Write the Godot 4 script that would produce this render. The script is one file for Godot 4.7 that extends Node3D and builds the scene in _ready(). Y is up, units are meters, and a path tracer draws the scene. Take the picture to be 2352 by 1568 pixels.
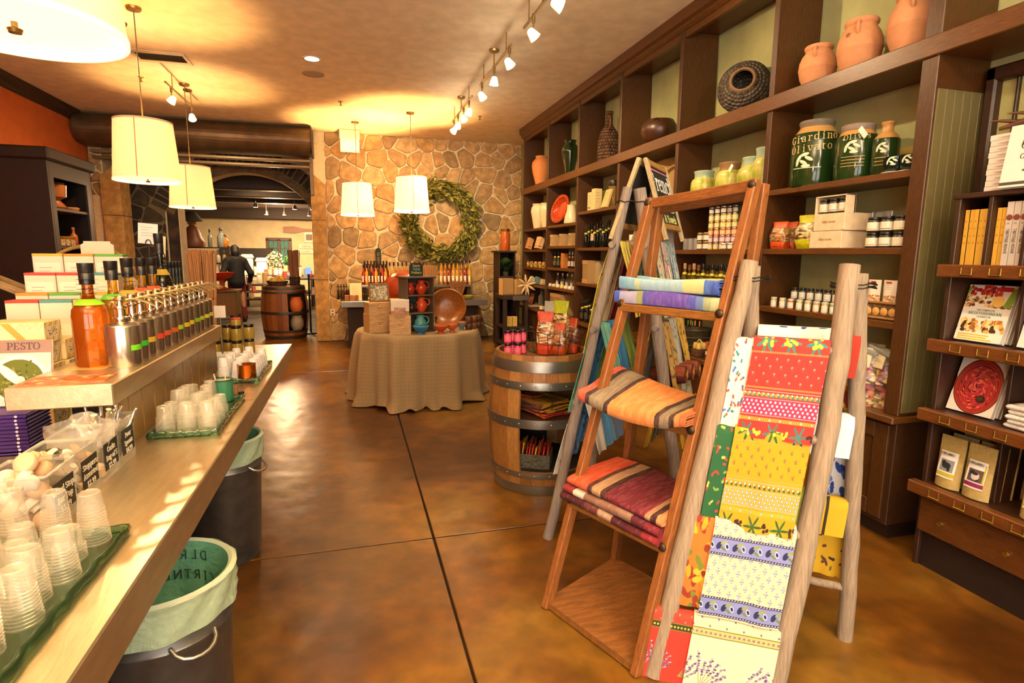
extends Node3D
const EYE:=Vector3(0,1.6,0)
const FPX:=1299.24
var cam_basis:=Basis()
var used:={}
var mats:={}
var grain: ImageTexture
var speck: ImageTexture
var weave: ImageTexture
var weave_n: ImageTexture
var rough_n: ImageTexture
var brush: ImageTexture
var blotch: ImageTexture
var fine: ImageTexture
var soft_grain: ImageTexture
var mottle: ImageTexture
var rng:=RandomNumberGenerator.new()
const ORD:=["first","second","third","fourth","fifth","sixth","seventh","eighth","ninth","tenth","eleventh","twelfth","thirteenth","fourteenth","fifteenth","sixteenth","seventeenth","eighteenth","nineteenth","twentieth"]
func ray(px: float,py: float)->Vector3:
	return cam_basis*V3((px-1176.0)/FPX,-(py-784.0)/FPX,-1.0)
func on_x(px: float,py: float,x: float)->Vector3:
	var d:=ray(px,py)
	return EYE+d*((x-EYE.x)/d.x)
func on_y(px: float,py: float,y: float)->Vector3:
	var d:=ray(px,py)
	return EYE+d*((y-EYE.y)/d.y)
func on_z(px: float,py: float,z: float)->Vector3:
	var d:=ray(px,py)
	return EYE+d*((z-EYE.z)/d.z)
func numbered(n: String)->String:
	if not used.has(n):
		used[n]=0
		return n
	used[n]+=1
	return "%s_%03d"%[n,used[n]]
func tag(o: Node,label: String,category: String,group:="",kind:="")->Node:
	if label: o.set_meta("label",label)
	if category: o.set_meta("category",category)
	if group: o.set_meta("group",group)
	if kind: o.set_meta("kind",kind)
	return o
func thing(called: String,label: String,category: String,at:=Vector3.ZERO,turn:=.0,group:="")->Node3D:
	var o:=Node3D.new()
	o.name=numbered(called)
	add_child(o)
	o.position=at
	o.rotation.y=turn
	tag(o,label,category,group)
	return o
func part(parent: Node,called: String,m,material: Material,label:="")->MeshInstance3D:
	var o:=MeshInstance3D.new()
	o.name=called if parent!=self else numbered(called)
	o.mesh=m.done() if m is Geo else m
	o.material_override=material
	parent.add_child(o,true)
	if label: o.set_meta("label",label)
	return o
func single(called: String,label: String,category: String,m,material: Material,at:=Vector3.ZERO,turn:=.0,group:="")->MeshInstance3D:
	var o:=part(self,called,m,material)
	o.position=at
	o.rotation.y=turn
	tag(o,label,category,group)
	return o
func shell(called: String,m,material: Material,parent: Node=self)->MeshInstance3D:
	var o:=part(parent,called,m,material)
	if parent==self: o.set_meta("kind","structure")
	return o
func again(src: Node3D,at: Vector3,turn: float,label: String,group:="")->Node3D:
	var c: Node3D=src.duplicate()
	var base: String=str(src.name)
	var r:=RegEx.create_from_string("_\\d\\d\\d$")
	c.name=numbered(r.sub(base,""))
	add_child(c)
	c.position=at
	c.rotation.y=turn
	c.set_meta("label",label)
	if group: c.set_meta("group",group)
	return c
class Geo:
	var v:=PackedVector3Array()
	var n:=PackedVector3Array()
	var t:=PackedVector2Array()
	var ix:=PackedInt32Array()
	func vert(p: Vector3,nn: Vector3,uv:=Vector2.ZERO)->int:
		v.append(p); n.append(nn); t.append(uv)
		return v.size()-1
	func tri(a: int,b: int,c: int)->void:
		var fn:=(v[b]-v[a]).cross(v[c]-v[a])
		if fn.dot(n[a]+n[b]+n[c])>.0:
			ix.append_array(PackedInt32Array([a,c,b]))
		else:
			ix.append_array(PackedInt32Array([a,b,c]))
	func quad(a: Vector3,b: Vector3,c: Vector3,d: Vector3,nn: Vector3,u0:=Vector2(0,1),u1:=Vector2(1,1),u2:=Vector2(1,0),u3:=Vector2(0,0))->Geo:
		var i:=vert(a,nn,u0)
		vert(b,nn,u1); vert(c,nn,u2); vert(d,nn,u3)
		tri(i,i+1,i+2); tri(i,i+2,i+3)
		return self
	func box(c: Vector3,s: Vector3,bv:=.0,bs:=Basis())->Geo:
		var h:=s*.5
		var b:=minf(bv,minf(h.x,minf(h.y,h.z))*.9)
		var ax:=[Vector3.RIGHT,Vector3.UP,Vector3.BACK]
		for k in 3:
			for sg in [-1.0,1.0]:
				var nn: Vector3=ax[k]*sg
				var u: Vector3
				var w: Vector3
				if k==0:
					u=Vector3(0,0,-sg); w=Vector3.UP
				elif k==1:
					u=Vector3.RIGHT; w=Vector3(0,0,-sg)
				else:
					u=Vector3(sg,0,0); w=Vector3.UP
				var hu:=absf(h.dot(u))-b
				var hw:=absf(h.dot(w))-b
				var o: Vector3=nn*absf(h.dot(nn))
				quad(c+bs*(o-u*hu-w*hw),c+bs*(o+u*hu-w*hw),c+bs*(o+u*hu+w*hw),c+bs*(o-u*hu+w*hw),bs*nn)
		if b>.0:
			for k in 3:
				var a: Vector3=ax[k]
				var p: Vector3=ax[(k+1)%3]
				var q: Vector3=ax[(k+2)%3]
				var ha:=absf(h.dot(a))-b
				var hp:=absf(h.dot(p))
				var hq:=absf(h.dot(q))
				for sp in [-1.0,1.0]:
					for sq in [-1.0,1.0]:
						var e1: Vector3=p*sp*hp+q*sq*(hq-b)
						var e2: Vector3=p*sp*(hp-b)+q*sq*hq
						quad(c+bs*(e1-a*ha),c+bs*(e1+a*ha),c+bs*(e2+a*ha),c+bs*(e2-a*ha),bs*(p*sp+q*sq).normalized())
			for sx in [-1.0,1.0]:
				for sy in [-1.0,1.0]:
					for sz in [-1.0,1.0]:
						var nn:=(bs*Vector3(sx,sy,sz)).normalized()
						var i:=vert(c+bs*Vector3(sx*h.x,sy*(h.y-b),sz*(h.z-b)),nn)
						vert(c+bs*Vector3(sx*(h.x-b),sy*h.y,sz*(h.z-b)),nn)
						vert(c+bs*Vector3(sx*(h.x-b),sy*(h.y-b),sz*h.z),nn)
						tri(i,i+1,i+2)
		return self
	func slab(a: Vector3,b: Vector3,bv:=.0)->Geo:
		return box((a+b)*.5,(b-a).abs(),bv)
	func lathe(pr: Array,seg:=20,at:=Vector3.ZERO,bs:=Basis(),sx:=1.0,sz:=1.0)->Geo:
		var m:=pr.size()
		var fn:=[]
		for i in m-1:
			var d: Vector2=pr[i+1]-pr[i]
			fn.append(Vector2(d.y,-d.x).normalized() if d.length()>1e-7 else Vector2(1,0))
		var rings:=[]
		var lens:=[.0]
		for i in m-1: lens.append(lens[i]+(pr[i+1]-pr[i]).length())
		for i in m-1:
			var n0: Vector2=fn[i]
			var n1: Vector2=fn[i]
			if i>0 and fn[i-1].dot(fn[i])>.6: n0=(fn[i-1]+fn[i]).normalized()
			if i<m-2 and fn[i+1].dot(fn[i])>.6: n1=(fn[i+1]+fn[i]).normalized()
			rings.append([pr[i],n0,pr[i+1],n1,lens[i]/lens[m-1],lens[i+1]/lens[m-1]])
		for r in rings:
			var base:=v.size()
			for k in seg+1:
				var ang:=TAU*k/seg
				var cs:=cos(ang)
				var sn:=sin(ang)
				vert(at+bs*Vector3(cs*r[0].x*sx,r[0].y,sn*r[0].x*sz),bs*Vector3(cs*r[1].x,r[1].y,sn*r[1].x).normalized(),Vector2(1.0-float(k)/seg,1.0-r[4]))
				vert(at+bs*Vector3(cs*r[2].x*sx,r[2].y,sn*r[2].x*sz),bs*Vector3(cs*r[3].x,r[3].y,sn*r[3].x).normalized(),Vector2(1.0-float(k)/seg,1.0-r[5]))
			for k in seg:
				var i:=base+k*2
				if r[0].x>1e-6: tri(i,i+1,i+2)
				if r[2].x>1e-6: tri(i+1,i+3,i+2)
		return self
	func cyl(a: Vector3,b: Vector3,r0: float,r1:=-1.0,seg:=10)->Geo:
		return tube([a,b],[r0,r0 if r1<.0 else r1],seg)
	func tube(pts: Array,rad,seg:=8,caps:=true)->Geo:
		var m:=pts.size()
		var side:=Vector3.ZERO
		var base0:=v.size()
		var frames:=[]
		for i in m:
			var d: Vector3=(pts[mini(i+1,m-1)]-pts[maxi(i-1,0)]).normalized()
			if side==Vector3.ZERO:
				side=d.cross(Vector3.UP if absf(d.y)<.9 else Vector3.RIGHT).normalized()
			side=(side-d*side.dot(d)).normalized()
			var up:=d.cross(side)
			var r: float=rad[i] if rad is Array else rad
			frames.append([d,side,up,r])
			for k in seg+1:
				var a:=TAU*k/seg
				var nn:=side*cos(a)+up*sin(a)
				vert(pts[i]+nn*r,nn,Vector2(float(k)/seg,float(i)/maxi(m-1,1)))
		for i in m-1:
			for k in seg:
				var p:=base0+i*(seg+1)+k
				var q:=p+seg+1
				tri(p,q,p+1); tri(p+1,q,q+1)
		if caps:
			for e in [0,m-1]:
				var f=frames[e]
				var nn: Vector3=f[0]*(-1.0 if e==0 else 1.0)
				var c:=vert(pts[e],nn)
				for k in seg+1:
					var a:=TAU*k/seg
					vert(pts[e]+(f[1]*cos(a)+f[2]*sin(a))*f[3],nn)
				for k in seg: tri(c,c+1+k,c+2+k)
		return self
	func prism(poly: PackedVector2Array,o: Vector3,px: Vector3,py: Vector3,d: Vector3)->Geo:
		var tr:=Geometry2D.triangulate_polygon(poly)
		var nn:=d.normalized()
		var lo:=Vector2(1e9,1e9)
		var hi:=-lo
		for p in poly:
			lo=lo.min(p); hi=hi.max(p)
		var sz:=hi-lo
		for e in 2:
			var base:=v.size()
			for p in poly:
				var q:=(p-lo)/sz
				vert(o+px*p.x+py*p.y+d*float(e),nn*(1.0 if e else -1.0),Vector2(q.x,1.0-q.y))
			for i in range(0,tr.size(),3): tri(base+tr[i],base+tr[i+1],base+tr[i+2])
		var cw:=Geometry2D.is_polygon_clockwise(poly)
		for i in poly.size():
			var a:=poly[i]
			var b:=poly[(i+1)%poly.size()]
			var e:=b-a
			var out:=Vector2(e.y,-e.x)*(-1.0 if cw else 1.0)
			var on:=(px*out.x+py*out.y).normalized()
			var A:=o+px*a.x+py*a.y
			var B:=o+px*b.x+py*b.y
			quad(A,B,B+d,A+d,on)
		return self
	func grid(nx: int,ny: int,f: Callable,th:=.0,flip:=false)->Geo:
		var ps:=[]
		for j in ny+1:
			for i in nx+1: ps.append(f.call(float(i)/nx,float(j)/ny))
		var ns:=[]
		for j in ny+1:
			for i in nx+1:
				var du: Vector3=ps[j*(nx+1)+mini(i+1,nx)]-ps[j*(nx+1)+maxi(i-1,0)]
				var dv: Vector3=ps[mini(j+1,ny)*(nx+1)+i]-ps[maxi(j-1,0)*(nx+1)+i]
				var nn:=du.cross(dv).normalized()*(-1.0 if flip else 1.0)
				ns.append(nn if nn!=Vector3.ZERO else Vector3.UP)
		for sd in ([0,1] if th>.0 else [0]):
			var base:=v.size()
			for j in ny+1:
				for i in nx+1:
					var k:=j*(nx+1)+i
					vert(ps[k]-ns[k]*th*sd,ns[k]*(1.0-2.0*sd),Vector2(float(i)/nx,float(j)/ny))
			for j in ny:
				for i in nx:
					var a:=base+j*(nx+1)+i
					tri(a,a+1,a+nx+2); tri(a,a+nx+2,a+nx+1)
		if th>.0:
			var rim:=[]
			for i in nx+1: rim.append(i)
			for j in range(1,ny+1): rim.append(j*(nx+1)+nx)
			for i in range(nx-1,-1,-1): rim.append(ny*(nx+1)+i)
			for j in range(ny-1,-1,-1): rim.append(j*(nx+1))
			for k in rim.size()-1:
				var A: Vector3=ps[rim[k]]
				var B: Vector3=ps[rim[k+1]]
				var nn: Vector3=ns[rim[k]]
				var out:=(B-A).cross(nn).normalized()
				if (B-A).length()<1e-6: continue
				var uv:=Vector2(float(rim[k]%(nx+1))/nx,float(rim[k]/(nx+1))/ny)
				quad(A,B,B-ns[rim[k+1]]*th,A-nn*th,out,uv,uv,uv,uv)
		return self
	func add(g: Geo,xf: Transform3D)->Geo:
		var base:=v.size()
		for i in g.v.size():
			v.append(xf*g.v[i]); n.append((xf.basis*g.n[i]).normalized()); t.append(g.t[i])
		for i in g.ix: ix.append(base+i)
		return self
	func done()->ArrayMesh:
		var a:=[]
		a.resize(Mesh.ARRAY_MAX)
		a[Mesh.ARRAY_VERTEX]=v
		a[Mesh.ARRAY_NORMAL]=n
		a[Mesh.ARRAY_TEX_UV]=t
		a[Mesh.ARRAY_INDEX]=ix
		var m:=ArrayMesh.new()
		m.add_surface_from_arrays(Mesh.PRIMITIVE_TRIANGLES,a)
		return m
func bez(a: Vector3,b: Vector3,c: Vector3,d: Vector3,k: int)->Array:
	var r:=[]
	for i in k+1: r.append(a.bezier_interpolate(b,c,d,float(i)/k))
	return r
func prof(pairs: Array)->Array:
	var r:=[]
	for i in range(0,pairs.size(),2): r.append(Vector2(pairs[i],pairs[i+1]))
	return r
func aim(d: Vector3,up:=Vector3.UP)->Basis:
	var y:=d.normalized()
	var x:=y.cross(up if absf(y.dot(up))<.95 else Vector3.FORWARD).normalized()
	return Basis(x,y,x.cross(y))
func noise(freq: float,oct:=4,sd:=1,type:=FastNoiseLite.TYPE_SIMPLEX_SMOOTH)->FastNoiseLite:
	var n:=FastNoiseLite.new()
	n.seed=sd
	n.noise_type=type
	n.frequency=freq
	n.fractal_octaves=oct
	return n
func noise_tex(w: int,f: float,oct: int,sd: int,lo: float,hi: float,gain:=1.0)->ImageTexture:
	var src:=noise(f,oct,sd).get_seamless_image(w,w)
	src.convert(Image.FORMAT_L8)
	var im:=Image.create(w,w,false,Image.FORMAT_RGB8)
	for y in w:
		for x in w:
			var k:=clampf((src.get_pixel(x,y).r-.5)*gain+.5,0,1)
			var s:=lerpf(lo,hi,k)
			im.set_pixel(x,y,Color(s,s,s))
	return ImageTexture.create_from_image(im)
func normal_tex(w: int,f: float,oct: int,sd: int,k: float)->ImageTexture:
	var src:=noise(f,oct,sd).get_seamless_image(w,w)
	src.convert(Image.FORMAT_RGBA8)
	src.bump_map_to_normal_map(k)
	return ImageTexture.create_from_image(src)
func make_textures()->void:
	var w:=256
	var a:=noise(.012,3,3).get_seamless_image(w,w)
	var b:=noise(.06,3,4).get_seamless_image(w,w)
	var im:=Image.create(w,w,false,Image.FORMAT_RGB8)
	for y in w:
		for x in w:
			var g:=a.get_pixel(x,y).r*9.0
			var ring:=absf(fmod(g,1.0)-.5)*2.0
			var s:=clampf(.70+.13*ring+.30*(b.get_pixel(x,y).r-.3),0,1)
			im.set_pixel(x,y,Color(s,s,s))
	grain=ImageTexture.create_from_image(im)
	speck=noise_tex(256,.09,4,9,.6,1.0,1.6)
	blotch=noise_tex(512,.006,6,21,.35,1.0,1.7)
	soft_grain=noise_tex(256,.025,4,27,.76,1.0,1.4)
	fine=noise_tex(256,.02,4,22,.93,1.0,1.3)
	mottle=noise_tex(256,.02,5,23,.78,1.0,1.3)
	rough_n=normal_tex(256,.05,5,12,4.0)
	brush=noise_tex(256,.2,3,30,.8,1.0,1.3)
	var wv:=Image.create(64,64,false,Image.FORMAT_RGBA8)
	var wh:=Image.create(64,64,false,Image.FORMAT_RGBA8)
	var r2:=RandomNumberGenerator.new()
	r2.seed=5
	var row:=[]
	var col:=[]
	for i in 16:
		row.append(r2.randf_range(.78,1.0)); col.append(r2.randf_range(.78,1.0))
	for y in 64:
		for x in 64:
			var over:=((x/4)+(y/4))%2==0
			var s: float=(row[y/4] if over else col[x/4])-(.15 if (x%4==0 or y%4==0) else .0)
			wv.set_pixel(x,y,Color(s,s,s))
			var hh:=.5+.4*(sin((y%4+.5)/4.0*PI) if over else sin((x%4+.5)/4.0*PI))
			wh.set_pixel(x,y,Color(hh,hh,hh))
	weave=ImageTexture.create_from_image(wv)
	wh.bump_map_to_normal_map(6.0)
	weave_n=ImageTexture.create_from_image(wh)
func mat(c: Color,rough:=.7,metal:=.0)->StandardMaterial3D:
	var key:="%s %.2f %.2f"%[c.to_html(),rough,metal]
	if not mats.has(key):
		var m:=StandardMaterial3D.new()
		m.albedo_color=c
		m.roughness=rough
		m.metallic=metal
		mats[key]=m
	return mats[key]
func hexm(h: String,rough:=.7,metal:=.0)->StandardMaterial3D:
	return mat(Color(h),rough,metal)
func textured(key: String,c: Color,tex: Texture2D,scale: Vector3,rough:=.6,metal:=.0,nrm: Texture2D=null,nk:=.5,world:=false)->StandardMaterial3D:
	if mats.has(key): return mats[key]
	var m:=StandardMaterial3D.new()
	m.albedo_color=c
	m.albedo_texture=tex
	m.uv1_triplanar=true
	m.uv1_world_triplanar=world
	m.uv1_scale=scale
	m.roughness=rough
	m.metallic=metal
	if nrm:
		m.normal_enabled=true
		m.normal_texture=nrm
		m.normal_scale=nk
	mats[key]=m
	return m
func wood(h: String,axis:="y",rough:=.5,fine:=1.0)->StandardMaterial3D:
	var s:=V3(7,7,7)*fine
	if axis=="x": s.x=.7*fine
	elif axis=="y": s.y=.7*fine
	else: s.z=.7*fine
	return textured("wood %s %s %.2f %.2f"%[h,axis,rough,fine],Color(h),grain,s,rough)
func glass(c: Color,alpha:=.12,rough:=.03)->StandardMaterial3D:
	var key:="glass %s %.2f %.2f"%[c.to_html(),alpha,rough]
	if not mats.has(key):
		var m:=StandardMaterial3D.new()
		m.transparency=BaseMaterial3D.TRANSPARENCY_ALPHA
		m.albedo_color=Color(c.r,c.g,c.b,alpha)
		m.roughness=rough
		m.metallic_specular=.6
		mats[key]=m
	return mats[key]
func glow(h: String,energy: float,base:="")->StandardMaterial3D:
	var key:="glow %s %.2f"%[h,energy]
	if not mats.has(key):
		var m:=StandardMaterial3D.new()
		m.albedo_color=Color(base if base else h)
		m.roughness=.6
		m.emission_enabled=true
		m.emission=Color(h)
		m.emission_energy_multiplier=energy
		mats[key]=m
	return mats[key]
var sheets:=[]
var sheet_x:=0
var sheet_y:=0
var sheet_row:=0
func pict(key: String,im: Image,rough:=.5,alone:=false)->StandardMaterial3D:
	if mats.has(key): return mats[key]
	var m:=StandardMaterial3D.new()
	m.roughness=rough
	mats[key]=m
	var w:=im.get_width()
	var h:=im.get_height()
	if alone:
		m.albedo_texture=ImageTexture.create_from_image(im)
		return m
	var wraps:=sheet_x+w+2>1024
	if sheets.is_empty() or (wraps and sheet_y+sheet_row+h+4>1024) or sheet_y+h+2>1024:
		sheets.append([Image.create(1024,1024,false,Image.FORMAT_RGB8),[]])
		sheet_x=1; sheet_y=1; sheet_row=0
	elif wraps:
		sheet_x=1
		sheet_y+=sheet_row+2
		sheet_row=0
	im.convert(Image.FORMAT_RGB8)
	var sh: Image=sheets[-1][0]
	sh.blit_rect(im,Rect2i(0,0,w,h),Vector2i(sheet_x,sheet_y))
	m.uv1_scale=V3((w-1.0)/1024.0,(h-1.0)/1024.0,1)
	m.uv1_offset=V3((sheet_x+.5)/1024.0,(sheet_y+.5)/1024.0,0)
	sheets[-1][1].append(m)
	sheet_x+=w+2
	sheet_row=maxi(sheet_row,h)
	return m
func finish_sheets()->void:
	for s in sheets:
		var t:=ImageTexture.create_from_image(s[0])
		for m in s[1]: m.albedo_texture=t
func letters(parent: Node,text: String,size: float,at: Vector3,bs: Basis,m: Material,font:="Droid Sans",called:="lettering",bend:=.0)->MeshInstance3D:
	var tm:=TextMesh.new()
	var f:=SystemFont.new()
	f.font_names=PackedStringArray([font])
	tm.font=f
	tm.text=text
	tm.font_size=32
	tm.pixel_size=size/32.0
	tm.depth=.0015
	tm.curve_step=2.0
	var o:=MeshInstance3D.new()
	o.name=called
	o.mesh=tm
	o.material_override=m
	o.transform=Transform3D(bs,at)
	parent.add_child(o,true)
	return o
#  the scene
func _ready()->void:
	rng.seed=7
	var cam:=Camera3D.new()
	cam.name="camera"
	add_child(cam)
	cam_basis=Basis(Vector3.UP,deg_to_rad(-15.733))*Basis(Vector3.RIGHT,deg_to_rad(-8.692))*Basis(Vector3.BACK,deg_to_rad(.530))
	cam.transform=Transform3D(cam_basis,EYE)
	cam.fov=rad_to_deg(2.0*atan(784.0/FPX))
	cam.near=.05
	cam.far=60.0
	cam.current=true
	var we:=WorldEnvironment.new()
	we.name="environment"
	var env:=Environment.new()
	env.background_mode=Environment.BG_SKY
	var sky:=Sky.new()
	var sm:=ProceduralSkyMaterial.new()
	sm.sky_top_color=Color(.42,.6,.86)
	sm.sky_horizon_color=Color(.83,.88,.92)
	sm.ground_bottom_color=Color(.35,.33,.3)
	sm.ground_horizon_color=Color(.6,.6,.58)
	sky.sky_material=sm
	env.sky=sky
	env.background_energy_multiplier=1.0
	env.tonemap_mode=Environment.TONE_MAPPER_LINEAR
	env.tonemap_exposure=2.0
	env.sdfgi_enabled=true
	env.ssao_enabled=true
	env.ssil_enabled=true
	we.environment=env
	add_child(we)
	for wx in [-1.6,1.2]:
		area_light("added_daylight_fill",V3(wx,1.75,2.7),V3(0,.3,-1),Vector2(2.2,2.2),Color(1.0,.96,.9),DAY_FILL)  # added soft fill at the unseen rear windows, tilted up towards the ceiling
	make_textures()
	build_shell()
	build_lamps()
	build_bookcase()
	build_rest()
	finish_sheets()
const DAY_FILL:=5.5
func build_rest()->void:
	build_shelf_goods()
	build_book_unit()
	build_ladders()
	build_middle()
	build_counter()
	build_far()
func area_light(called: String,at: Vector3,towards: Vector3,size: Vector2,c: Color,e: float)->void:
	var l:=AreaLight3D.new()
	l.name=called
	l.area_size=size
	l.light_color=c
	l.light_energy=e
	l.area_range=30.0
	l.shadow_enabled=true
	add_child(l,true)
	l.transform=Transform3D(Basis.looking_at(towards.normalized(),Vector3.UP if absf(towards.normalized().y)<.95 else Vector3.FORWARD),at)
func omni(called: String,at: Vector3,c: Color,e: float,r:=.05,parent: Node=self)->void:
	var l:=OmniLight3D.new()
	l.name=called
	l.light_color=c
	l.light_energy=e
	l.omni_range=20.0
	l.omni_attenuation=2.0
	l.light_size=r
	l.shadow_enabled=true
	parent.add_child(l,true)
	l.position=at
func spot(called: String,at: Vector3,to: Vector3,c: Color,e: float,ang:=35.0,r:=.03,parent: Node=self)->void:
	var l:=SpotLight3D.new()
	l.name=called
	l.light_color=c
	l.light_energy=e
	l.spot_range=20.0
	l.spot_attenuation=2.0
	l.spot_angle=ang
	l.spot_angle_attenuation=1.0
	l.light_size=r
	l.shadow_enabled=true
	parent.add_child(l,true)
	var d:=(to-at).normalized()
	l.transform=Transform3D(Basis.looking_at(d,Vector3.UP if absf(d.y)<.95 else Vector3.FORWARD),at)
#  room shell
const CEIL:=3.7
const BACK:=-10.87
const LEFT:=-4.0
const RIGHT:=3.22
const REAR:=3.0
func clip_poly(poly: PackedVector2Array,p: Vector2,nn: Vector2)->PackedVector2Array:
	var r:=PackedVector2Array()
	for i in poly.size():
		var a:=poly[i]
		var b:=poly[(i+1)%poly.size()]
		var da:=(a-p).dot(nn)
		var db:=(b-p).dot(nn)
		if da<=.0: r.append(a)
		if (da<.0)!=(db<.0) and absf(da-db)>1e-9: r.append(a.lerp(b,da/(da-db)))
	return r
func stones(parent: Node,x0: float,x1: float,y0: float,y1: float,z: float,cell: Vector2,joint: float,palette: Array,sd: int,test: Callable)->int:
	var r:=RandomNumberGenerator.new()
	r.seed=sd
	var pts:=[]
	var rows:=int((y1-y0)/cell.y)+1
	for j in rows+2:
		var x:=x0-cell.x*r.randf_range(.2,1.0)
		while x<x1+cell.x:
			pts.append(Vector2(x,y0+(j-.5)*cell.y+r.randf_range(-.38,.38)*cell.y))
			x+=cell.x*r.randf_range(.55,1.4)
	var count:=0
	for i in pts.size():
		var c: Vector2=pts[i]
		if c.x<x0-.2 or c.x>x1+.2 or c.y<y0-.2 or c.y>y1+.2: continue
		var poly:=PackedVector2Array([Vector2(x0,y0),Vector2(x1,y0),Vector2(x1,y1),Vector2(x0,y1)])
		for k in pts.size():
			if k==i: continue
			var d: Vector2=pts[k]-c
			if d.length()>cell.x*3.2: continue
			var wob:=r.randf_range(.46,.54)
			poly=clip_poly(poly,c+d*wob-d.normalized()*joint*.5,d.normalized())
			if poly.size()<3: break
		if poly.size()<3: continue
		var cc:=Vector2.ZERO
		for p in poly: cc+=p
		cc /= poly.size()
		if not test.call(cc): continue
		var rp:=PackedVector2Array()
		for q in poly.size():
			var a:=poly[q]
			var b:=poly[(q+1)%poly.size()]
			if a.distance_to(b)<.012: continue
			rp.append(a.lerp(b,.16)); rp.append(a.lerp(b,.84))
		if rp.size()<4: continue
		var g:=G()
		var th:=r.randf_range(.018,.04)
		var tilt:=Vector2(r.randf_range(-.03,.03),r.randf_range(-.03,.03))
		var top:=[]
		var low:=[]
		for p in rp:
			var q:=cc+(p-cc)*(1.0-.014/maxf((p-cc).length(),.03))
			top.append(V3(q.x,q.y,z+th+tilt.dot(q-cc)))
			low.append(V3(p.x,p.y,z+th*.45))
		var nn:=V3(-tilt.x,-tilt.y,1).normalized()
		var ci:=g.vert(V3(cc.x,cc.y,z+th+r.randf_range(.0,.006)),nn)
		for p in top: g.vert(p,nn)
		for q in top.size(): g.tri(ci,ci+1+q,ci+1+(q+1)%top.size())
		for q in top.size():
			var q2:=(q+1)%top.size()
			var out:=V3(low[q].x+low[q2].x-2.0*cc.x,low[q].y+low[q2].y-2.0*cc.y,0).normalized()
			g.quad(low[q],low[q2],top[q2],top[q],(out+V3(0,0,.8)).normalized())
			g.quad(V3(low[q].x,low[q].y,z-.01),V3(low[q2].x,low[q2].y,z-.01),low[q2],low[q],out)
		part(parent,"stone",g,palette[r.randi()%palette.size()])
		count+=1
	return count
func build_shell()->void:
	var plaster:=textured("ceiling_paint",Color(.93,.84,.68),fine,V3(.9,.9,.9),.9,.0,null,.0,true)
	var stain:=StandardMaterial3D.new()
	stain.albedo_texture=stain_tex()
	stain.uv1_triplanar=true
	stain.uv1_world_triplanar=true
	stain.uv1_scale=V3(.22,.22,.22)
	stain.roughness=.3
	stain.metallic_specular=.55
	stain.normal_enabled=true
	stain.normal_texture=rough_n
	stain.normal_scale=.07
	var fl:=thing("floor","","")
	fl.set_meta("kind","structure")
	part(fl,"joint_bed",G().slab(V3(LEFT-.3,-.25,BACK-.6),V3(RIGHT+.3,-.02,REAR+.3)),hexm("241708",.9))
	var xs:=[LEFT-.3,.4,RIGHT+.3]
	var zs:=[BACK-.6,-8.0,-3.03,1.0,REAR+.3]
	for i in 2:
		for j in 4:
			var gx:=.006
			part(fl,"slab",G().slab(V3(xs[i]+gx,-.02,zs[j]+gx),V3(xs[i+1]-gx,.0,zs[j+1]-gx),.003),stain)
	shell("ceiling",G().slab(V3(LEFT-.3,CEIL,BACK-1.6),V3(RIGHT+.3,CEIL+.2,REAR+.3)),plaster)
	var orange:=textured("orange_paint",Color(.74,.36,.12),fine,V3(.8,.8,.8),.85,.0,null,.0,true)
	var wl:=shell("wall_left",G().slab(V3(LEFT-.2,0,BACK),V3(LEFT,CEIL,REAR)),orange)
	var green:=textured("green_paint",Color(.66,.66,.44),fine,V3(.8,.8,.8),.85,.0,null,.0,true)
	shell("wall_right",G().slab(V3(RIGHT,0,BACK-.2),V3(RIGHT+.2,CEIL,REAR)),green)
	var dark:=wood("3a2413","z",.5)
	shell("trim_1",G().prism(PackedVector2Array([Vector2(0,0),Vector2(.03,0),Vector2(.05,.06),Vector2(.1,.1),Vector2(.12,.15),Vector2(0,.15)]),V3(LEFT,CEIL-.15,REAR),Vector3.RIGHT,Vector3.UP,V3(0,0,BACK+.45-REAR)),dark)
	shell("baseboard_left",G().slab(V3(LEFT,0,BACK),V3(LEFT+.015,.12,REAR),.004),dark)
	var rear:=G()
	rear.slab(V3(LEFT-.2,0,REAR),V3(RIGHT+.2,.6,REAR+.2))
	rear.slab(V3(LEFT-.2,2.9,REAR),V3(RIGHT+.2,CEIL,REAR+.2))
	for s in [[LEFT-.2,-2.8],[-.4,.0],[2.4,RIGHT+.2]]:
		rear.slab(V3(s[0],.6,REAR),V3(s[1],2.9,REAR+.2))
	shell("wall_rear",rear,plaster)
	var wi:=1
	for s in [[-2.8,-.4],[.0,2.4]]:
		var fr:=G()
		for e in [s[0]+.03,(s[0]+s[1])*.5,s[1]-.03]: fr.box(V3(e,1.75,REAR+.1),V3(.06,2.3,.08),.005)
		for e in [.63,2.87]: fr.box(V3((s[0]+s[1])*.5,e,REAR+.1),V3(s[1]-s[0],.06,.08),.005)
		var w:=shell("window_%d"%wi,fr,dark)
		part(w,"pane",G().box(V3((s[0]+s[1])*.5,1.75,REAR+.1),V3(s[1]-s[0]-.1,2.2,.008)),glass(Color(.9,.95,.95),.06))
		wi+=1
	build_back_wall(plaster)
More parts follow.
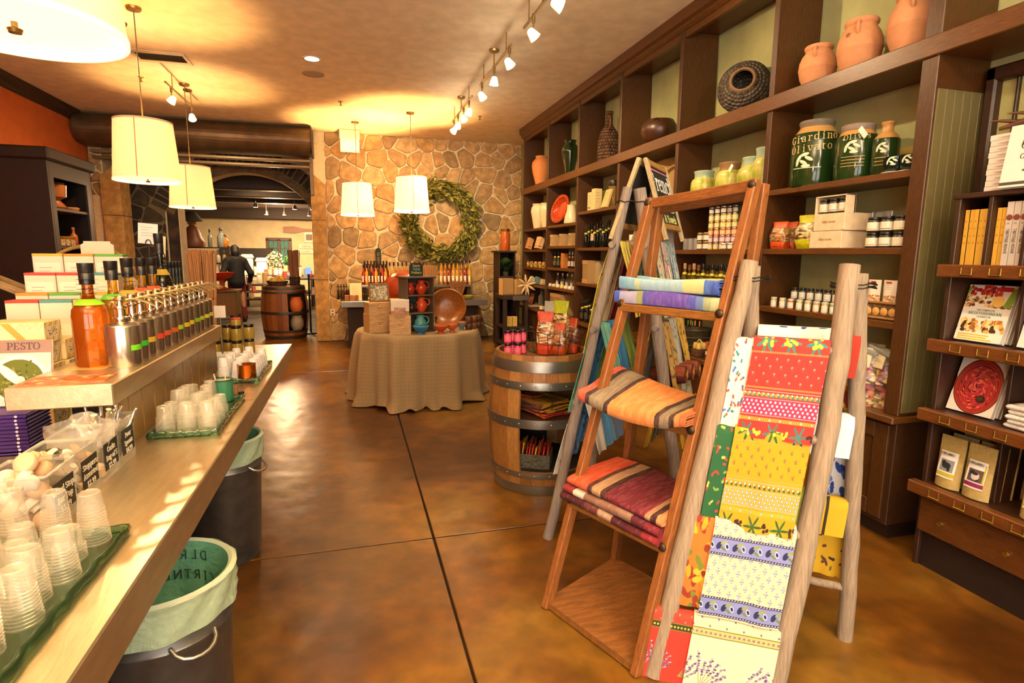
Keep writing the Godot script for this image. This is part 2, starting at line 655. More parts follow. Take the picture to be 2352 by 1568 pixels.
func stain_tex()->ImageTexture:
	var w:=512
	var a:=noise(.005,6,41).get_seamless_image(w,w)
	var b:=noise(.05,4,42).get_seamless_image(w,w)
	var im:=Image.create(w,w,false,Image.FORMAT_RGB8)
	var c0:=Color(.34,.19,.05)
	var c1:=Color(.51,.32,.09)
	var c2:=Color(.58,.42,.14)
	for y in w:
		for x in w:
			var k:=clampf((a.get_pixel(x,y).r-.5)*1.9+.5,0,1)
			var c:=c0.lerp(c1,k*2.0) if k<.5 else c1.lerp(c2,k*2.0-1.0)
			var s:=.82+.36*(b.get_pixel(x,y).r-.5)
			im.set_pixel(x,y,Color(c.r*s,c.g*s,c.b*s))
	return ImageTexture.create_from_image(im)
func build_back_wall(plaster: Material)->void:
	var mortar:=textured("mortar",Color(.92,.86,.7),fine,V3(3,3,3),.95,.0,rough_n,.6,true)
	var pal:=[]
	for h in ["dab47a","d2aa70","e2c088","c8a674","b09468","dab072"]:
		pal.append(textured("stone "+h,Color(h),mottle,V3(1.3,1.3,1.3),.9,.0,rough_n,.45,true))
	var wb:=shell("wall_back",G().slab(V3(-.62,0,BACK-.35),V3(RIGHT+.2,CEIL,BACK)),mortar)
	stones(wb,-.40,RIGHT,.0,CEIL,BACK,Vector2(.33,.29),.022,pal,11,func(c): return true)
	var ws:=shell("wall_back_end",G().slab(V3(LEFT-.2,0,BACK-.35),V3(-3.82,CEIL,BACK)),mortar)
	stones(ws,LEFT,-3.84,2.5,CEIL,BACK,Vector2(.2,.22),.03,pal,12,func(c): return true)
	var tan_:=textured("cut_stone",Color(.8,.63,.38),mottle,V3(1.2,1.2,1.2),.85,.0,rough_n,.35,true)
	for s in [[-.66,-.42,0],[-3.86,-3.58,1]]:
		var o:=thing("trim_%d"%(2+s[2]),"","")
		o.set_meta("kind","structure")
		var ys:=[.0,1.12,2.18,3.02]
		for k in 3:
			if k<2:
				part(o,"block",G().slab(V3(s[0],ys[k]+.004,BACK-.36),V3(s[1],ys[k+1]-.004,BACK+.06),.008),tan_)
			else:
				var a: float=s[0] if s[2]==0 else s[1]
				var b: float=s[1] if s[2]==0 else s[0]
				part(o,"block",G().prism(PackedVector2Array([Vector2(a,ys[2]+.004),Vector2(b,ys[2]+.004),Vector2(b,2.8),Vector2(a,3.02)]),V3(0,0,BACK-.36),Vector3.RIGHT,Vector3.UP,V3(0,0,.42)),tan_)
	shell("wall_over_opening",G().slab(V3(-3.82,3.3,BACK-.3),V3(-.62,CEIL,BACK)),plaster)
	var steel:=textured("shutter_steel",Color(.42,.33,.22),mottle,V3(.8,.8,.8),.45,.5)
	var hood:=thing("shutter_hood","long brown half-round roller shutter housing under the ceiling above the wide opening","shutter",V3(0,0,0))
	var z0:=BACK+.62
	var arc:=PackedVector2Array([Vector2(BACK,3.68)])
	for k in 15:
		var a:=PI*.5-PI*k/14.0
		arc.append(Vector2(z0-.24+cos(a)*.24,3.46+sin(a)*.22))
	arc.append(Vector2(BACK,3.24))
	part(hood,"casing",G().prism(arc,V3(-3.96,0,0),V3(0,0,1),Vector3.UP,V3(3.36,0,0)),steel)
	var ep:=PackedVector2Array()
	for p in arc: ep.append(Vector2((p.x-BACK)*1.04+BACK,(p.y-3.46)*1.03+3.46))
	part(hood,"end_plate",G().prism(ep,V3(-.60,0,0),V3(0,0,1),Vector3.UP,V3(.02,0,0)),hexm("2a1d10",.5,.4))
	part(hood,"bottom_bar",G().slab(V3(-3.9,3.14,BACK+.06),V3(-.63,3.19,BACK+.2),.01),hexm("8a7352",.4,.3))
	part(hood,"bottom_bar",G().slab(V3(-3.9,3.05,BACK+.02),V3(-.63,3.10,BACK+.14),.01),hexm("7a6546",.4,.3))
	part(hood,"guide_rail",G().slab(V3(-.66,2.6,BACK+.06),V3(-.6,3.3,BACK+.14),.006),hexm("6d5a40",.4,.4))
	build_passage(plaster,mortar)
func build_passage(plaster: Material,_mortar: Material)->void:
	var z:=-12.3
	var cx:=-1.93
	var hw:=1.2
	var spring:=2.45
	var rise:=.68
	var rad:=(hw*hw+rise*rise)/(2.0*rise)
	var cy:=spring+rise-rad
	var greymortar:=textured("grey_mortar",Color(.5,.43,.33),fine,V3(3,3,3),.95,.0,rough_n,.6,true)
	var pal:=[]
	for h in ["4a3c2b","3c3125","554631","44382a"]:
		pal.append(textured("stone "+h,Color(h),mottle,V3(1.3,1.3,1.3),.9,.0,rough_n,.45,true))
	var inside:=func(x: float,y: float,grow: float)->bool:
		if absf(x-cx)>hw+grow: return false
		return y<spring or Vector2(x-cx,y-cy).length()<rad+grow
	var edge:=PackedVector2Array([Vector2(-4.9,0),Vector2(cx-hw,0)])
	for k in 25:
		var a0:=asin(hw/rad)
		var a:=-a0+2.0*a0*k/24.0
		edge.append(Vector2(cx+sin(a)*rad,cy+cos(a)*rad))
	edge.append_array(PackedVector2Array([Vector2(cx+hw,0),Vector2(.2,0),Vector2(.2,4.1),Vector2(-4.9,4.1)]))
	shell("wall_arch",G().prism(edge,V3(0,0,z-.4),Vector3.RIGHT,Vector3.UP,V3(0,0,.4)),plaster)
	var wa:=shell("wall_arch_facing",G().prism(PackedVector2Array([Vector2(-4.6,0),Vector2(cx-hw-.24,0),Vector2(cx-hw-.24,spring),Vector2(cx-hw-.1,2.85),Vector2(cx-.9,3.25),Vector2(-4.6,3.25)]),V3(0,0,z),Vector3.RIGHT,Vector3.UP,V3(0,0,.02)),greymortar)
	stones(wa,-4.4,cx-hw-.24,.0,3.25,z+.02,Vector2(.3,.24),.035,pal,14,func(c): return Vector2(c.x-cx,c.y-cy).length()>rad+.5 or c.y<spring)
	var ring:=thing("trim_4","","")
	ring.set_meta("kind","structure")
	var a0:=asin(hw/rad)*1.12
	var band:=textured("arch_band",Color(.5,.4,.27),mottle,V3(1.2,1.2,1.2),.85,.0,rough_n,.3,true)
	var sector:=func(r0: float,r1: float,b0: float,b1: float)->PackedVector2Array:
		var p:=PackedVector2Array()
		for k in 4: p.append(Vector2(cx+sin(lerpf(b0,b1,k/3.0))*r0,cy+cos(lerpf(b0,b1,k/3.0))*r0))
		for k in 4: p.append(Vector2(cx+sin(lerpf(b1,b0,k/3.0))*r1,cy+cos(lerpf(b1,b0,k/3.0))*r1))
		return p
	for k in 9:
		var b0:=-a0+2.0*a0*k/9.0
		part(ring,"band_block",G().prism(sector.call(rad,rad+.15,b0+.004,b0+2.0*a0/9.0-.004),V3(0,0,z),Vector3.RIGHT,Vector3.UP,V3(0,0,.06)),band)
	var bb:=-a0
	var r:=RandomNumberGenerator.new()
	r.seed=3
	var mor:=G()
	while bb<a0:
		var st:=r.randf_range(.05,.1)
		part(ring,"stone",G().prism(sector.call(rad+.17,rad+.36+r.randf_range(0,.08),bb+.011,bb+st-.011),V3(0,0,z),Vector3.RIGHT,Vector3.UP,V3(0,0,r.randf_range(.03,.05))),pal[r.randi()%4])
		mor.prism(sector.call(rad+.15,rad+.42,bb,bb+st),V3(0,0,z),Vector3.RIGHT,Vector3.UP,V3(0,0,.015))
		bb+=st
	part(ring,"mortar_bed",mor,greymortar)
	for s in [-1,1]:
		var jb:=shell("trim_%d"%(6+(s+1)/2),G().slab(V3(cx+s*hw-(.2 if s<0 else -.02),0,z-.42),V3(cx+s*hw+(-.02 if s<0 else .2),spring,z+.05),.01),textured("jamb_paint",Color(.32,.22,.12),blotch,V3(1,1,1),.7))
	var far:=-21.0
	shell("floor_passage",G().slab(V3(-9.5,-.2,far),V3(1.4,-.001,BACK-.6)),textured("passage_floor",Color(.3,.24,.17),blotch,V3(.6,.6,.6),.5,.0,null,.0,true))
	shell("wall_passage_left",G().slab(V3(-5.0,0,z-.4),V3(-4.6,4.1,BACK)),plaster)
	shell("wall_passage_right",G().slab(V3(.0,0,z-.4),V3(.2,4.1,BACK-.35)),plaster)
	shell("ceiling_passage",G().slab(V3(-5.0,3.9,z-.4),V3(.2,4.1,BACK-.3)),plaster)
	var cream:=textured("far_paint",Color(.78,.72,.58),fine,V3(.6,.6,.6),.9,.0,null,.0,true)
	shell("wall_far",G().slab(V3(-9.5,0,far-.2),V3(1.4,4.6,far)),cream)
	shell("wall_far_left",G().slab(V3(-5.6,0,far),V3(-5.4,4.6,z-.4)),cream)
	shell("wall_far_right",G().slab(V3(1.2,0,far),V3(1.4,4.6,z-.4)),cream)
	shell("ceiling_far",G().slab(V3(-9.5,3.32,far),V3(1.4,3.5,z-.4)),hexm("2a1c10",.8))
	for k in 5:
		var bz:=-13.6-k*1.7
		single("ceiling_beam",["nearest dark wooden beam across the farther shop's ceiling","second dark wooden beam from the arch in the farther shop","third dark wooden beam from the arch in the farther shop","fourth dark wooden beam from the arch in the farther shop","farthest dark wooden ceiling beam, by the far cream wall"][k],"beam",G().slab(V3(-5.4,2.92-(.24 if k==4 else .0),bz-.16),V3(1.2,3.32,bz+.16),.02),wood("3b2716","x",.6),Vector3.ZERO,.0,"ceiling beams of the farther shop").set_meta("kind","structure")
#  lamps
const WARM:=Color(1.0,.78,.5)
const SPOTC:=Color(1.0,.86,.66)
func pendant(at: Vector3,label: String,e: float,hot: float)->void:
	var o:=thing("pendant_lamp",label,"lamp",at,.0,"drum pendant lamps")
	var rb:=.27
	var rt:=.23
	var h:=.52
	var cloth:=StandardMaterial3D.new()
	cloth.albedo_color=Color(.95,.88,.74)
	cloth.roughness=.9
	cloth.emission_enabled=true
	cloth.emission=Color(1.0,.87,.72)
	cloth.emission_energy_multiplier=hot*.35
	cloth.backlight_enabled=true
	cloth.backlight=Color(.6,.52,.42)
	part(o,"shade",G().lathe(prof([rb,0,rt,h,rt-.004,h,rb-.004,.0,rb,.0]),48),cloth)
	part(o,"rim",G().lathe(prof([rb-.006,-.004,rb+.003,-.004,rb+.003,.014,rb-.006,.014,rb-.006,-.004]),48),glow("ffdfae",hot*1.1))
	part(o,"rim",G().lathe(prof([rt-.006,h-.012,rt+.003,h-.012,rt+.003,h+.003,rt-.006,h+.003]),48),mat(Color(.9,.8,.62),.8))
	part(o,"seam",G().box(V3(0,h*.5,0),V3(.008,h+.004,.002),.0,Basis(Vector3.RIGHT,atan2(rb-rt,h)*-1.0)).add(G(),Transform3D()),mat(Color(.85,.68,.45),.9)).position=V3(0,0,(rb+rt)*.5+.001)
	part(o,"diffuser",G().lathe(prof([0,.02,rb-.03,.02,rb-.03,.026,0,.026]),40),glow("ffe9b4",hot*1.15))
	part(o,"finial",G().lathe(prof([.001,-.012,.016,-.01,.02,.0,.008,.006,.008,.02]),14),hexm("8a7040",.3,.9))
	var up:=CEIL-at.y
	part(o,"cord",G().cyl(V3(0,h-.04,0),V3(0,up-.02,0),.005),hexm("7a6238",.6))
	part(o,"spider",G().cyl(V3(-rt,h-.03,0),V3(rt,h-.03,0),.004).cyl(V3(0,h-.03,-rt),V3(0,h-.03,rt),.004),hexm("8a7040",.4,.8))
	part(o,"canopy",G().lathe(prof([.001,up-.03,.055,up-.025,.062,up-.01,.062,up]),24),hexm("9c7a40",.35,.8))
	part(o,"bulb",G().lathe(prof([.001,.2,.03,.21,.038,.24,.03,.275,.015,.31,.015,.34]),14),glow("fff0c8",4.0))
	omni("pendant_light",at+V3(0,.25,0),WARM,e,.05)
	spot("pendant_downlight",at+V3(0,-.03,0),at+V3(0,-2,0),WARM,e*.45,70.0,.2)
func track_head(at: Vector3,to: Vector3,label: String,e: float,c:=SPOTC)->void:
	var d:=(to-at).normalized()
	var o:=thing("track_spotlight",label,"spotlight",at,.0,"track spotlights")
	var b:=aim(-d)
	part(o,"stem",G().cyl(V3(0,.02,0),V3(0,.16,0),.006).cyl(V3(0,.09,0),V3(0,.16,0),.014),hexm("a08458",.35,.8))
	var hm:=hexm("c9b48c",.3,.8)
	part(o,"lamp_shade",G().lathe(prof([.046,-.03,.05,-.03,.03,.045,.018,.055,.0,.055]),16,Vector3.ZERO,b),glow("ffe2b0",.9))
	part(o,"bulb",G().lathe(prof([.0,-.026,.043,-.026,.043,-.02,.0,-.02]),16,Vector3.ZERO,b),glow("fff4dd",14.0))
	spot("track_light",at+d*.035,to,c,e,48.0,.03)
func build_lamps()->void:
	pendant(V3(-.90,2.22,-2.04),"nearest white drum pendant lamp, cut off by the top left corner, hanging over the counter",1.4,.75)
	pendant(V3(-1.76,2.23,-6.0),"white drum pendant lamp hanging in front of the brown shutter housing, left of the arch",1.7,.5)
	pendant(V3(-1.97,2.17,-8.4),"smaller looking white drum pendant lamp hanging in front of the stone arch's left side",1.7,.5)
	pendant(V3(.12,2.22,-9.9),"bright white drum pendant lamp hanging below the exit sign by the stone wall",3.4,1.5)
	pendant(V3(.915,2.24,-9.0),"bright white drum pendant lamp hanging just left of the leaf wreath",3.4,1.5)
	var brass:=hexm("a58a58",.35,.8)
	var rails:=[[-4.0,-5.0,"track rail nearest the camera over the ladders, seen at the ceiling's top edge"],[-5.4,-6.75,"middle track rail of the three in front of the bookcase"],[-7.2,-8.65,"farthest track rail, close to the stone back wall"],[-1.2,-2.6,""],[.4,1.8,""]]
	for r in rails:
		if r[2]=="": r[2]="track rail over the shop front behind the camera"
		var o:=thing("track_rail",r[2],"track rail",V3(1.49,3.53,(r[0]+r[1])*.5),.0,"ceiling track rails")
		var ln: float=absf(r[0]-r[1])
		part(o,"rail",G().cyl(V3(0,0,-ln*.5),V3(0,0,ln*.5),.011),brass)
		part(o,"canopy",G().lathe(prof([.001,.145,.05,.148,.055,.165,.055,.17]),20),brass)
		part(o,"stem",G().cyl(V3(0,0,0),V3(0,.15,0),.007),brass)
		for s in [-.36,.36]: part(o,"stem",G().cyl(V3(0,0,s*ln),V3(0,.17,s*ln),.006),brass)
	var zs:=[-4.14,-4.73,-5.47,-6.07,-6.64,-7.4,-7.76,-8.17,-8.5]
	var nm:=["track spotlight cut off at the top edge above the ladders","glowing track spotlight alone at the near rail's far end","track spotlight at the near end of the middle rail","track spotlight in the middle of the middle rail","track spotlight at the far end of the middle rail","track spotlight at the near end of the farthest rail","second track spotlight from the near end of the farthest rail","third track spotlight from the near end of the farthest rail","track spotlight nearest the stone wall, at the far end of its rail"]
	var to:=[V3(2.9,2.6,-3.6),V3(2.9,2.2,-5.2),V3(2.9,2.0,-6.4),V3(1.3,.8,-6.3),V3(2.9,1.8,-7.8),V3(.5,.9,-7.0),V3(2.7,2.0,-9.0),V3(1.2,1.8,-10.8),V3(.2,1.8,-10.8)]
	for k in zs.size(): track_head(V3(1.49,3.38,zs[k]),to[k],nm[k],1.7)
	var near:=[[-1.3,V3(1.9,.9,-2.2)],[-1.9,V3(2.9,2.0,-3.0)],[-2.5,V3(1.5,.9,-3.2)],[.5,V3(1.6,.7,-2.0)],[1.1,V3(1.3,.2,-1.9)],[1.7,V3(2.4,1.6,-2.6)]]
	for s in near: track_head(V3(1.49,3.38,s[0]),s[1],"track spotlight over the shop front behind the camera",.5,Color(1.0,.93,.82))
	var lr:=[[-6.0,-6.6,"short track rail beside the nearest pendant lamp's right edge"],[-7.7,-9.1,"angled track rail on the left ceiling, in front of the shutter housing"]]
	for r in lr:
		var o:=thing("track_rail",r[2],"track rail",V3(-2.0,3.53,(r[0]+r[1])*.5),.0,"ceiling track rails")
		var ln: float=absf(r[0]-r[1])
		part(o,"rail",G().cyl(V3(0,0,-ln*.5),V3(0,0,ln*.5),.011),brass)
		part(o,"canopy",G().lathe(prof([.001,.145,.05,.148,.055,.165,.055,.17]),20,V3(0,0,-.2*ln)),hexm("6e4c24",.5,.6))
		for s in [-.3,.3]: part(o,"stem",G().cyl(V3(0,0,s*ln),V3(0,.17,s*ln),.006),brass)
	track_head(V3(-2.0,3.38,-6.22),V3(-1.4,1.0,-4.5),"track spotlight by the lower right rim of the nearest pendant lamp",2.2)
	track_head(V3(-2.0,3.38,-7.92),V3(-3.6,1.6,-8.8),"left of the two track spotlights in front of the shutter housing",1.6)
	track_head(V3(-2.0,3.38,-8.82),V3(-2.2,1.8,-10.9),"right of the two track spotlights in front of the shutter housing",1.6)
	for x in [-1.5,1.1]:
		var ub:=thing("added_uplight_bowl","added unseen bowl lamp hanging over the shop front behind the camera, %s"%("counter side" if x<.0 else "bookcase side"),"lamp",V3(x,2.75,1.1),.0,"added bowl lamps over the shop front")  # added unseen lamp, put in for light bounced off the ceiling
		part(ub,"bowl",G().lathe(prof([0,-.12,.15,-.1,.26,-.02,.3,.04,.29,.04,.24,-.01,.14,-.08,0,-.1]),36),glow("fff0da",.8))
		part(ub,"stem",G().cyl(V3(0,-.1,0),V3(0,CEIL-2.75,0),.008),hexm("8a7040",.4,.8))
		area_light("added_uplight",V3(x,2.81,1.1),V3(0,1,-.25),Vector2(.5,.5),Color(1.0,.94,.87),17.0)  # added fill aimed up at the ceiling
	var can:=thing("recessed_light","round recessed ceiling light glowing white in the middle of the ceiling","ceiling light",V3(-.35,CEIL,-6.93))
	part(can,"trim_ring",G().lathe(prof([.075,-.004,.1,-.004,.105,.0]),32),hexm("f2e6cc",.5))
	part(can,"lens",G().lathe(prof([.0,-.003,.078,-.003,.078,.0]),32),glow("fff3d8",9.0))
	spot("recessed_lamp",V3(-.35,CEIL-.02,-6.93),V3(-.35,0,-6.93),SPOTC,3.5,60.0,.08)
	var sp:=thing("ceiling_speaker","round grey ceiling speaker grille just below the recessed light","speaker",V3(-.37,CEIL,-7.5))
	part(sp,"grille",G().lathe(prof([.0,-.008,.1,-.008,.125,-.004,.13,.0]),32),textured("grille",Color(.68,.6,.48),brush,V3(40,40,40),.7))
	var vt:=thing("air_vent","white rectangular ceiling air vent with dark slots near the top left","vent",V3(-1.93,CEIL,-7.36))
	part(vt,"frame",G().slab(V3(-.27,-.012,.12),V3(.27,0,.2),.004).slab(V3(-.27,-.012,-.2),V3(.27,0,-.12),.004).slab(V3(-.27,-.012,-.12),V3(-.23,0,.12),.004).slab(V3(.23,-.012,-.12),V3(.27,0,.12),.004),hexm("cbb184",.6))
	part(vt,"shaft",G().slab(V3(-.23,-.003,-.12),V3(.23,.0,.12)),hexm("241a10",.9))
	for k in 6:
		part(vt,"slat",G().box(V3(0,-.006,-.1+k*.04),V3(.46,.004,.022),.0,Basis(Vector3.RIGHT,.6)),hexm("54432c",.7))
	for s in [[V3(-2.4,CEIL,-8.24),"small brass ceiling sprinkler left of the angled track rail"],[V3(1.96,CEIL,-8.9),"small brass ceiling sprinkler near the bookcase's far top corner"],[V3(-.08,CEIL,-8.68),"small brass ceiling sprinkler between the recessed light and the exit sign"]]:
		var o:=thing("sprinkler",s[1],"sprinkler",s[0],.0,"ceiling sprinklers")
		part(o,"escutcheon",G().lathe(prof([.001,-.012,.03,-.008,.035,.0]),16),hexm("a08458",.4,.7))
		part(o,"head",G().cyl(V3(0,-.05,0),V3(0,-.01,0),.008).cyl(V3(0,-.054,0),V3(0,-.05,0),.018),hexm("8a7048",.4,.8))
#  the long dark bookcase on the right wall
const FACE:=2.86
const POSTS:=[-9.52,-8.28,-7.09,-5.9,-4.72,-3.53,-2.37]
var shelf_y:=[]
func build_bookcase()->void:
	var up:=wood("56320f","y",.4)
	var al:=wood("6e4114","z",.38)
	var dp:=wood("482a10","x",.45)
	var o:=thing("bookcase","long dark brown wall bookcase with seven bays of open shelves along the right wall","bookcase",Vector3.ZERO)
	for k in 7:
		var w:=.05 if k<6 else .09
		part(o,"post",G().slab(V3(FACE,.74,POSTS[k]-w*.5),V3(RIGHT-.005,3.55,POSTS[k]+w*.5),.004),up)
	part(o,"cornice",G().prism(PackedVector2Array([Vector2(0,0),Vector2(-.02,.02),Vector2(-.02,.045),Vector2(-.05,.06),Vector2(-.06,.148),Vector2(.35,.148),Vector2(.35,0)]),V3(FACE,3.55,-9.62),Vector3.RIGHT,Vector3.UP,V3(0,0,9.62)),al)
	part(o,"rail",G().slab(V3(FACE-.015,2.61,-9.545),V3(RIGHT-.005,2.71,-.2),.005),al)
	part(o,"top_fascia",G().slab(V3(FACE+.01,3.49,-9.5),V3(FACE+.05,3.56,-.2),.003),al)
	part(o,"end_post",G().slab(V3(FACE,0,-.3),V3(RIGHT-.005,3.55,-.2),.004),up)
	shelf_y=[[2.03,1.69,1.40,1.12],[2.04,1.735,1.42,1.13],[2.16,1.70,1.25],[2.16,1.70,1.25],[2.07,1.66,1.25],[2.07,1.66,1.25]]
	for k in 6:
		for y in shelf_y[k]:
			part(o,"shelf",G().slab(V3(FACE+.01,y-.04,POSTS[k]+.022),V3(RIGHT-.005,y,POSTS[k+1]-.022-(.02 if k==5 else .0)),.004),al)
	part(o,"counter",G().slab(V3(2.81,.70,-9.56),V3(RIGHT-.005,.74,-2.31),.006),al)
	part(o,"plinth",G().slab(V3(2.93,.0,-9.5),V3(RIGHT-.005,.11,-2.36)),wood("2c190b","z",.6))
	part(o,"cabinet_carcass",G().slab(V3(2.87,.1,-9.53),V3(RIGHT-.005,.70,-2.33),.003),dp)
	for k in 6:
		for h in 2:
			var z0: float=POSTS[k]+.03+h*.575
			var z1:=z0+.565
			var d:=part(o,"door",G().slab(V3(2.85,.13,z0),V3(2.87,.68,z0+.09),.003).slab(V3(2.85,.13,z1-.09),V3(2.87,.68,z1),.003).slab(V3(2.85,.13,z0+.09),V3(2.87,.22,z1-.09),.003).slab(V3(2.85,.59,z0+.09),V3(2.87,.68,z1-.09),.003),up)
			part(d,"panel",G().slab(V3(2.862,.22,z0+.09),V3(2.872,.59,z1-.09)),up)
			part(d,"knob",G().lathe(prof([.006,.0,.006,.012,.013,.018,.011,.026,.0,.028]),10,V3(2.85,.42,(z1-.045) if h==0 else (z0+.045)),aim(Vector3.LEFT)),hexm("b09858",.3,.9))
	var lin:=thing("lit_tint_panelling","","")
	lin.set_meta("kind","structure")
	var gm:=hexm("635a36",.45)  # green cast of light on the dark wood side, put into the colour
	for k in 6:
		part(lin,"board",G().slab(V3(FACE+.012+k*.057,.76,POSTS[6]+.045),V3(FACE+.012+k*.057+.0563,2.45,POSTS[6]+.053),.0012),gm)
#  kit of shop goods
class Pic:
	var im: Image
	var w: int
	var h: int
	func _init(ww: int,hh: int,c: Color)->void:
		w=ww; h=hh
		im=Image.create(w,h,false,Image.FORMAT_RGB8)
		im.fill(c)
	func rect(x: float,y: float,ww: float,hh: float,c: Color)->Pic:
		im.fill_rect(Rect2i(int(x),int(y),maxi(1,int(ww)),maxi(1,int(hh))),c)
		return self
	func put(x: int,y: int,c: Color)->void:
		x=posmod(x,w)
		if y>=0 and y<h: im.set_pixel(x,y,c)
	func oval(cx: float,cy: float,rx: float,ry: float,c: Color,ang:=.0)->Pic:
		var m:=int(ceil(maxf(rx,ry)))+1
		var cs:=cos(ang)
		var sn:=sin(ang)
		for y in range(-m,m+1):
			for x in range(-m,m+1):
				var u:=(x*cs+y*sn)/rx
				var vv:=(-x*sn+y*cs)/ry
				if u*u+vv*vv<=1.0: put(int(cx)+x,int(cy)+y,c)
		return self
	func line(x0: float,y0: float,x1: float,y1: float,t: float,c: Color)->Pic:
		var n:=int(maxf(absf(x1-x0),absf(y1-y0)))+1
		for i in n+1:
			var k:=float(i)/n
			var x:=lerpf(x0,x1,k)
			var y:=lerpf(y0,y1,k)
			var r:=int(t*.5)
			for a in range(-r,int(t)-r):
				for b in range(-r,int(t)-r): put(int(x)+a,int(y)+b,c)
		return self
	func leaf(x: float,y: float,l: float,t: float,ang: float,c: Color)->Pic:
		return oval(x+cos(ang)*l*.5,y+sin(ang)*l*.5,l*.5,t*.5,c,ang)
	func lines(x: float,y: float,ww: float,n: int,gap: float,t: float,c: Color,r: RandomNumberGenerator)->Pic:
		for k in n: rect(x,y+k*gap,ww*r.randf_range(.55,1.0),t,c)
		return self
	func tex()->ImageTexture:
		return ImageTexture.create_from_image(im)
var label_no:=0
func paper(bg: String,ink: String,band:="",wd:=48,ht:=48)->StandardMaterial3D:
	var key:="paper %s %s %s %d %d"%[bg,ink,band,wd,ht]
	if mats.has(key): return mats[key]
	var p:=Pic.new(wd,ht,Color(bg))
	var r:=RandomNumberGenerator.new()
	r.seed=hash(key)
	p.lines(wd*.18,ht*.2,wd*.64,4,ht*.13,maxf(1,ht*.035),Color(bg).lerp(Color(ink),.65),r)
	if band: p.rect(wd*.1,ht*.78,wd*.7,ht*.09,Color(band))
	return pict(key,p.im,.6)
func liquid(h: String,a:=.12)->StandardMaterial3D:
	var key:="liquid "+h
	if not mats.has(key):
		var m:=StandardMaterial3D.new()
		m.albedo_color=Color(Color(h),a)
		m.roughness=.04
		m.refraction_enabled=true
		m.refraction_scale=.045
		m.transparency=BaseMaterial3D.TRANSPARENCY_ALPHA
		mats[key]=m
	return mats[key]
func shiny(h: String,rough:=.12)->StandardMaterial3D:
	return hexm(h,rough)
func spot_on(px: float,py: float,x: float,y: float)->Vector3:
	var p:=on_x(px,py,x)
	return V3(x,y,p.z)
func wrap_label(r: float,y0: float,y1: float,ang: float,ha: float,seg:=8)->Geo:
	return G().grid(seg,1,func(u,v): return V3(cos(ang+ha-u*2.0*ha)*r,lerpf(y1,y0,v),sin(ang+ha-u*2.0*ha)*r),.0)
func cap_jar(called: String,label: String,at: Vector3,r: float,h: float,fill: Material,lid: Material,lab: Material,group:="",turn:=.0,cat:="jar")->Node3D:
	var o:=thing(called,label,cat,at,turn,group)
	part(o,"body",G().lathe(prof([.0,.0,r*.92,.0,r,h*.04,r,h*.68,r*.9,h*.78,r*.86,h*.82,0,h*.82]),16),fill)
	part(o,"lid",G().lathe(prof([r*.9,h*.8,r*.93,h*.81,r*.93,h*.97,r*.88,h,.0,h]),16),lid)
	if lab: part(o,"label",wrap_label(r*1.01,h*.12,h*.66,PI-.45,1.15),lab)
	return o
func bottle(called: String,label: String,at: Vector3,r: float,h: float,body: Material,cap: Material,lab: Material=null,collar: Material=null,group:="",turn:=.0)->Node3D:
	var o:=thing(called,label,"bottle",at,turn,group)
	part(o,"body",G().lathe(prof([.0,.0,r*.9,.0,r,h*.02,r,h*.52,r*.85,h*.6,r*.42,h*.68,r*.36,h*.74,r*.36,h*.84,0,h*.84]),14),body)
	part(o,"cap",G().lathe(prof([r*.38,h*.82,r*.44,h*.83,r*.44,h*.98,r*.38,h,.0,h]),12),cap)
	if lab: part(o,"label",wrap_label(r*1.012,h*.14,h*.44,PI-.45,1.1),lab)
	if collar: part(o,"neck_tag",G().lathe(prof([r*.5,h*.66,r*.62,h*.655,r*.5,h*.72,r*.4,h*.725]),12),collar)
	return o
func carton(called: String,label: String,at: Vector3,s: Vector3,m: Material,turn:=.0,group:="",cat:="box",tilt:=.0)->Node3D:
	var o:=thing(called,label,cat,at,turn,group)
	part(o,"body",G().box(V3(0,s.y*.5+absf(sin(tilt))*s.x*.5,0),s,.003,Basis(Vector3.BACK,tilt)),m)
	return o
func crate(called: String,label: String,at: Vector3,s: Vector3,hx: String,slats: int,turn:=.0,group:="",cat:="crate",upright:=true)->Node3D:
	var o:=thing(called,label,cat,at,turn,group)
	var m:=wood(hx,"y",.65,2.0)
	var mh:=wood(hx,"z",.65,2.0)
	var t:=.009
	part(o,"base",G().slab(V3(-s.x*.5,0,-s.z*.5),V3(s.x*.5,t,s.z*.5)),mh)
	part(o,"back_board",G().slab(V3(s.x*.5-t,0,-s.z*.5),V3(s.x*.5,s.y,s.z*.5)),mh)
	for sd in [-1,1]:
		part(o,"side_board",G().slab(V3(-s.x*.5,0,sd*s.z*.5-t*.5),V3(s.x*.5,s.y,sd*s.z*.5+t*.5)),mh)
	for y in [.0,s.y-.18*s.y]:
		part(o,"rail",G().slab(V3(-s.x*.5-t,y,-s.z*.5),V3(-s.x*.5,y+s.y*.18,s.z*.5),.002),mh)
	for k in slats:
		var z:=lerpf(-s.z*.5,s.z*.5,(k+.5)/slats)
		if upright: part(o,"slat",G().box(V3(-s.x*.5-t*.3,s.y*.5,z),V3(t*.8,s.y*.96,s.z/slats*.42),.001),m)
	return o
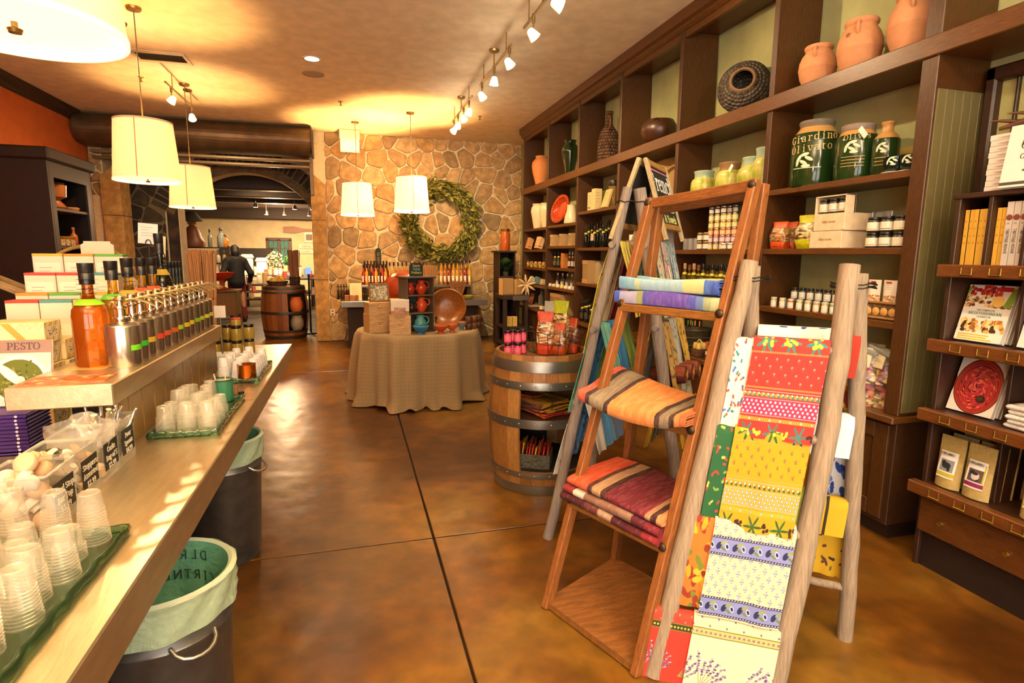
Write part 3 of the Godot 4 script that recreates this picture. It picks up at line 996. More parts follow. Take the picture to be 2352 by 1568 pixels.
func goods_bag(called: String,label: String,at: Vector3,s: Vector3,low: Material,mid: Material,top: Material,turn:=.0,group:="",sd:=1)->Node3D:
	var o:=thing(called,label,"bag",at,turn,group)
	var r:=RandomNumberGenerator.new()
	r.seed=sd
	var ph:=r.randf()*TAU
	var shape:=func(y0: float,y1: float)->Geo:
		return G().grid(28,10,func(u,v):
			var a: float=u*TAU
			var y:=lerpf(y0,y1,v)
			var k:=y/s.y
			var wd:=.9+.12*sin(k*3.0)-.12*smoothstep(.6,.8,k)+.16*smoothstep(.8,1.0,k)
			var dp:=(1.0-smoothstep(.45,1.0,k)*.8)*(.75+.25*minf(1.0,k*8.0))
			var rip:=1.0+.05*sin(a*5.0+ph+y*40.0)+.03*sin(a*9.0-y*60.0)
			var ex:=.65
			return V3(signf(cos(a))*pow(absf(cos(a)),ex)*s.x*.5*dp*rip,y,signf(sin(a))*pow(absf(sin(a)),ex)*s.z*.5*wd*rip),.0,true)
	part(o,"bag_bottom",shape.call(.0,s.y*.27),low)
	part(o,"contents",shape.call(s.y*.27,s.y*.76),mid)
	part(o,"bag_top",shape.call(s.y*.76,s.y),top)
	return o
func lumps(sd: int,c: Array,w:=96,dark:="4a3418")->StandardMaterial3D:
	var key:="lumps %d %s"%[sd,str(c)]
	if mats.has(key): return mats[key]
	var p:=Pic.new(w,w,Color(dark))
	var r:=RandomNumberGenerator.new()
	r.seed=sd
	for k in 220:
		var col:=Color(c[r.randi()%c.size()])
		var x:=r.randf()*w
		var y:=r.randf()*w
		var a:=r.randf()*PI
		p.oval(x,y,r.randf_range(4,8),r.randf_range(2.5,4.5),col.darkened(.25),a)
		p.oval(x,y-1,r.randf_range(2.5,6),r.randf_range(1.5,3.2),col,a)
	var m:=pict(key,p.im,.35)
	m.clearcoat_enabled=true
	m.clearcoat=.7
	m.clearcoat_roughness=.1
	return m
func crinkle(h: String)->StandardMaterial3D:
	var m: StandardMaterial3D=textured("crinkle "+h,Color(h),fine,V3(9,9,9),.22,.0,rough_n,1.6)
	return m
func book(called: String,label: String,at: Vector3,bs: Basis,s: Vector3,cover: Material,front: Material,group:="",spine: Material=null)->Node3D:
	var o:=thing(called,label,"book",at,.0,group)
	o.transform=Transform3D(bs,at)
	part(o,"pages",G().slab(V3(.003,.003,.003),V3(s.x-.004,s.y-.003,s.z-.003)),paper_edge())
	part(o,"cover",G().slab(V3(0,0,0),V3(s.x,s.y,.003)).slab(V3(0,0,s.z-.003),V3(s.x,s.y,s.z)).slab(V3(0,0,0),V3(.004,s.y,s.z)),cover)
	if front: part(o,"front_print",G().quad(V3(0,0,s.z+.0006),V3(s.x,0,s.z+.0006),V3(s.x,s.y,s.z+.0006),V3(0,s.y,s.z+.0006),V3(0,0,1)),front)
	if spine: part(o,"spine_print",G().quad(V3(-.0006,0,0),V3(-.0006,0,s.z),V3(-.0006,s.y,s.z),V3(-.0006,s.y,0),V3(-1,0,0)),spine)
	return o
func paper_edge()->StandardMaterial3D:
	return textured("page_edges",Color(.9,.88,.84),brush,V3(6,6,120),.85)
func round_text(parent: Node,text: String,size: float,r: float,y: float,ang: float,m: Material,slope:=.0,adv:=.62)->void:
	var n:=text.length()
	for k in n:
		if text[k]==" ": continue
		var a:=ang-(k-(n-1)*.5)*size*adv/r
		var d:=V3(cos(a),0,sin(a))
		letters(parent,text[k],size,d*(r+.001)+V3(0,y+(k-(n-1)*.5)*slope,0),Basis(Vector3.UP.cross(d),Vector3.UP,d),m,"Droid Serif")
#  goods on the bookcase
func build_shelf_goods()->void:
	top_row()
	far_bays()
	near_bays()
func clay(h: String)->StandardMaterial3D:
	return textured("clay "+h,Color(h),fine,V3(5,5,5),.85,.0,rough_n,.25)
func top_row()->void:
	var y:=2.71
	var tc:=clay("c88a5c")
	var spots:=[[1874,200,.115,.27,"smallest terracotta jar on the top shelf, left of the other two"],[1969,168,.125,.31,"middle terracotta jar of three on the top shelf, with a small stamped mark"],[2090,125,.125,.33,"tallest terracotta jar on the top shelf, partly behind the last post"]]
	for s in spots:
		var o:=thing("terracotta_jar",s[4],"jar",spot_on(s[0],s[1],3.02,y),.0,"terracotta jars on the top shelf")
		var r: float=s[2]
		var h: float=s[3]
		part(o,"body",G().lathe(prof([0,0,r*.62,0,r*.66,h*.03,r*.9,h*.25,r,h*.45,r*1.012,h*.46,r,h*.475,r*.97,h*.62,r*.84,h*.76,r*.7,h*.84,r*.66,h*.88,r*.74,h*.92,r*.76,h*.97,r*.7,h,r*.6,h*.98,r*.58,h*.85]),32),tc)
		for k in 2:
			var ha:=2.5+PI*k
			var d:=V3(cos(ha),0,sin(ha))
			part(o,"handle",G().tube(bez(d*r*.74+V3(0,h*.88,0),d*r*1.12+V3(0,h*.92,0),d*r*1.15+V3(0,h*.74,0),d*r*.9+V3(0,h*.68,0),8),.011,8),tc)
		if s[0]==1969: part(o,"stamped_mark",G().lathe(prof([.0,.002,.012,.002,.014,.0]),12,V3(-r*.93,h*.68,.02),aim(V3(-1,.35,0))),clay("8e5a38"))
	var bk:=thing("wicker_basket","round dark woven basket lying tilted on the top shelf, mouth facing left","basket",spot_on(1706,262,3.02,y+.205))
	var wick:=basket_mat("6e5638",30)
	var ax:=V3(-.62,.22,.62).normalized()
	part(bk,"body",G().lathe(prof([.0,-.13,.08,-.13,.15,-.11,.19,-.06,.205,.0,.19,.06,.15,.1,.1,.125,.085,.12,.14,.08,.18,.0,.1,-.11,0,-.115]),40,Vector3.ZERO,aim(ax)),wick)
	part(bk,"rim",G().lathe(prof([.078,.115,.092,.115,.1,.127,.092,.138,.08,.138,.074,.127,.078,.115]),32,Vector3.ZERO,aim(ax)),wood("8a6742","x",.6))
	var wb:=thing("wooden_pot","dark brown rounded wooden pot on the top shelf, left of the woven basket","pot",spot_on(1512,335,3.02,y))
	part(wb,"body",G().lathe(prof([0,0,.1,0,.15,.05,.18,.12,.175,.18,.15,.22,.14,.235,.125,.235,.13,.21,.16,.15,.13,.05,0,.02]),36),wood("4f2c17","x",.35))
	part(wb,"handle",G().lathe(prof([.02,-.012,.03,.0,.02,.012,.012,.0,.02,-.012]),14,V3(-.1,.205,.115),aim(V3(-.7,.1,.7))),wood("3a1f10","x",.4))
	var dj:=thing("wicker_demijohn","tall bottle wrapped in brown wicker with a loop handle on the top shelf","bottle",spot_on(1396,375,3.02,y))
	part(dj,"body",G().lathe(prof([0,0,.12,0,.128,.02,.13,.2,.125,.28,.1,.36,.055,.42,.043,.45,.04,.56,.046,.565,.046,.59,.03,.59,.03,.5]),28),basket_mat("93592b",22))
	part(dj,"handle",G().tube(bez(V3(-.03,.5,.06),V3(-.06,.56,.17),V3(-.06,.38,.2),V3(-.05,.36,.085),10),.012,8),wood("8a4f24","x",.6))
	var gv:=thing("green_vase","tall dark green glazed vase with a narrow foot on the top shelf","vase",spot_on(1308,402,3.02,y))
	part(gv,"body",G().lathe(prof([0,0,.06,0,.065,.02,.085,.15,.12,.31,.125,.36,.11,.41,.085,.44,.08,.46,.092,.49,.08,.49,.07,.46]),28),shiny("1d2a12",.1))
	var tv:=thing("terracotta_urn","plain orange terracotta urn at the far end of the top shelf","urn",spot_on(1243,428,3.02,y))
	part(tv,"body",G().lathe(prof([0,0,.085,0,.1,.05,.145,.22,.16,.32,.15,.38,.105,.43,.09,.445,.1,.475,.085,.475,.08,.44]),28),clay("cf8448"))
func basket_mat(h: String,n: int)->StandardMaterial3D:
	var key:="basket %s %d"%[h,n]
	if mats.has(key): return mats[key]
	var c:=Color(h)
	var p:=Pic.new(128,128,c.darkened(.6))
	var hm:=Image.create(128,128,false,Image.FORMAT_RGBA8)
	hm.fill(Color.BLACK)
	var r:=RandomNumberGenerator.new()
	r.seed=3
	for j in 16:
		for i in 8:
			var x0:=i*16+(8 if j%2 else 0)
			var tone:=c.lightened(r.randf_range(.0,.2)) if r.randf()>.4 else c.darkened(r.randf_range(.0,.3))
			for x in 15:
				for y in 7:
					var k:=sin((x+.5)/15.0*PI)*sin((y+.5)/7.0*PI)
					p.put(x0+x,j*8+y,tone.darkened(.45*(1.0-k)))
					hm.set_pixel(posmod(x0+x,128),j*8+y,Color(k,k,k))
	hm.bump_map_to_normal_map(8.0)
	var m:=pict(key,p.im,.75,true)
	m.uv1_scale=V3(n/8.0,n/16.0,1)
	m.normal_enabled=true
	m.normal_texture=ImageTexture.create_from_image(hm)
	return m
func far_bays()->void:
	var cream:=shiny("e2cda2",.2)
	var vz:=thing("cream_vase","cream glazed vase with a lip on the far bay's second shelf","vase",spot_on(1236,522,2.98,2.03))
	part(vz,"body",G().lathe(prof([0,0,.075,0,.08,.03,.11,.2,.125,.28,.115,.34,.09,.37,.105,.4,.09,.4,.08,.37]),24),cream)
	again(vz,spot_on(1256,521,3.06,2.03),.0,"second cream vase, half hidden behind the post in the far bay")
	for k in 2:
		carton("gift_pack",["leaning orange gift pack with a window on the far bay's third shelf","pale leaning gift pack right of the windowed one in the far bay"][k],spot_on(1215+k*24,574,2.96,1.69),V3(.09,.19,.17),paper(["d69a58","dfb47c"][k],"5a3418","8a4a22"),.0,"gift packs in the far bay","box",-.28)
	for k in 5:
		var fr:=thing("pasta_bundle","%s small yellow pasta bundle from the left on the far bay's fourth shelf"%ORD[k],"pasta",spot_on(1213+k*9,612,2.96,1.40),k*.7,"pasta bundles in the far bay")
		part(fr,"bundle",G().lathe(prof([0,0,.03,.0,.042,.05,.03,.09,.0,.1]),12),lumps(4,["d8b43a","e6c95a","c26a2c"]))
		part(fr,"tie",G().lathe(prof([.036,.068,.041,.072,.036,.078]),12),hexm(["b5382a","3c6a2c","d8a030","b5382a","c9552e"][k],.5))
	for k in 4:
		carton("soap_box","%s small boxed soap from the left on the far bay's fifth shelf"%ORD[k],spot_on(1209+k*13,655,2.95,1.12),V3(.08,[.13,.11,.12,.09][k],.085),paper(["cfc8a8","d8cfb0","6a8c84","d0b080"][k],"4a5a4a","3c6a5a"),.0,"boxed soaps in the far bay","box",-.2)
	var tr:=thing("soap_tray","white tray holding a tilted picture and ceramics on the far bay's counter","tray",spot_on(1222,712,2.97,.74))
	part(tr,"tray",G().slab(V3(-.13,0,-.2),V3(.13,.012,.2),.003).slab(V3(-.13,0,-.2),V3(-.12,.04,.2)).slab(V3(.12,0,-.2),V3(.13,.04,.2)),hexm("e6d6b4",.5))
	var cd:=carton("picture_card","picture card of tomatoes leaning in the white tray",tr.position+V3(.02,.014,-.09),V3(.02,.19,.16),lumps(8,["c9552e","e0a050","d87040"]),.0,"","card",-.3)
	cd.position.y+=.004
	single("oval_dish","small cream oval dish standing on edge in the white tray","dish",G().lathe(prof([0,0,.06,.002,.085,.012,.088,.018,.06,.01,0,.008]),20,V3(0,.09,0),aim(V3(-1,.25,.1))),cream,tr.position+V3(-.085,.012,.03))
	bottle("grey_bottle","grey stoneware bottle behind the white tray in the far bay",spot_on(1243,702,3.1,.74),.05,.3,hexm("a8a488",.5),hexm("6a6450",.6))
	for k in 2: carton("soap_block",["cream soap block at the right end of the white tray","cream soap block by the post, right of the white tray"][k],spot_on(1243+k*12,714,2.86+k*.02,.74)+V3(.02,.013-k*.013,0),V3(.07,.05,.07),hexm("e2d2ac",.5),.3,"","soap")
	var pl:=thing("red_platter","glossy red ceramic platter with a scalloped rim standing upright on the shelf","platter",spot_on(1293,515,3.0,2.04+.215))
	var pb:=aim(V3(-1,.28,.25))
	part(pl,"plate",G().lathe(prof([0,.0,.12,.0,.135,.02,.2,.05,.215,.06,.213,.07,.195,.062,.13,.035,.118,.014,0,.012]),40,Vector3.ZERO,pb),shiny("a83a18",.12))
	var sc:=G()
	for k in 26:
		var a:=TAU*k/26.0
		sc.lathe(prof([.0,.03,.018,.024,.024,.01,.02,.0]),8,pb*V3(cos(a)*.185,.05,sin(a)*.185),pb)
	part(pl,"scalloped_rim",sc,shiny("b5441e",.12))
	single("cream_pitcher","cream ceramic pitcher standing in front of the red platter","pitcher",G().lathe(prof([0,0,.1,0,.105,.02,.09,.1,.065,.17,.06,.23,.065,.25,.05,.25]),20),cream,spot_on(1312,511,2.95,2.04))
	for k in 3:
		var gp:=crate("gift_crate","%s little wooden gift crate of jars from the left below the red platter"%ORD[k],spot_on(1277+k*21.5,563,2.98,1.735),V3(.14,.17,.125),"d8b070",4,.0,"gift crates below the red platter")
		part(gp,"jar",G().lathe(prof([0,.012,.05,.012,.05,.12,0,.12]),14),hexm(["d8b838","b0402c","a83848"][k],.3))
	for k in 3: bottle("sauce_bottle","%s dark sauce bottle from the left on the shelf below the gift crates"%ORD[k],spot_on(1275+k*8,614,2.96,1.42),.032,.23,shiny("1c1a12"),hexm("2a2a24",.4),paper("4a4430","c9b060"),hexm("d8c23c",.6),"sauce bottles below the gift crates")
	carton("orange_box","upright orange carton between the sauce bottles below the gift crates",spot_on(1296,615,2.96,1.42),V3(.08,.21,.09),paper("b8782c","6a3c14","d84a2a"))
	for k in 3: bottle("spice_bottle","%s slim bottle from the left, right of the orange carton"%ORD[k],spot_on(1308+k*7,614,2.96,1.42),.026,.23,shiny("2a2018"),hexm("c9c4b0",.4),paper("c0b0a0","40302c"),hexm("d06a38",.6),"slim bottles right of the orange carton")
	for k in 5: bottle("bath_bottle","%s white capped little bottle from the left on the shelf of soaps"%ORD[k],spot_on(1270+k*11,655,3.02,1.13),.03,.21,liquid("d8d2c0"),hexm("eae6da",.4),paper("e4dcc4","50584a"),null,"white capped bottles on the soap shelf")
	for k in 7:
		single("soap","%s soap from the left in the row before the white capped bottles"%ORD[k],"soap",G().lathe(prof([0,0,.03,.002,.036,.02,.026,.045,0,.05]),12,Vector3.ZERO,Basis(),1.0,1.2),hexm(["ece2c8","d8c98a","e8d8b0","dcc860","e6dcc6","ece4d2","dacb98"][k],.5),spot_on(1263+k*9.3,658+k*.8,2.93,1.13),.0,"soaps before the white capped bottles")
	crate("long_crate","long pale slatted wooden crate on the counter behind the barrel's snack bags",spot_on(1290,735,2.98,.74),V3(.2,.3,.46),"cfa468",9)
	carton("cookbook_box","pale boxed set with a plant picture at the left of the third bay's upper shelf",spot_on(1358,475,2.98,2.16),V3(.06,.24,.12),paper("d0bc86","4a5228","6a7a3a"))
	carton("cream_carton","tall cream carton beside the boxed set on the third bay's upper shelf",spot_on(1370,472,2.96,2.16),V3(.1,.26,.1),paper("d9c084","7a6428"))
	carton("olive_carton","olive green carton behind the cream one on the third bay's upper shelf",spot_on(1383,470,3.04,2.16),V3(.08,.24,.1),hexm("6a6a1e",.5))
	carton("leaning_book","cream book leaning back in the third bay's upper shelf",spot_on(1394,471,2.95,2.16),V3(.03,.22,.15),paper("d6b878","7a5a2c"),.0,"","book",-.3)
	cap_jar("storage_jar","clear storage jar with a dark lid behind the leaning cream book",spot_on(1408,466,3.05,2.16),.07,.33,liquid("caa868"),hexm("2a2018",.4),null)
	for k in 10:
		var b:=bottle("oil_bottle","%s dark oil bottle with a yellow tag from the left in the third bay"%ORD[k],spot_on(1345+k*6.6,567,2.96+(k%3)*.06,1.70),.032,.27+.035*(k%3),shiny("16160c"),hexm("14130f",.4),null,hexm("d9c24a",.6),"dark oil bottles on the third bay's middle shelf")
	single("price_card","square tan price card hanging before the dark oil bottles","card",G().box(Vector3.ZERO,V3(.004,.085,.085)),paper("d8b584","7a5a34"),spot_on(1360,545,2.9,1.83))
	bottle("oil_bottle","lone dark oil bottle left of the tall slatted crate",spot_on(1343,655,2.96,1.25),.032,.24,shiny("16160c"),hexm("14130f",.4),null,hexm("d9c24a",.6))
	crate("tall_crate","tall pale slatted wine crate on the third bay's lower shelf",spot_on(1358,655,2.98,1.25),V3(.18,.29,.17),"d0a668",5)
	carton("board_box","plain grey board box beside the tall slatted crate",spot_on(1378,655,3.04,1.25),V3(.1,.28,.16),hexm("a89878",.7))
	bottle("oil_bottle","dark oil bottle with a yellow foot right of the tall slatted crate",spot_on(1384,655,2.92,1.25),.032,.22,shiny("2a2408"),hexm("14130f",.4),paper("c9b040","5a4a10"))
	for k in 8:
		bottle("vinegar_bottle","%s dark bottle from the left standing on the third bay's counter"%ORD[k],spot_on(1326+(k%4)*9+k*1.5,755,2.93+(k/4)*.08,.74),.033,.3-.04*(k%2),shiny("14140c"),hexm("14130f",.4),paper("3a3420","c9b060"),hexm("d2b846",.6),"dark bottles on the third bay's counter")
	for k in 2:
		var p:=thing("round_platter",["tan speckled round platter standing behind the chalkboard","second tan platter, mostly hidden by the post"][k],"platter",spot_on(1524+k*26,450,3.04-k*.06,2.16+.2-k*.05))
		part(p,"plate",G().lathe(prof([0,.0,.12,.0,.19-k*.04,.03,.2-k*.05,.04,.185-k*.05,.04,.12,.012,0,.012]),36,Vector3.ZERO,aim(V3(-1,.3,.35))),textured("speckled",Color("b98a3c"),speck,V3(8,8,8),.35))
	crate("orange_crate","small orange slatted crate on the shelf behind the chalkboard's foot",spot_on(1511,570,2.94,1.70),V3(.12,.2,.14),"d89030",4)
	carton("white_box","small white box seen between the ladder poles behind the chalkboard",spot_on(1455,566,2.96,1.70),V3(.07,.13,.08),hexm("e8e2d2",.5),.2)
	for k in 6: bottle("oil_bottle","%s dark oil bottle from the left behind the ladders' patterned towels"%ORD[k],spot_on(1440+k*20,660,3.0,1.25),.035,.27,shiny("16160c"),hexm("14130f",.4),null,hexm("d9c24a",.6),"dark oil bottles behind the ladders")
func near_bays()->void:
	var yg:=glaze_mat()
	var teal:=shiny("9fb49a",.2)
	var js:=[[1616,427,.112,.27,"matt","leftmost yellow green glazed jar with a broad teal neck"],[1675,420,.112,.29,"brown","yellow green glazed jar with a tan neck and white tag"],[1727,413,.115,.29,"round","rounded yellow green glazed jar with a pale teal neck"],[1752,408,.08,.34,"tall","tall yellow green glazed jar half hidden by the post"]]
	for s in js:
		var o:=thing("glazed_jar",s[5],"jar",spot_on(s[0],s[1],3.0,2.07),.0,"yellow green glazed jars")
		var r: float=s[2]
		var h: float=s[3]
		var belly:=prof([0,0,r*.92,0,r*.96,h*.04,r,h*.4,r*.97,h*.62,r*.88,h*.72,r*.72,h*.77]) if s[4]!="round" else prof([0,0,r*.62,0,r*.66,h*.04,r*.95,h*.36,r,h*.52,r*.9,h*.68,r*.64,h*.77])
		part(o,"body",G().lathe(belly,28),yg)
		var nk:=r*(.72 if s[4]!="round" else .64)
		part(o,"neck",G().lathe(prof([nk,h*.77,nk*1.0,h*.92,nk*1.08,h*.95,nk*1.08,h*.99,nk*.95,h,nk*.85,h*.96,nk*.85,h*.8]),28),teal if s[4]!="brown" else textured("tan_neck",Color("8e6c44"),fine,V3(5,5,5),.5))
		if s[4]=="brown": part(o,"price_tag",G().box(V3(-.06,h*.8,.09),V3(.004,.06,.03),.0,Basis(Vector3.RIGHT,.7)),hexm("eee6d6",.6),"white price tag")
	var ink:=hexm("c9a86c",.4)
	var pale:=hexm("dcdcb8",.4)
	var g1:=glaze_jar("large dark green olive jar with a tan neck and gold lettering",1866,418,.148,.42,true)
	round_text(g1,"Giardino",.062,.15,.30,PI-.72,ink,.003)
	round_text(g1,"Olivato",.062,.15,.235,PI-.62,ink,.003)
	olive_sprig(g1,.149,.15,PI-.35,pale,1.0)
	part(g1,"painted_line",wrap_label(.1495,.108,.113,PI-.5,.6),pale)
	var g2:=glaze_jar("medium dark green olive jar with a grey lip and a hanging tag",1962,404,.118,.33,false)
	round_text(g2,"Olives",.04,.119,.245,PI-.75,ink,.001)
	olive_sprig(g2,.119,.18,PI-.5,pale,.8)
	for k in 4: part(g2,"painted_line",wrap_label(.1188,.13-k*.018,.133-k*.018,PI-.6,.55),ink)
	part(g2,"price_tag",G().box(V3(-.07,.265,.1),V3(.004,.075,.032),.0,Basis(Vector3.RIGHT,-.7)),hexm("eee6da",.6),"white price tag")
	var g3:=thing("green_bottle","dark green stoneware bottle with a tan neck right of the olive jars","bottle",spot_on(2030,390,3.0,2.07))
	part(g3,"body",G().lathe(prof([0,0,.066,0,.07,.01,.07,.2,.066,.21]),26),shiny("1f3314",.12))
	part(g3,"neck",G().lathe(prof([.066,.21,.05,.235,.03,.25,.029,.29,.034,.295,.034,.305,.02,.305]),24),hexm("b98a4e",.4))
	olive_sprig(g3,.071,.15,PI-.4,pale,.6)
	for k in 3: part(g3,"painted_line",wrap_label(.0708,.10-k*.02,.103-k*.02,PI-.5,.6),ink)
	for k in 2:
		var b:=thing("green_bowl",["small dark green bowl with an olive print, nearer the green bottle","small dark green bowl with an olive print, by the last post"][k],"bowl",spot_on(2054+k*36,384-k*8,2.94+k*.02,2.07+.008),.0,"small green bowls")
		part(b,"body",G().lathe(prof([0,0,.035,0,.05,.015,.058,.08,.055,.082,.046,.02,0,.012]),24),shiny("10201a",.1))
		olive_sprig(b,.057,.05,PI-.4,pale,.5)
		var d:=thing("white_coaster",["white scalloped coaster under the nearer green bowl","white scalloped coaster under the green bowl by the post"][k],"coaster",spot_on(2054+k*36,384-k*8,2.94+k*.02,2.07))
		part(d,"disc",G().lathe(prof([0,0,.062,0,.066,.003,.06,.007,0,.007]),20),hexm("e6dccc",.6))
	single("yellow_tray","pale yellow tray leaning at the back of the shelf behind the green bowls","tray",G().box(V3(0,.09,0),V3(.015,.18,.3),.005,Basis(Vector3.BACK,-.18)),hexm("c9a84c",.5),V3(3.16,2.072,-2.66))
	var lidm:=hexm("c8c2b4",.3,.8)
	var band:=[["d8b838","e0d8b8"],["b06a80","e2c8c4"],["d86a20","e8c090"],["d8a020","e8d8a0"],["e0b830","e8dcb0"],["3a342a","d8d0c0"]]
	var first: Node3D=null
	for c in 5:
		for row in 6:
			if c>2 and row<0: continue
			var p:=spot_on(1632+c*13.5,553,2.94+(.03 if c>2 else .0),1.66+row*.0585)
			var lb:="small preserve jar in the %s stacked column from the left, %s up from the shelf"%[ORD[c],ORD[row]]
			cap_jar("preserve_jar",lb,p,.024,.058,hexm(band[row][0],.2),lidm,paper(band[row][1],"6a4a3a"),"stacked preserve jars")
	for k in 4: cap_jar("mustard_jar",["lower left dark lidded jar beside the preserve stack","upper left dark lidded jar beside the preserve stack","lower right dark lidded jar beside the preserve stack","upper right dark lidded jar beside the preserve stack"][k],spot_on(1609+(k/2)*14,555,2.92,1.66+(k%2)*.073),.03,.072,hexm("4a3a20",.3),hexm("b08a48",.4,.5),paper("e6dcc8","4a3a2a"),"dark lidded jars by the preserve stack")
	for k in 3: single("acrylic_box","%s little clear box from the left beside the dark lidded jars"%ORD[k],"box",G().box(V3(0,.05,0),V3(.05,.1,.045),.002),glass(Color(.85,.85,.85),.3),spot_on(1578+k*13,557,2.92,1.66),.0,"little clear boxes")
	for k in 3: cap_jar("honey_jar","%s squat white labelled jar from the left before the preserve stack"%ORD[k],spot_on(1664+k*15,556,2.89,1.66),.026,.05,hexm("8a6a30",.3),hexm("d8d0c0",.4,.5),paper("efe6d4","5a4a3a"),"squat jars before the preserve stack")
	carton("yellow_bottle_box","narrow yellow carton with a bottle picture beside the post",spot_on(1735,550,2.95,1.66),V3(.06,.17,.06),paper("dcae48","6a4a18"))
	bottle("dark_bottle","dark bottle behind the narrow yellow carton",spot_on(1738,548,3.05,1.66),.03,.22,shiny("1a140c"),hexm("14130f",.4))
	for k in 10:
		var b:=bottle("lemon_oil_bottle","%s golden oil bottle from the left in the row above the blue folded towels"%ORD[k],spot_on(1571+k*10.4,662,2.94+.05*(k%2),1.25),.034,.29-.012*(k%2),liquid("c9a020"),clay("c99468") if k<4 else hexm("1a140c",.4),null,hexm("d8cc3c",.5),"golden oil bottles behind the blue towels")
	var lc:=spot_on(1576,818,2.96,.74)
	var tub:=thing("galvanized_tub","grey galvanised tub of oil bottles with a chalk sign on the counter","tub",spot_on(1590,818,3.0,.74))
	part(tub,"tub",G().lathe(prof([0,0,.12,0,.125,.01,.15,.2,.158,.205,.158,.215,.145,.21,.12,.02,0,.015]),30),textured("tub_zinc",Color("6e6650"),mottle,V3(4,4,4),.45,.6))
	for y in [.07,.14]: part(tub,"rib",G().lathe(prof([.13+y*.12,y-.005,.139+y*.12,y,.13+y*.12,y+.005]),30),hexm("7d7458",.4,.6))
	var sg:=part(tub,"chalk_sign",G().box(V3(-.165,.09,.02),V3(.006,.15,.16),.002),hexm("17150f",.7))
	for k in 3: letters(tub,["Grove","2.99","each"][k],.045,V3(-.17,.135-k*.045,.02),Basis(V3(0,0,1),Vector3.UP,Vector3.LEFT),hexm("d8d048",.6))
	for k in 6:
		bottle("dipping_bottle","%s slim bottle with a coloured cap standing in the galvanised tub"%ORD[k],tub.position+V3(-.05+.05*(k%2),.016,-.09+k*.035),.014,.27,shiny("3a2a14"),hexm(["6a9a30","d87040","4a8a30","e0a050","6a9a30","c9802c"][k],.5),null,null,"slim bottles in the tub")
	for k in 4:
		var wk:=thing("mini_crate",["small straw carrier of goods right of the galvanised tub","small crate of orange goods right of the straw carrier","low orange basket with a white tag on the counter","farther orange basket of goods on the counter"][k],"basket",spot_on(1605+k*16,818+k*4,2.9+(k%2)*.08,.74))
		part(wk,"tray",G().slab(V3(-.05,0,-.045),V3(.05,.07,.045),.004),basket_mat("a8682c",12))
		for j in 4: part(wk,"jar",G().lathe(prof([0,.06,.02,.06,.022,.1,.016,.12,0,.122]),10,V3(-.025+.05*(j%2),0,-.02+.045*(j/2))),hexm(["d8b858","c9552e","b8642c","c07038"][k],.4))
		if k==0: part(wk,"handle",G().tube(bez(V3(0,.07,-.04),V3(0,.17,-.04),V3(0,.17,.04),V3(0,.07,.04),8),.006,6),hexm("d8b858",.6))
		if k==2: part(wk,"price_tag",G().box(V3(-.054,.06,0),V3(.003,.03,.06)),hexm("f0eadc",.6),"white price tag")
	var clear_o:=lumps(31,["d88a50","e0b078","c86030","8a9a40"])
	var clear_y:=lumps(32,["e0c078","e8d8a0","d0a860"])
	goods_bag("snack_bag","orange snack bag with a folded over top beside the post",spot_on(1790,571,2.94,1.66),V3(.1,.19,.13),crinkle("d8521a"),clear_o,crinkle("d85a24"),.2,"orange snack bags",1)
	goods_bag("snack_bag","second orange snack bag, behind and right of the folded one",spot_on(1818,569,3.03,1.66),V3(.1,.19,.12),crinkle("c94e1e"),clear_o,crinkle("d06030"),-.1,"orange snack bags",2)
	goods_bag("snack_bag","front yellow green snack bag on the shelf beside the wooden boxes",spot_on(1852,571,2.93,1.66),V3(.11,.22,.145),crinkle("c4c010"),clear_y,crinkle("ccc81c"),.1,"yellow green snack bags",3)
	goods_bag("snack_bag","rear yellow green snack bag, half behind the front one",spot_on(1874,569,3.04,1.66),V3(.11,.21,.14),crinkle("b0b414"),clear_y,crinkle("c0be20"),-.2,"yellow green snack bags",4)
	var wb:=textured("pale_box",Color("ead0a8"),fine,V3(3,3,3),.6)
	for k in 2:
		var q:=spot_on(1921+k*5,566,2.97,1.66+k*.108)
		var o:=thing("wooden_box",["lower pale wooden box under the one with jars","upper pale wooden box with three jars in its window"][k],"box",q,.0,"pale wooden boxes")
		var w:=.25-k*.012
		var h:=.106 if k==0 else .215
		part(o,"body",G().slab(V3(-.095,0,-w*.5),V3(.12,.106,w*.5),.003),wb)
		if k==1:
			part(o,"back_panel",G().slab(V3(-.03,.106,-w*.5),V3(-.02,h,w*.5)),wb)
			part(o,"frame",G().slab(V3(-.095,h-.008,-w*.5),V3(-.02,h,w*.5),.002).slab(V3(-.095,.1,-w*.5),V3(-.02,h,-w*.5+.008),.002).slab(V3(-.095,.1,w*.5-.008),V3(-.02,h,w*.5),.002),wb)
		letters(o,"Olive Grove",.02,V3(-.0965,.055,0),Basis(V3(0,0,1),Vector3.UP,Vector3.LEFT),hexm("a8844e",.7))
		if k==1:
			for j in 3: cap_jar("tapenade_jar","%s black lidded jar from the left in the upper wooden box"%ORD[j],q+V3(-.06,.107,-.075+j*.075),.031,.09,hexm("3a2c18",.3),hexm("161410",.35),paper("ece4cc","5a5236",["c8b040","6a2a2c","c8702c"][j]),"jars in the wooden box")
	for c in 2:
		single("clear_case",["clear plastic case behind the wooden boxes, nearer one","clear plastic case behind the stacked jars, farther one"][c],"case",G().box(V3(0,.11,0),V3(.1,.22,.11),.003),glass(Color(.85,.9,.92),.22),V3(3.12,1.66,-2.86+c*.13))
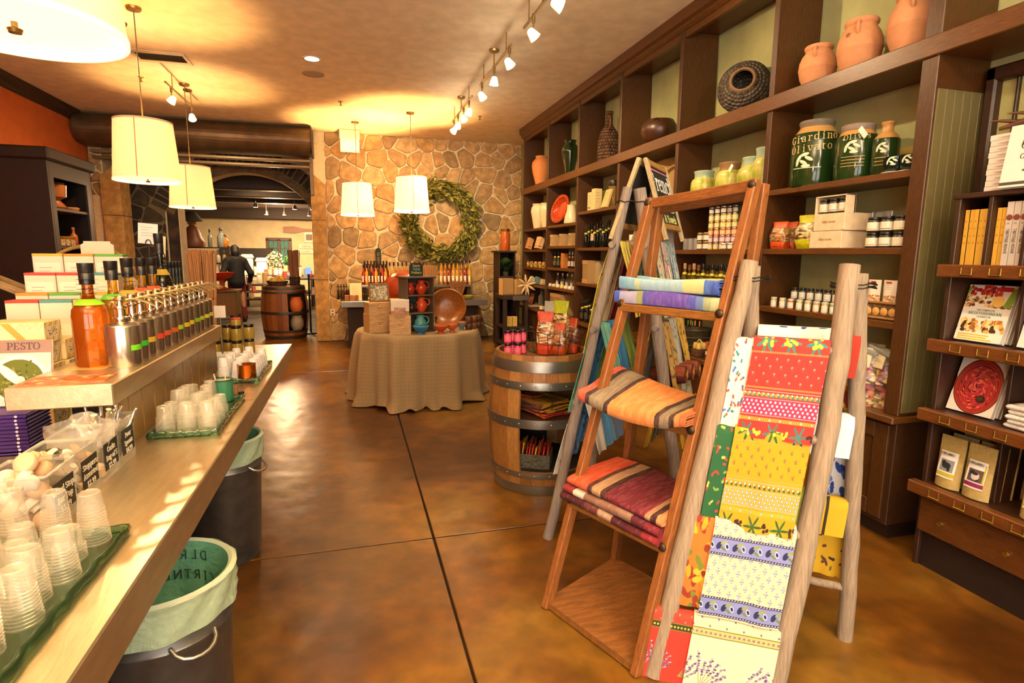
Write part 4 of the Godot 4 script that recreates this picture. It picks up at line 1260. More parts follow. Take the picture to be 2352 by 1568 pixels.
	for row in 2:
		for c in 3:
			cap_jar("tapenade_jar","%s black lidded jar from the left in the %s row beside the last post"%[ORD[c],["lower","upper"][row]],spot_on(2003+c*31,566-c*1.0,2.93,1.66+row*.088),.036,.087,hexm("3a2c18",.3),hexm("161410",.35),paper("ece4cc","5a5236",["c8702c","6a2a2c","c8b040"][c]),"stacked black lidded jars")
	var zf:=hexm("cfc4a4",.4)
	for k in 10:
		cap_jar("spice_jar","%s little white topped spice jar from the left in the front row"%ORD[k],spot_on(1777+k*19.5,700+k*2.1,2.89,1.25),.021,.072,hexm(["c8a888","c8b890","c0583a","b8b88c","c0b080","c88a60","c8b078","8a9a70","c0a070","b89a6a"][k],.2),zf,paper("ece6d2","6a4a3a",["c08a80","a8a060","b84a30","9aa060","a89a50","c07a50","c0a050","6a8a4a","b09050","a0804a"][k]),"front row of spice jars")
	var rs:=thing("glass_riser","low clear glass riser under the back row of spice jars","riser",V3(3.06,1.25,-3.13))
	part(rs,"sheet",G().slab(V3(-.06,.05,-.27),V3(.07,.056,.27)).slab(V3(-.06,0,-.27),V3(.07,.05,-.264)).slab(V3(-.06,0,.264),V3(.07,.05,.27)),glass(Color(.8,.9,.82),.25))
	for k in 7:
		cap_jar("spice_jar","%s little dark lidded spice jar from the left in the raised back row"%ORD[k],V3(3.03,1.306,-3.34+k*.073),.024,.085,hexm("4a4438",.2),hexm("2c2c28",.3,.5),paper("e4e0d0","6a4a3a","a86a50"),"back row of spice jars")
	var wk:=thing("wicker_tray","brown wicker basket holding snack pouches at the shelf's right end","basket",V3(3.02,1.25,-2.56))
	part(wk,"side",G().slab(V3(-.11,0,-.15),V3(.12,.1,.13),.006),basket_mat("b07a38",14))
	for yy in [.012,.1]: part(wk,"rim",G().tube([V3(-.112,yy,-.152),V3(-.112,yy,.132)],.008,8),wood("b5813e","z",.5))
	for k in 5: part(wk,"medallion",G().lathe(prof([.0,.006,.014,.005,.022,.002,.024,.0]),14,V3(-.11,.048,-.118+k*.052),aim(Vector3.LEFT)),hexm("d09a50",.5))
	for k in 3:
		var o:=thing("snack_pouch","%s cream pouch with a nut picture from the left in the wicker basket"%ORD[k],"pouch",wk.position+V3(-.05+k*.01,.101,-.09+k*.092),.0,"snack pouches in the wicker basket")
		part(o,"pouch",G().grid(8,10,func(u,v): return V3(-.028*sin(u*PI)*(1.0-.7*v),v*.125,lerpf(-.042,.042,u)),.004),pouch_mat())
		part(o,"red_mark",G().box(V3(-.012,.112,.0),V3(.004,.01,.03)),hexm("b83028",.5))
	for k in 3:
		var o:=thing("petal_bag",["front clear bag of mixed dried petals with cream card labels","clear bag of dried petals by the last post","rear clear bag of dried petals with a grey ribbon"][k],"bag",[spot_on(1985,925,2.93,.74),spot_on(2025,930,2.98,.74),spot_on(2000,900,3.1,.74)][k],[.2,-.1,.0][k],"bags of dried petals")
		part(o,"petals",G().grid(24,10,func(u,v):
			var a: float=u*TAU
			return V3(cos(a)*.075*(.9+.15*sin(v*PI))*(1.0-.5*smoothstep(.8,1.0,v)),v*.25,sin(a)*.09*(.9+.15*sin(v*PI))*(1.0-.5*smoothstep(.8,1.0,v))),.0,true),lumps(50,["d8a868","c87a58","a85a68","e0c890","7a7a38","b88ab0","e6d8b0"]))
		part(o,"gathered_top",G().grid(16,4,func(u,v): return V3(cos(u*TAU)*lerpf(.04,.01,v),.25+v*.09,sin(u*TAU)*lerpf(.05,.075,v)),.0,true),crinkle("cfc6b4"))
		part(o,"card_label",G().box(V3(-.055,.28,.0),V3(.006,.1,.09),.001,Basis(Vector3.BACK,-.25)),paper("e6d8ac","7a5a34"),"cream card label")
		part(o,"ribbon",G().box(V3(-.05,.33,.0),V3(.02,.02,.16),.003,Basis(Vector3.RIGHT,.25)),hexm("8c8c80",.5))
func pouch_mat()->StandardMaterial3D:
	if mats.has("pouch"): return mats["pouch"]
	var p:=Pic.new(64,96,Color("eadfce"))
	var r:=RandomNumberGenerator.new()
	r.seed=2
	p.lines(14,56,36,3,8,2,Color("b0a48e"),r)
	for k in 40: p.oval(r.randf()*64,4+r.randf()*24,5,3.5,Color(["c08a50","a86a38","d8b080"][k%3]),r.randf()*3)
	return pict("pouch",p.im,.4)
func glaze_mat()->StandardMaterial3D:
	if mats.has("yglaze"): return mats["yglaze"]
	var n:=noise(.03,3,77).get_seamless_image(128,128)
	var p:=Pic.new(128,128,Color("b4ac3c"))
	for y in 128:
		for x in 128:
			var k:=n.get_pixel((x*2)%128,(y/3)%128).r
			p.im.set_pixel(x,y,Color("8f9a30").lerp(Color("cfc06a"),clampf(k*1.4-.2+(.15 if (y/9)%3==0 else .0),0,1)))
	return pict("yglaze",p.im,.22)
func glaze_jar(label: String,px: float,py: float,r: float,h: float,big: bool)->Node3D:
	var o:=thing("green_jar",label,"jar",spot_on(px,py,3.0,2.07),.0,"green olive jars")
	part(o,"body",G().lathe(prof([0,0,r*.95,0,r*.98,h*.03,r,h*.2,r,h*.66,r*.96,h*.76,r*.88,h*.8]),36),green_glaze())
	if big:
		part(o,"shoulder",G().lathe(prof([r*.88,h*.8,r*.72,h*.88,r*.68,h*.9]),36),shiny("b98e52",.2))
		part(o,"rim",G().lathe(prof([r*.68,h*.9,r*.7,h*.95,r*.73,h*.97,r*.7,h,r*.6,h,r*.58,h*.9]),36),textured("jar_rim",Color("6e6252"),fine,V3(5,5,5),.6))
	else:
		part(o,"shoulder",G().lathe(prof([r*.88,h*.8,r*.78,h*.86,r*.74,h*.88]),36),shiny("c08a48",.2))
		part(o,"rim",G().lathe(prof([r*.74,h*.88,r*.78,h*.9,r*.78,h*.98,r*.7,h,r*.6,h*.96]),36),textured("jar_rim2",Color("8c7a70"),fine,V3(5,5,5),.6))
	return o
func green_glaze()->StandardMaterial3D:
	if mats.has("gglaze"): return mats["gglaze"]
	var p:=Pic.new(128,128,Color("1e3614"))
	var r:=RandomNumberGenerator.new()
	r.seed=8
	for k in 60:
		var x:=r.randf()*128
		p.line(x,128,x+r.randf_range(-2,2),128-r.randf_range(6,34),2,Color("3e5a1c").lerp(Color("8a8a2c"),r.randf()*.7))
	return pict("gglaze",p.im,.1)
func olive_sprig(parent: Node,r: float,y: float,ang: float,m: Material,k: float)->void:
	var g:=G()
	for s in [[-.5,.5,.9],[.2,.9,.2],[.75,.35,-.5],[-.75,.0,1.4],[.1,-.1,2.6],[.4,-.55,.0]]:
		var a: float=ang-s[0]*.05*k/r
		var d:=V3(cos(a),0,sin(a))
		var b:=Basis(Vector3.UP.cross(d),Vector3.UP,d)*Basis(Vector3.BACK,s[2])
		g.lathe(prof([.0,.002,.012*k,.0015,.014*k,.0]),10,d*(r-.0005)+V3(0,y+s[1]*.05*k,0),b*Basis(Vector3.RIGHT,PI*.5),2.1,.8)
	part(parent,"painted_sprig",g,m)
#  drawer case of cookbooks in the last bay
func facing_left(tilt: float,yaw:=.0)->Basis:
	return Basis(Vector3.UP,yaw)*Basis(V3(0,0,1),V3(sin(tilt),cos(tilt),0),V3(-cos(tilt),sin(tilt),0))
func build_book_unit()->void:
	var up:=wood("3f2310","y",.45)
	var al:=wood("7a4518","z",.42)
	var o:=thing("book_case","dark drawer case with orange brown shelf lips holding cookbooks at the right edge","bookcase",Vector3.ZERO)
	var x0:=2.83
	var z0:=-2.13
	var z1:=-.75
	var ys:=[.46,.845,1.20,1.57]
	part(o,"side",G().slab(V3(x0,.0,z0),V3(3.2,1.9,z0+.025),.003),up)
	part(o,"side",G().slab(V3(x0,.0,z1-.025),V3(3.2,1.9,z1),.003),up)
	part(o,"top",G().slab(V3(x0-.01,1.885,z0-.01),V3(3.2,1.91,z1+.01),.004),up)
	part(o,"back",G().slab(V3(3.185,.1,z0),V3(3.2,1.89,z1)),wood("2a170a","y",.6))
	for k in 4:
		var out:=.07-.008*k
		part(o,"shelf",G().slab(V3(x0-.02,ys[k]-.025,z0+.02),V3(3.19,ys[k],z1-.02)),up)
		var lip:=part(o,"shelf_lip",G().slab(V3(x0-out,ys[k]-.058,z0-.02),V3(x0-.018,ys[k]+.004,z1+.02),.005),al)
		for j in 8:
			var zc:=z0+.125+j*.125
			var pg:=G()
			for e in [[-.024,0],[.024,0]]: pg.box(V3(x0-out-.003,ys[k]-.026,zc+e[0]),V3(.006,.034,.006),.0015)
			pg.box(V3(x0-out-.004,ys[k]-.042,zc),V3(.008,.006,.054),.002)
			part(lip,"label_holder",pg,hexm("9c7a30",.35,.85))
	for z in [-1.97,-1.815,-1.5,-1.15]:
		part(o,"divider",G().slab(V3(x0+.0,1.57,z-.009),V3(3.19,1.886,z+.009),.002),up)
	for k in 3:
		for z in [-1.828,-1.4]: part(o,"divider",G().slab(V3(x0+.06,ys[k],z-.009),V3(3.19,ys[k+1]-.02,z+.009),.002),up)
	for k in 2:
		var dr:=part(o,"drawer",G().slab(V3(x0-.02,.2,z0+.02+k*.69),V3(x0+.3,.385,z0+.685+k*.67),.006),wood("6a3c16","z",.42))
		for j in 2: part(dr,"knob",G().lathe(prof([.006,0,.006,.01,.015,.018,.013,.028,0,.03]),12,V3(x0-.02,.29,z0+.15+k*.69+j*.3),aim(Vector3.LEFT)),hexm("c9a850",.25,.95))
	part(o,"base",G().slab(V3(x0+.02,.0,z0+.01),V3(3.18,.19,z1-.01)),wood("241308","z",.6))
	var yel:=paper("d8a83c","a87a20","",24,96)
	var yel2:=hexm("d2a038",.5)
	var gre:=paper("c4bcb2","8a8078","",24,96)
	for k in 6:
		var z:=-2.101+k*.0212
		book("cookbook","%s yellow spined cookbook from the left in the case's top row"%ORD[k],V3(x0+.035+.003*(k%2),1.572,z),Basis(V3(1,0,0),Vector3.UP,V3(0,0,1)),V3(.2,.262,.0195),yel2,null,"yellow spined cookbooks",yel)
	for k in 2:
		book("cookbook","%s yellow spined cookbook just right of the case's first divider"%ORD[k],V3(x0+.035,1.572,-1.958+k*.021),Basis(V3(1,0,0),Vector3.UP,V3(0,0,1)),V3(.2,.262,.0195),yel2,null,"yellow spined cookbooks",yel)
	for k in 3:
		var b:=book("cookbook","%s tall grey spined cookbook with a round dish picture beside the yellow ones"%ORD[k],V3(x0+.025,1.572,-1.913+k*.029),Basis(V3(1,0,0),Vector3.UP,V3(0,0,1)),V3(.21,.285,.0275),hexm("bdb5ab",.5),null,"grey spined cookbooks",gre)
		part(b,"dish_picture",G().lathe(prof([0,.0008,.012,.0008,.013,.0006,.013,.0]),20,V3(-.001,.215,.0137),aim(Vector3.LEFT)),hexm("7a3a28",.5))
		letters(b,"TASTING ROME",.016,V3(-.002,.11,.0137),Basis(Vector3.DOWN,V3(0,0,1),Vector3.LEFT),hexm("6a625a",.6))
	for k in 5:
		book("cookbook","%s white spined cookbook at the frame's right edge in the case's top row"%ORD[k],V3(x0+.03,1.572,-1.80+k*.045),Basis(V3(1,0,0),Vector3.UP,V3(0,0,1)),V3(.2,.27,.042),hexm("d8cdb8",.5),null,"white spined cookbooks",paper("ddd2bc","8a7a5a","",24,96))
	var med:=Pic.new(160,180,Color("e6dfd2"))
	var r:=RandomNumberGenerator.new()
	r.seed=4
	for k in 40: med.oval(4+r.randf()*110,3+r.randf()*30,6,6,Color(["b8281c","d0402a","8a2018"][k%3]))
	for k in 60: med.oval(r.randf()*160,36+r.randf()*34,8,5,Color(["c9a060","8a5a2c","e0c48a","5a3a1c"][k%4]),r.randf()*3)
	for k in 8: med.line(132+k*3,66,150+k*3,8,3,Color("7a9a30"))
	med.oval(112,50,20,18,Color("e6c060")).rect(108,4,40,14,Color("b8242a"))
	med.rect(0,72,160,38,Color("e8e2d6"))
	for k in 60: med.oval(r.randf()*160,114+r.randf()*34,9,6,Color(["d8a858","a86a30","efd28a","4a2c18"][k%4]),r.randf()*3)
	med.rect(0,152,160,28,Color("f0ead8")).lines(10,158,138,3,7,4,Color("d8b838"),r)
	var medm:=pict("mediterranean",med.im,.35)
	for k in 3:
		var b:=book("cookbook",["colourful Mediterranean cookbook with tomatoes, face out on the second shelf","second copy behind the colourful Mediterranean cookbook","rear copy behind the colourful Mediterranean cookbook"][k],V3(x0+.075+k*.04,1.203,-2.093+k*.004),facing_left(.26),V3(.212,.275,.03),hexm("d8d0c4",.4),medm if k==0 else null,"colourful cookbooks on the second shelf")
		if k==0:
			letters(b,"THE COMPLETE",.012,V3(.106,.152,.031),Basis(),hexm("5a5a4c",.6))
			letters(b,"MEDITERRANEAN",.019,V3(.106,.136,.031),Basis(),hexm("2c7a68",.6))
			letters(b,"COOKBOOK",.012,V3(.106,.12,.031),Basis(),hexm("5a5a4c",.6))
	book("cookbook","cookbook with a white cover cut off by the right edge on the second shelf",V3(x0+.08,1.203,-1.815),facing_left(.26),V3(.2,.26,.03),hexm("dcd8cc",.4),paper("e6e2d6","3c6a50"))
	var pie:=Pic.new(150,170,Color("e4dccf"))
	for k in 26:
		var q:=1.0-k/26.0
		pie.oval(78,84+(1.0-q)*18,72*q+4,82*q+4,Color(["5c2416","8e3018","b8421e","7a1c18","c0303a"][k%5]).lerp(Color("c22c3e"),(1.0-q)*.9))
	for k in 130:
		var a:=r.randf()*TAU
		var d:=r.randf()
		pie.leaf(78+cos(a)*d*58,88+sin(a)*d*66,12,3.5,a+1.3,Color(["d84a4c","8a1c24","e8782c","4c1810","e06a70"][k%5]))
	pie.oval(98,120,15,12,Color("2a1a10")).oval(96,118,10,7,Color("4a3a20"))
	var piem:=pict("pie",pie.im,.3)
	for k in 3:
		book("cookbook",["cookbook with a large red pie on its cover, face out on the third shelf","second copy behind the red pie cookbook","rear copy behind the red pie cookbook"][k],V3(x0+.075+k*.036,.848,-2.09+k*.005),facing_left(.3),V3(.212,.272,.026),hexm("dcd8d4",.4),piem if k==0 else null,"red pie cookbooks")
	for k in 5:
		single("folded_towel","%s folded white printed towel up from the bottom of the pile at the right edge"%ORD[k],"towel",G().box(V3(0,.011,0),V3(.2,.02,.26),.008),towel_print(),V3(x0+.09,.848+k*.0215,-1.66+.012*(k%2)),.06*(k%3-1),"folded white towels in the drawer case")
	carton("white_card","plain white card standing behind the folded white towels",V3(x0+.28,.848,-1.68),V3(.006,.24,.16),hexm("dcd6d0",.6),.0,"","card",-.2)
	var kr:=textured("kraft",Color("b39a5a"),fine,V3(7,7,7),.55,.0,rough_n,.7)
	for c in 3:
		for k in 4:
			var nm: String=["%s left kraft pouch with a white picture label on the bottom shelf"%["front","second","third","rear"][k],"%s right kraft pouch with a magenta banded label on the bottom shelf"%["front","second","third","rear"][k],"%s kraft pouch at the right edge of the bottom shelf"%["front","second","third","rear"][k]][c]
			var p:=thing("kraft_pouch",nm,"pouch",V3(x0+.03+k*.07,.462,[-2.02,-1.884,-1.63][c]+.004*k),.0,"kraft pouches on the bottom shelf")
			p.rotation.z=-.06
			part(p,"pouch",G().grid(8,12,func(u,v):
				var b:=.03*(1.0-smoothstep(.1,.85,v))+.002
				return V3(-b*pow(sin(u*PI),.6)-.002,v*.26,lerpf(-.062,.062,u))).grid(8,12,func(u,v):
				var b:=.03*(1.0-smoothstep(.1,.85,v))+.002
				return V3(b*pow(sin(u*PI),.6)+.002,v*.26,lerpf(-.062,.062,u)),.0,true),kr)
			if k==0:
				part(p,"picture_label",G().grid(6,6,func(u,v): return V3(-.0345+.012*absf(u-.5)*2.0*absf(u-.5)+v*.0-(.0 if v<.5 else .0)+smoothstep(.0,1.0,1.0-v)*.014,lerpf(.185,.05,v),lerpf(-.043,.043,u))),dog_label(c))
				letters(p,"ORGANIC",.016,V3(-.026,.172,.0),facing_left(.1),hexm("3a3a34",.7))
	for k in 10:
		var b:=book("cookbook","%s white cookbook from the bottom of the stack on the drawer case"%ORD[k],V3(x0+.04,1.912+k*.0315,-1.73+.002*(k%3)),Basis(V3(1,0,0),V3(0,0,1),V3(0,-1,0))*Basis(),V3(.24,.28,.0245),hexm("dcd4c6",.5),null,"stacked white cookbooks",paper("e2dace","9a9086","",96,12))
		b.transform=Transform3D(Basis(V3(1,0,0),V3(0,0,-1),V3(0,1,0)),V3(x0+.06,1.912+k*.0258,-1.77+.002*(k%3)))
	var ol:=Pic.new(110,160,Color("e8e4da"))
	for k in 9: ol.leaf(30+r.randf()*30,30+k*11,30,8,r.randf_range(-1.2,.6),Color(["6a7030","8a8c3c","4a4a28"][k%3]))
	for k in 3: ol.oval(40+k*9,44+k*13,9,6,Color("a8a034"),.4)
	ol.rect(0,146,110,8,Color("4a4438"))
	var cov:=book("cookbook","white cookbook with a green olive branch leaning on the white stack",V3(x0+.0,1.912,-1.93),facing_left(.14),V3(.2,.27,.026),hexm("dcd8cc",.4),pict("olivebook",ol.im,.35))
	letters(cov,"OLIVE",.05,V3(.13,.18,.0275),Basis(),hexm("3a3a34",.6),"Droid Serif")
	letters(cov,"COOKING",.03,V3(.13,.13,.0275),Basis(),hexm("3a3a34",.6),"Droid Serif")
	var dw:=thing("driftwood","twisted brown driftwood branch with short twigs lying on the white cookbooks","branch",V3(x0+.17,2.205,-1.78))
	var bm:=wood("6a3e1e","z",.6,2.0)
	part(dw,"branch",G().tube([V3(-.05,.0,-.28),V3(-.02,.02,-.18),V3(.0,.045,-.08),V3(.0,.075,.05),V3(.02,.1,.2),V3(.0,.12,.4)],[.008,.018,.026,.03,.034,.03],9),bm)
	for k in 6: part(dw,"twig",G().tube([V3(-.01,.02+k*.018,-.2+k*.08),V3(-.05,.035+k*.02,-.27+k*.075),V3(-.07,.04+k*.02,-.31+k*.07)],[.012,.008,.002],6),bm)
	var fr:=thing("wall_frame","dark wooden framed panel on the wall behind the stacked white cookbooks","frame",Vector3.ZERO)
	for e in [[-2.3,-2.245],[-1.0,-.945]]: part(fr,"stile",G().slab(V3(3.15,1.915,e[0]),V3(3.215,2.56,e[1]),.01),up)
	part(fr,"head",G().slab(V3(3.15,2.49,-2.3),V3(3.215,2.56,-.945),.01),up)
	part(fr,"bead",G().slab(V3(3.18,1.915,-2.17),V3(3.215,2.49,-2.157),.003),up)
	part(fr,"panel",G().slab(V3(3.2,1.915,-2.245),V3(3.212,2.49,-1.0)),hexm("a9a76c",.4))
func towel_print()->StandardMaterial3D:
	if mats.has("towelprint"): return mats["towelprint"]
	var p:=Pic.new(96,96,Color("dcd4cc"))
	var r:=RandomNumberGenerator.new()
	r.seed=6
	for k in 14: p.oval(r.randf()*96,r.randf()*96,6,4,Color(["3a3028","5a4034","6a5048"][k%3]),r.randf()*3)
	return pict("towelprint",p.im,.9)
func dog_label(c: int)->StandardMaterial3D:
	var p:=Pic.new(64,96,Color("ece8e0"))
	p.rect(8,30,48,42,Color("8a8a90") if c==0 else Color("5a4a48"))
	p.oval(30,50,16,11,Color("26262e")).oval(20,42,8,8,Color("1e1e24")).oval(40,62,5,8,Color("26262e"))
	if c>0: p.oval(32,52,14,13,Color("cfc6bc")).oval(30,44,10,5,Color("2a2022"))
	p.rect(0,76,64,14,[Color("c8b83c"),Color("8a2a5a"),Color("b8b040")][c]).rect(56,10,5,64,Color("c8b83c") if c else Color("ece8e0"))
	return pict("dog%d"%c,p.im,.5)
#  ladders hung with table linen
func flower(p: Pic,x: float,y: float,s: float,c: Color,heart: Color,r: RandomNumberGenerator)->void:
	var a:=r.randf()*TAU
	for k in 5: p.leaf(x,y,s,s*.7,a+k*TAU/5.0,c)
	p.oval(x,y,s*.3,s*.3,heart)
func motif_row(p: Pic,y: float,n: int,s: float,c: Color,leafc: Color,r: RandomNumberGenerator,ph:=.0)->void:
	for k in n:
		var x:=(k+.5+ph)*p.w/n
		for j in 3: p.leaf(x,y+s*.3,s*.9,s*.2,.5+j*.8,leafc)
		p.oval(x-s*.1,y-s*.1,s*.55,s*.4,c,-.3).oval(x-s*.2,y-s*.2,s*.2,s*.14,c.lightened(.45))
func wave_row(p: Pic,y: float,c: Color,c2: Color,step:=8)->void:
	for x in range(0,p.w,step):
		p.oval(x,y,step*.42,step*.36,c)
		p.oval(x,y,step*.18,step*.16,c2)
func dots(p: Pic,y0: float,y1: float,sx: float,sy: float,c: Color,c2: Color,s:=4.0)->void:
	var j:=0
	var y:=y0
	while y<y1:
		var x:=(sx*.5 if j%2 else .0)
		while x<p.w:
			p.oval(x,y,s,s*.9,c).oval(x,y,s*.5,s*.5,c2)
			x+=sx
		y+=sy; j+=1
func leaf_row(p: Pic,y: float,c: Color,c2: Color,r: RandomNumberGenerator)->void:
	for x in range(0,p.w,7):
		p.leaf(x,y,10,3.5,.6,c).leaf(x,y,10,3.5,-.6,c)
		if (x/7)%5==0: p.oval(x,y,3,3,c2)
func provence(key: String,base: String,f1: String,lf: String,dotc: String,dotb: String)->StandardMaterial3D:
	if mats.has(key): return mats[key]
	var r:=RandomNumberGenerator.new()
	r.seed=hash(key)
	var p:=Pic.new(256,300,Color(base))
	var C:=Color(f1)
	var L:=Color(lf)
	for k in 3:
		var x:=45.0+k*84
		for j in 7: p.leaf(x,30,36,8,j*.9+k,L)
		for j in 9: p.oval(x+r.randf_range(-24,24),28+r.randf_range(-16,14),6,5,Color("ecc640"))
	wave_row(p,60,Color("e89a4a"),Color(base))
	for j in 4: motif_row(p,78+j*21,7,8,C,Color("2c5a4a"),r,.5 if j%2 else .0)
	wave_row(p,158,Color("e89a4a"),Color(base))
	p.rect(0,166,256,2,Color("d8a0b0"))
	for x in range(0,256,16): p.oval(x,177,7,5,Color("e08a3a"),.4).oval(x+8,178,5,5,L).oval(x+4,174,3,3,Color("efe0c0"))
	p.rect(0,187,256,2,Color("d8a0b0"))
	p.rect(0,189,256,44,Color(dotb))
	dots(p,196,232,16,10,Color(dotc),Color("e8ecf4"),4.5)
	p.rect(0,233,256,2,Color("d8a0b0"))
	leaf_row(p,246,Color("9aa838"),Color("8ab0e0"),r)
	for k in 3:
		var x:=30.0+k*90
		for j in 6: p.leaf(x,284,32,7,j*1.05+k,L)
		for j in 6: p.oval(x+40+r.randf_range(-12,12),284+r.randf_range(-10,10),5,5,Color("3a2418") if k==2 or base.begins_with("dc9") else Color("ecc640"))
	return pict(key,p.im,.85)
func cream_blue()->StandardMaterial3D:
	var p:=Pic.new(256,300,Color("dccfac"))
	var r:=RandomNumberGenerator.new()
	r.seed=4
	for j in 15:
		for i in 8:
			var x:=i*32+(16 if j%2 else 0)+6
			var y:=8+j*20
			for a in 4: p.oval(x+cos(a*PI/2)*4.5,y+sin(a*PI/2)*6.5,2.4,2.4,Color("8a94b8"))
			p.oval(x,y,2,2,Color("7a86c0"))
	for yy in [74,244]:
		p.rect(0,yy,256,48,Color("7f88c4"))
		for e in [yy,yy+47]:
			for x in range(0,256,9): p.oval(x,e,6,3.2,Color("26264a"),.5).oval(x+1,e,3,1.4,Color("c8c8d8"),.5)
		for k in 5:
			var x:=26.0+k*52
			p.oval(x,yy+24,8,11,Color("23285c"),.5)
			p.leaf(x+4,yy+20,24,8,-.5,Color("8a9a58")).leaf(x+6,yy+26,22,7,.5,Color("6a7a48"))
			p.oval(x+26,yy+24,6,9,Color("d8d8e8"),-.5).oval(x+26,yy+24,4,6,Color("23285c"),-.5)
	return pict("cream_blue",p.im,.85)
func lavender(key: String,base: String)->StandardMaterial3D:
	var p:=Pic.new(256,300,Color(base))
	var r:=RandomNumberGenerator.new()
	r.seed=4
	var red:=base!="e2d8ba"
	p.rect(0,0,256,58,Color("d8402c") if red else Color("ddd0ac"))
	dots(p,10,56,50,20,Color("9a8aa0"),Color("5a4a5c"),3.5)
	for yy in [58,268]:
		p.rect(0,yy,256,26,Color("6a7a24")).rect(0,yy+3,256,20,Color("3a3814") if red else Color("d8b878"))
		for x in range(0,256,14): p.oval(x,yy+13,4,4,Color("e0c050") if red else Color("8a6a8a"))
	for q in [[50,250,1.25,6],[160,240,.5,6],[225,258,.9,4]]:
		for k in q[3]:
			var a: float=-q[2]-.5+k*.22
			var l:=r.randf_range(70,120)
			var ex: float=q[0]+cos(a)*l
			var ey: float=q[1]+sin(a)*l
			p.line(q[0],q[1],ex,ey,2,Color("8a9a58"))
			for j in 12: p.oval(lerpf(q[0],ex,.55+j*.04)+r.randf_range(-4,4),lerpf(q[1],ey,.55+j*.04)+r.randf_range(-3,3),4,3,Color(["6a5a8c","8a7aa8","4a3c6c","b0a4c4"][j%4]))
	return pict(key,p.im,.85)
func simple_print(key: String,base: String,cols: Array,n: int,s: float,stripes:=false)->StandardMaterial3D:
	if mats.has(key): return mats[key]
	var p:=Pic.new(96,160,Color(base))
	var r:=RandomNumberGenerator.new()
	r.seed=hash(key)
	if stripes:
		var x:=.0
		while x<96:
			var w:=r.randf_range(2,8)
			p.rect(x,0,w,160,Color(cols[r.randi()%cols.size()]).lerp(Color(base),r.randf()*.5))
			x+=w+r.randf_range(1,6)
	for k in n:
		var x:=r.randf()*96
		var y:=r.randf()*160
		p.leaf(x,y,s*2.0,s,r.randf()*TAU,Color(cols[r.randi()%cols.size()]))
		if k%2: p.oval(x,y,s*.6,s*.6,Color(cols[r.randi()%cols.size()]))
	return pict(key,p.im,.85)
func drape(called: String,label: String,A: Vector3,B: Vector3,a0: float,a1: float,d0: Vector3,l0: float,d1: Vector3,l1: float,r: float,m: Material,group: String,sd:=1,wave:=.006,skew:=.0)->MeshInstance3D:
	var rr:=RandomNumberGenerator.new()
	rr.seed=sd
	var ph:=rr.randf()*TAU
	var ax:=(B-A).normalized()
	var out0:=ax.cross(d0).normalized()
	if out0.dot(d0-d1)<.0: out0=-out0
	var out1:=ax.cross(d1).normalized()
	if out1.dot(d1-d0)<.0: out1=-out1
	var ln0:=l0
	var arc:=r*2.6
	var tot:=ln0+arc+l1
	var g:=G().grid(14,26,func(u,v):
		var base:=A.lerp(B,lerpf(a0,a1,u))
		var s: float=v*tot
		var p: Vector3
		var hang:=.0
		if s<ln0:
			hang=(ln0-s)
			p=base+out0*r+d0*hang
		elif s<ln0+arc:
			var k:=(s-ln0)/arc
			var dir:=(out0*cos(k*PI) if k<.5 else out1*-cos(k*PI))
			p=base+dir*r+Vector3.UP*sin(k*PI)*r
		else:
			hang=s-ln0-arc
			p=base+out1*r+d1*(hang+skew*(u-.5)*minf(1.0,hang*4.0))
		var f:=minf(1.0,hang*5.0)
		var o:=out1 if s>=ln0 else out0
		return p+o*f*(wave*(1.0+sin(u*9.0+ph+hang*6.0))+.5*wave*(1.0+sin(u*17.0-ph)))
	,.003)
	var f0:=(ln0+arc*.35)/tot
	for i in g.t.size(): g.t[i].y=maxf(.0,(g.t[i].y-f0)/(1.0-f0))
	var o:=single(called,label,"towel",g,m,Vector3.ZERO,.0,group)
	return o
func pole(parent: Node,called: String,a: Vector3,b: Vector3,r0: float,r1: float,m: Material,sd: int,bow:=Vector3.ZERO)->void:
	var r:=RandomNumberGenerator.new()
	r.seed=sd
	var pts:=[]
	var rad:=[]
	for k in 15:
		var t:=k/14.0
		var w:=.004 if (k>0 and k<14) else .0
		pts.append(a.lerp(b,t)+bow*sin(t*PI)+V3(r.randf_range(-w,w),0,r.randf_range(-w,w)))
		rad.append(lerpf(r0,r1,t)*r.randf_range(.96,1.05))
	part(parent,called,G().tube(pts,rad,14),m)
func build_ladders()->void:
	front_ladder()
	shelf_ladder()
	rear_ladder()
func driftwood_mat()->StandardMaterial3D:
	return textured("weathered",Color("a8957e"),soft_grain,V3(16,.8,16),.85,.0,rough_n,.5)
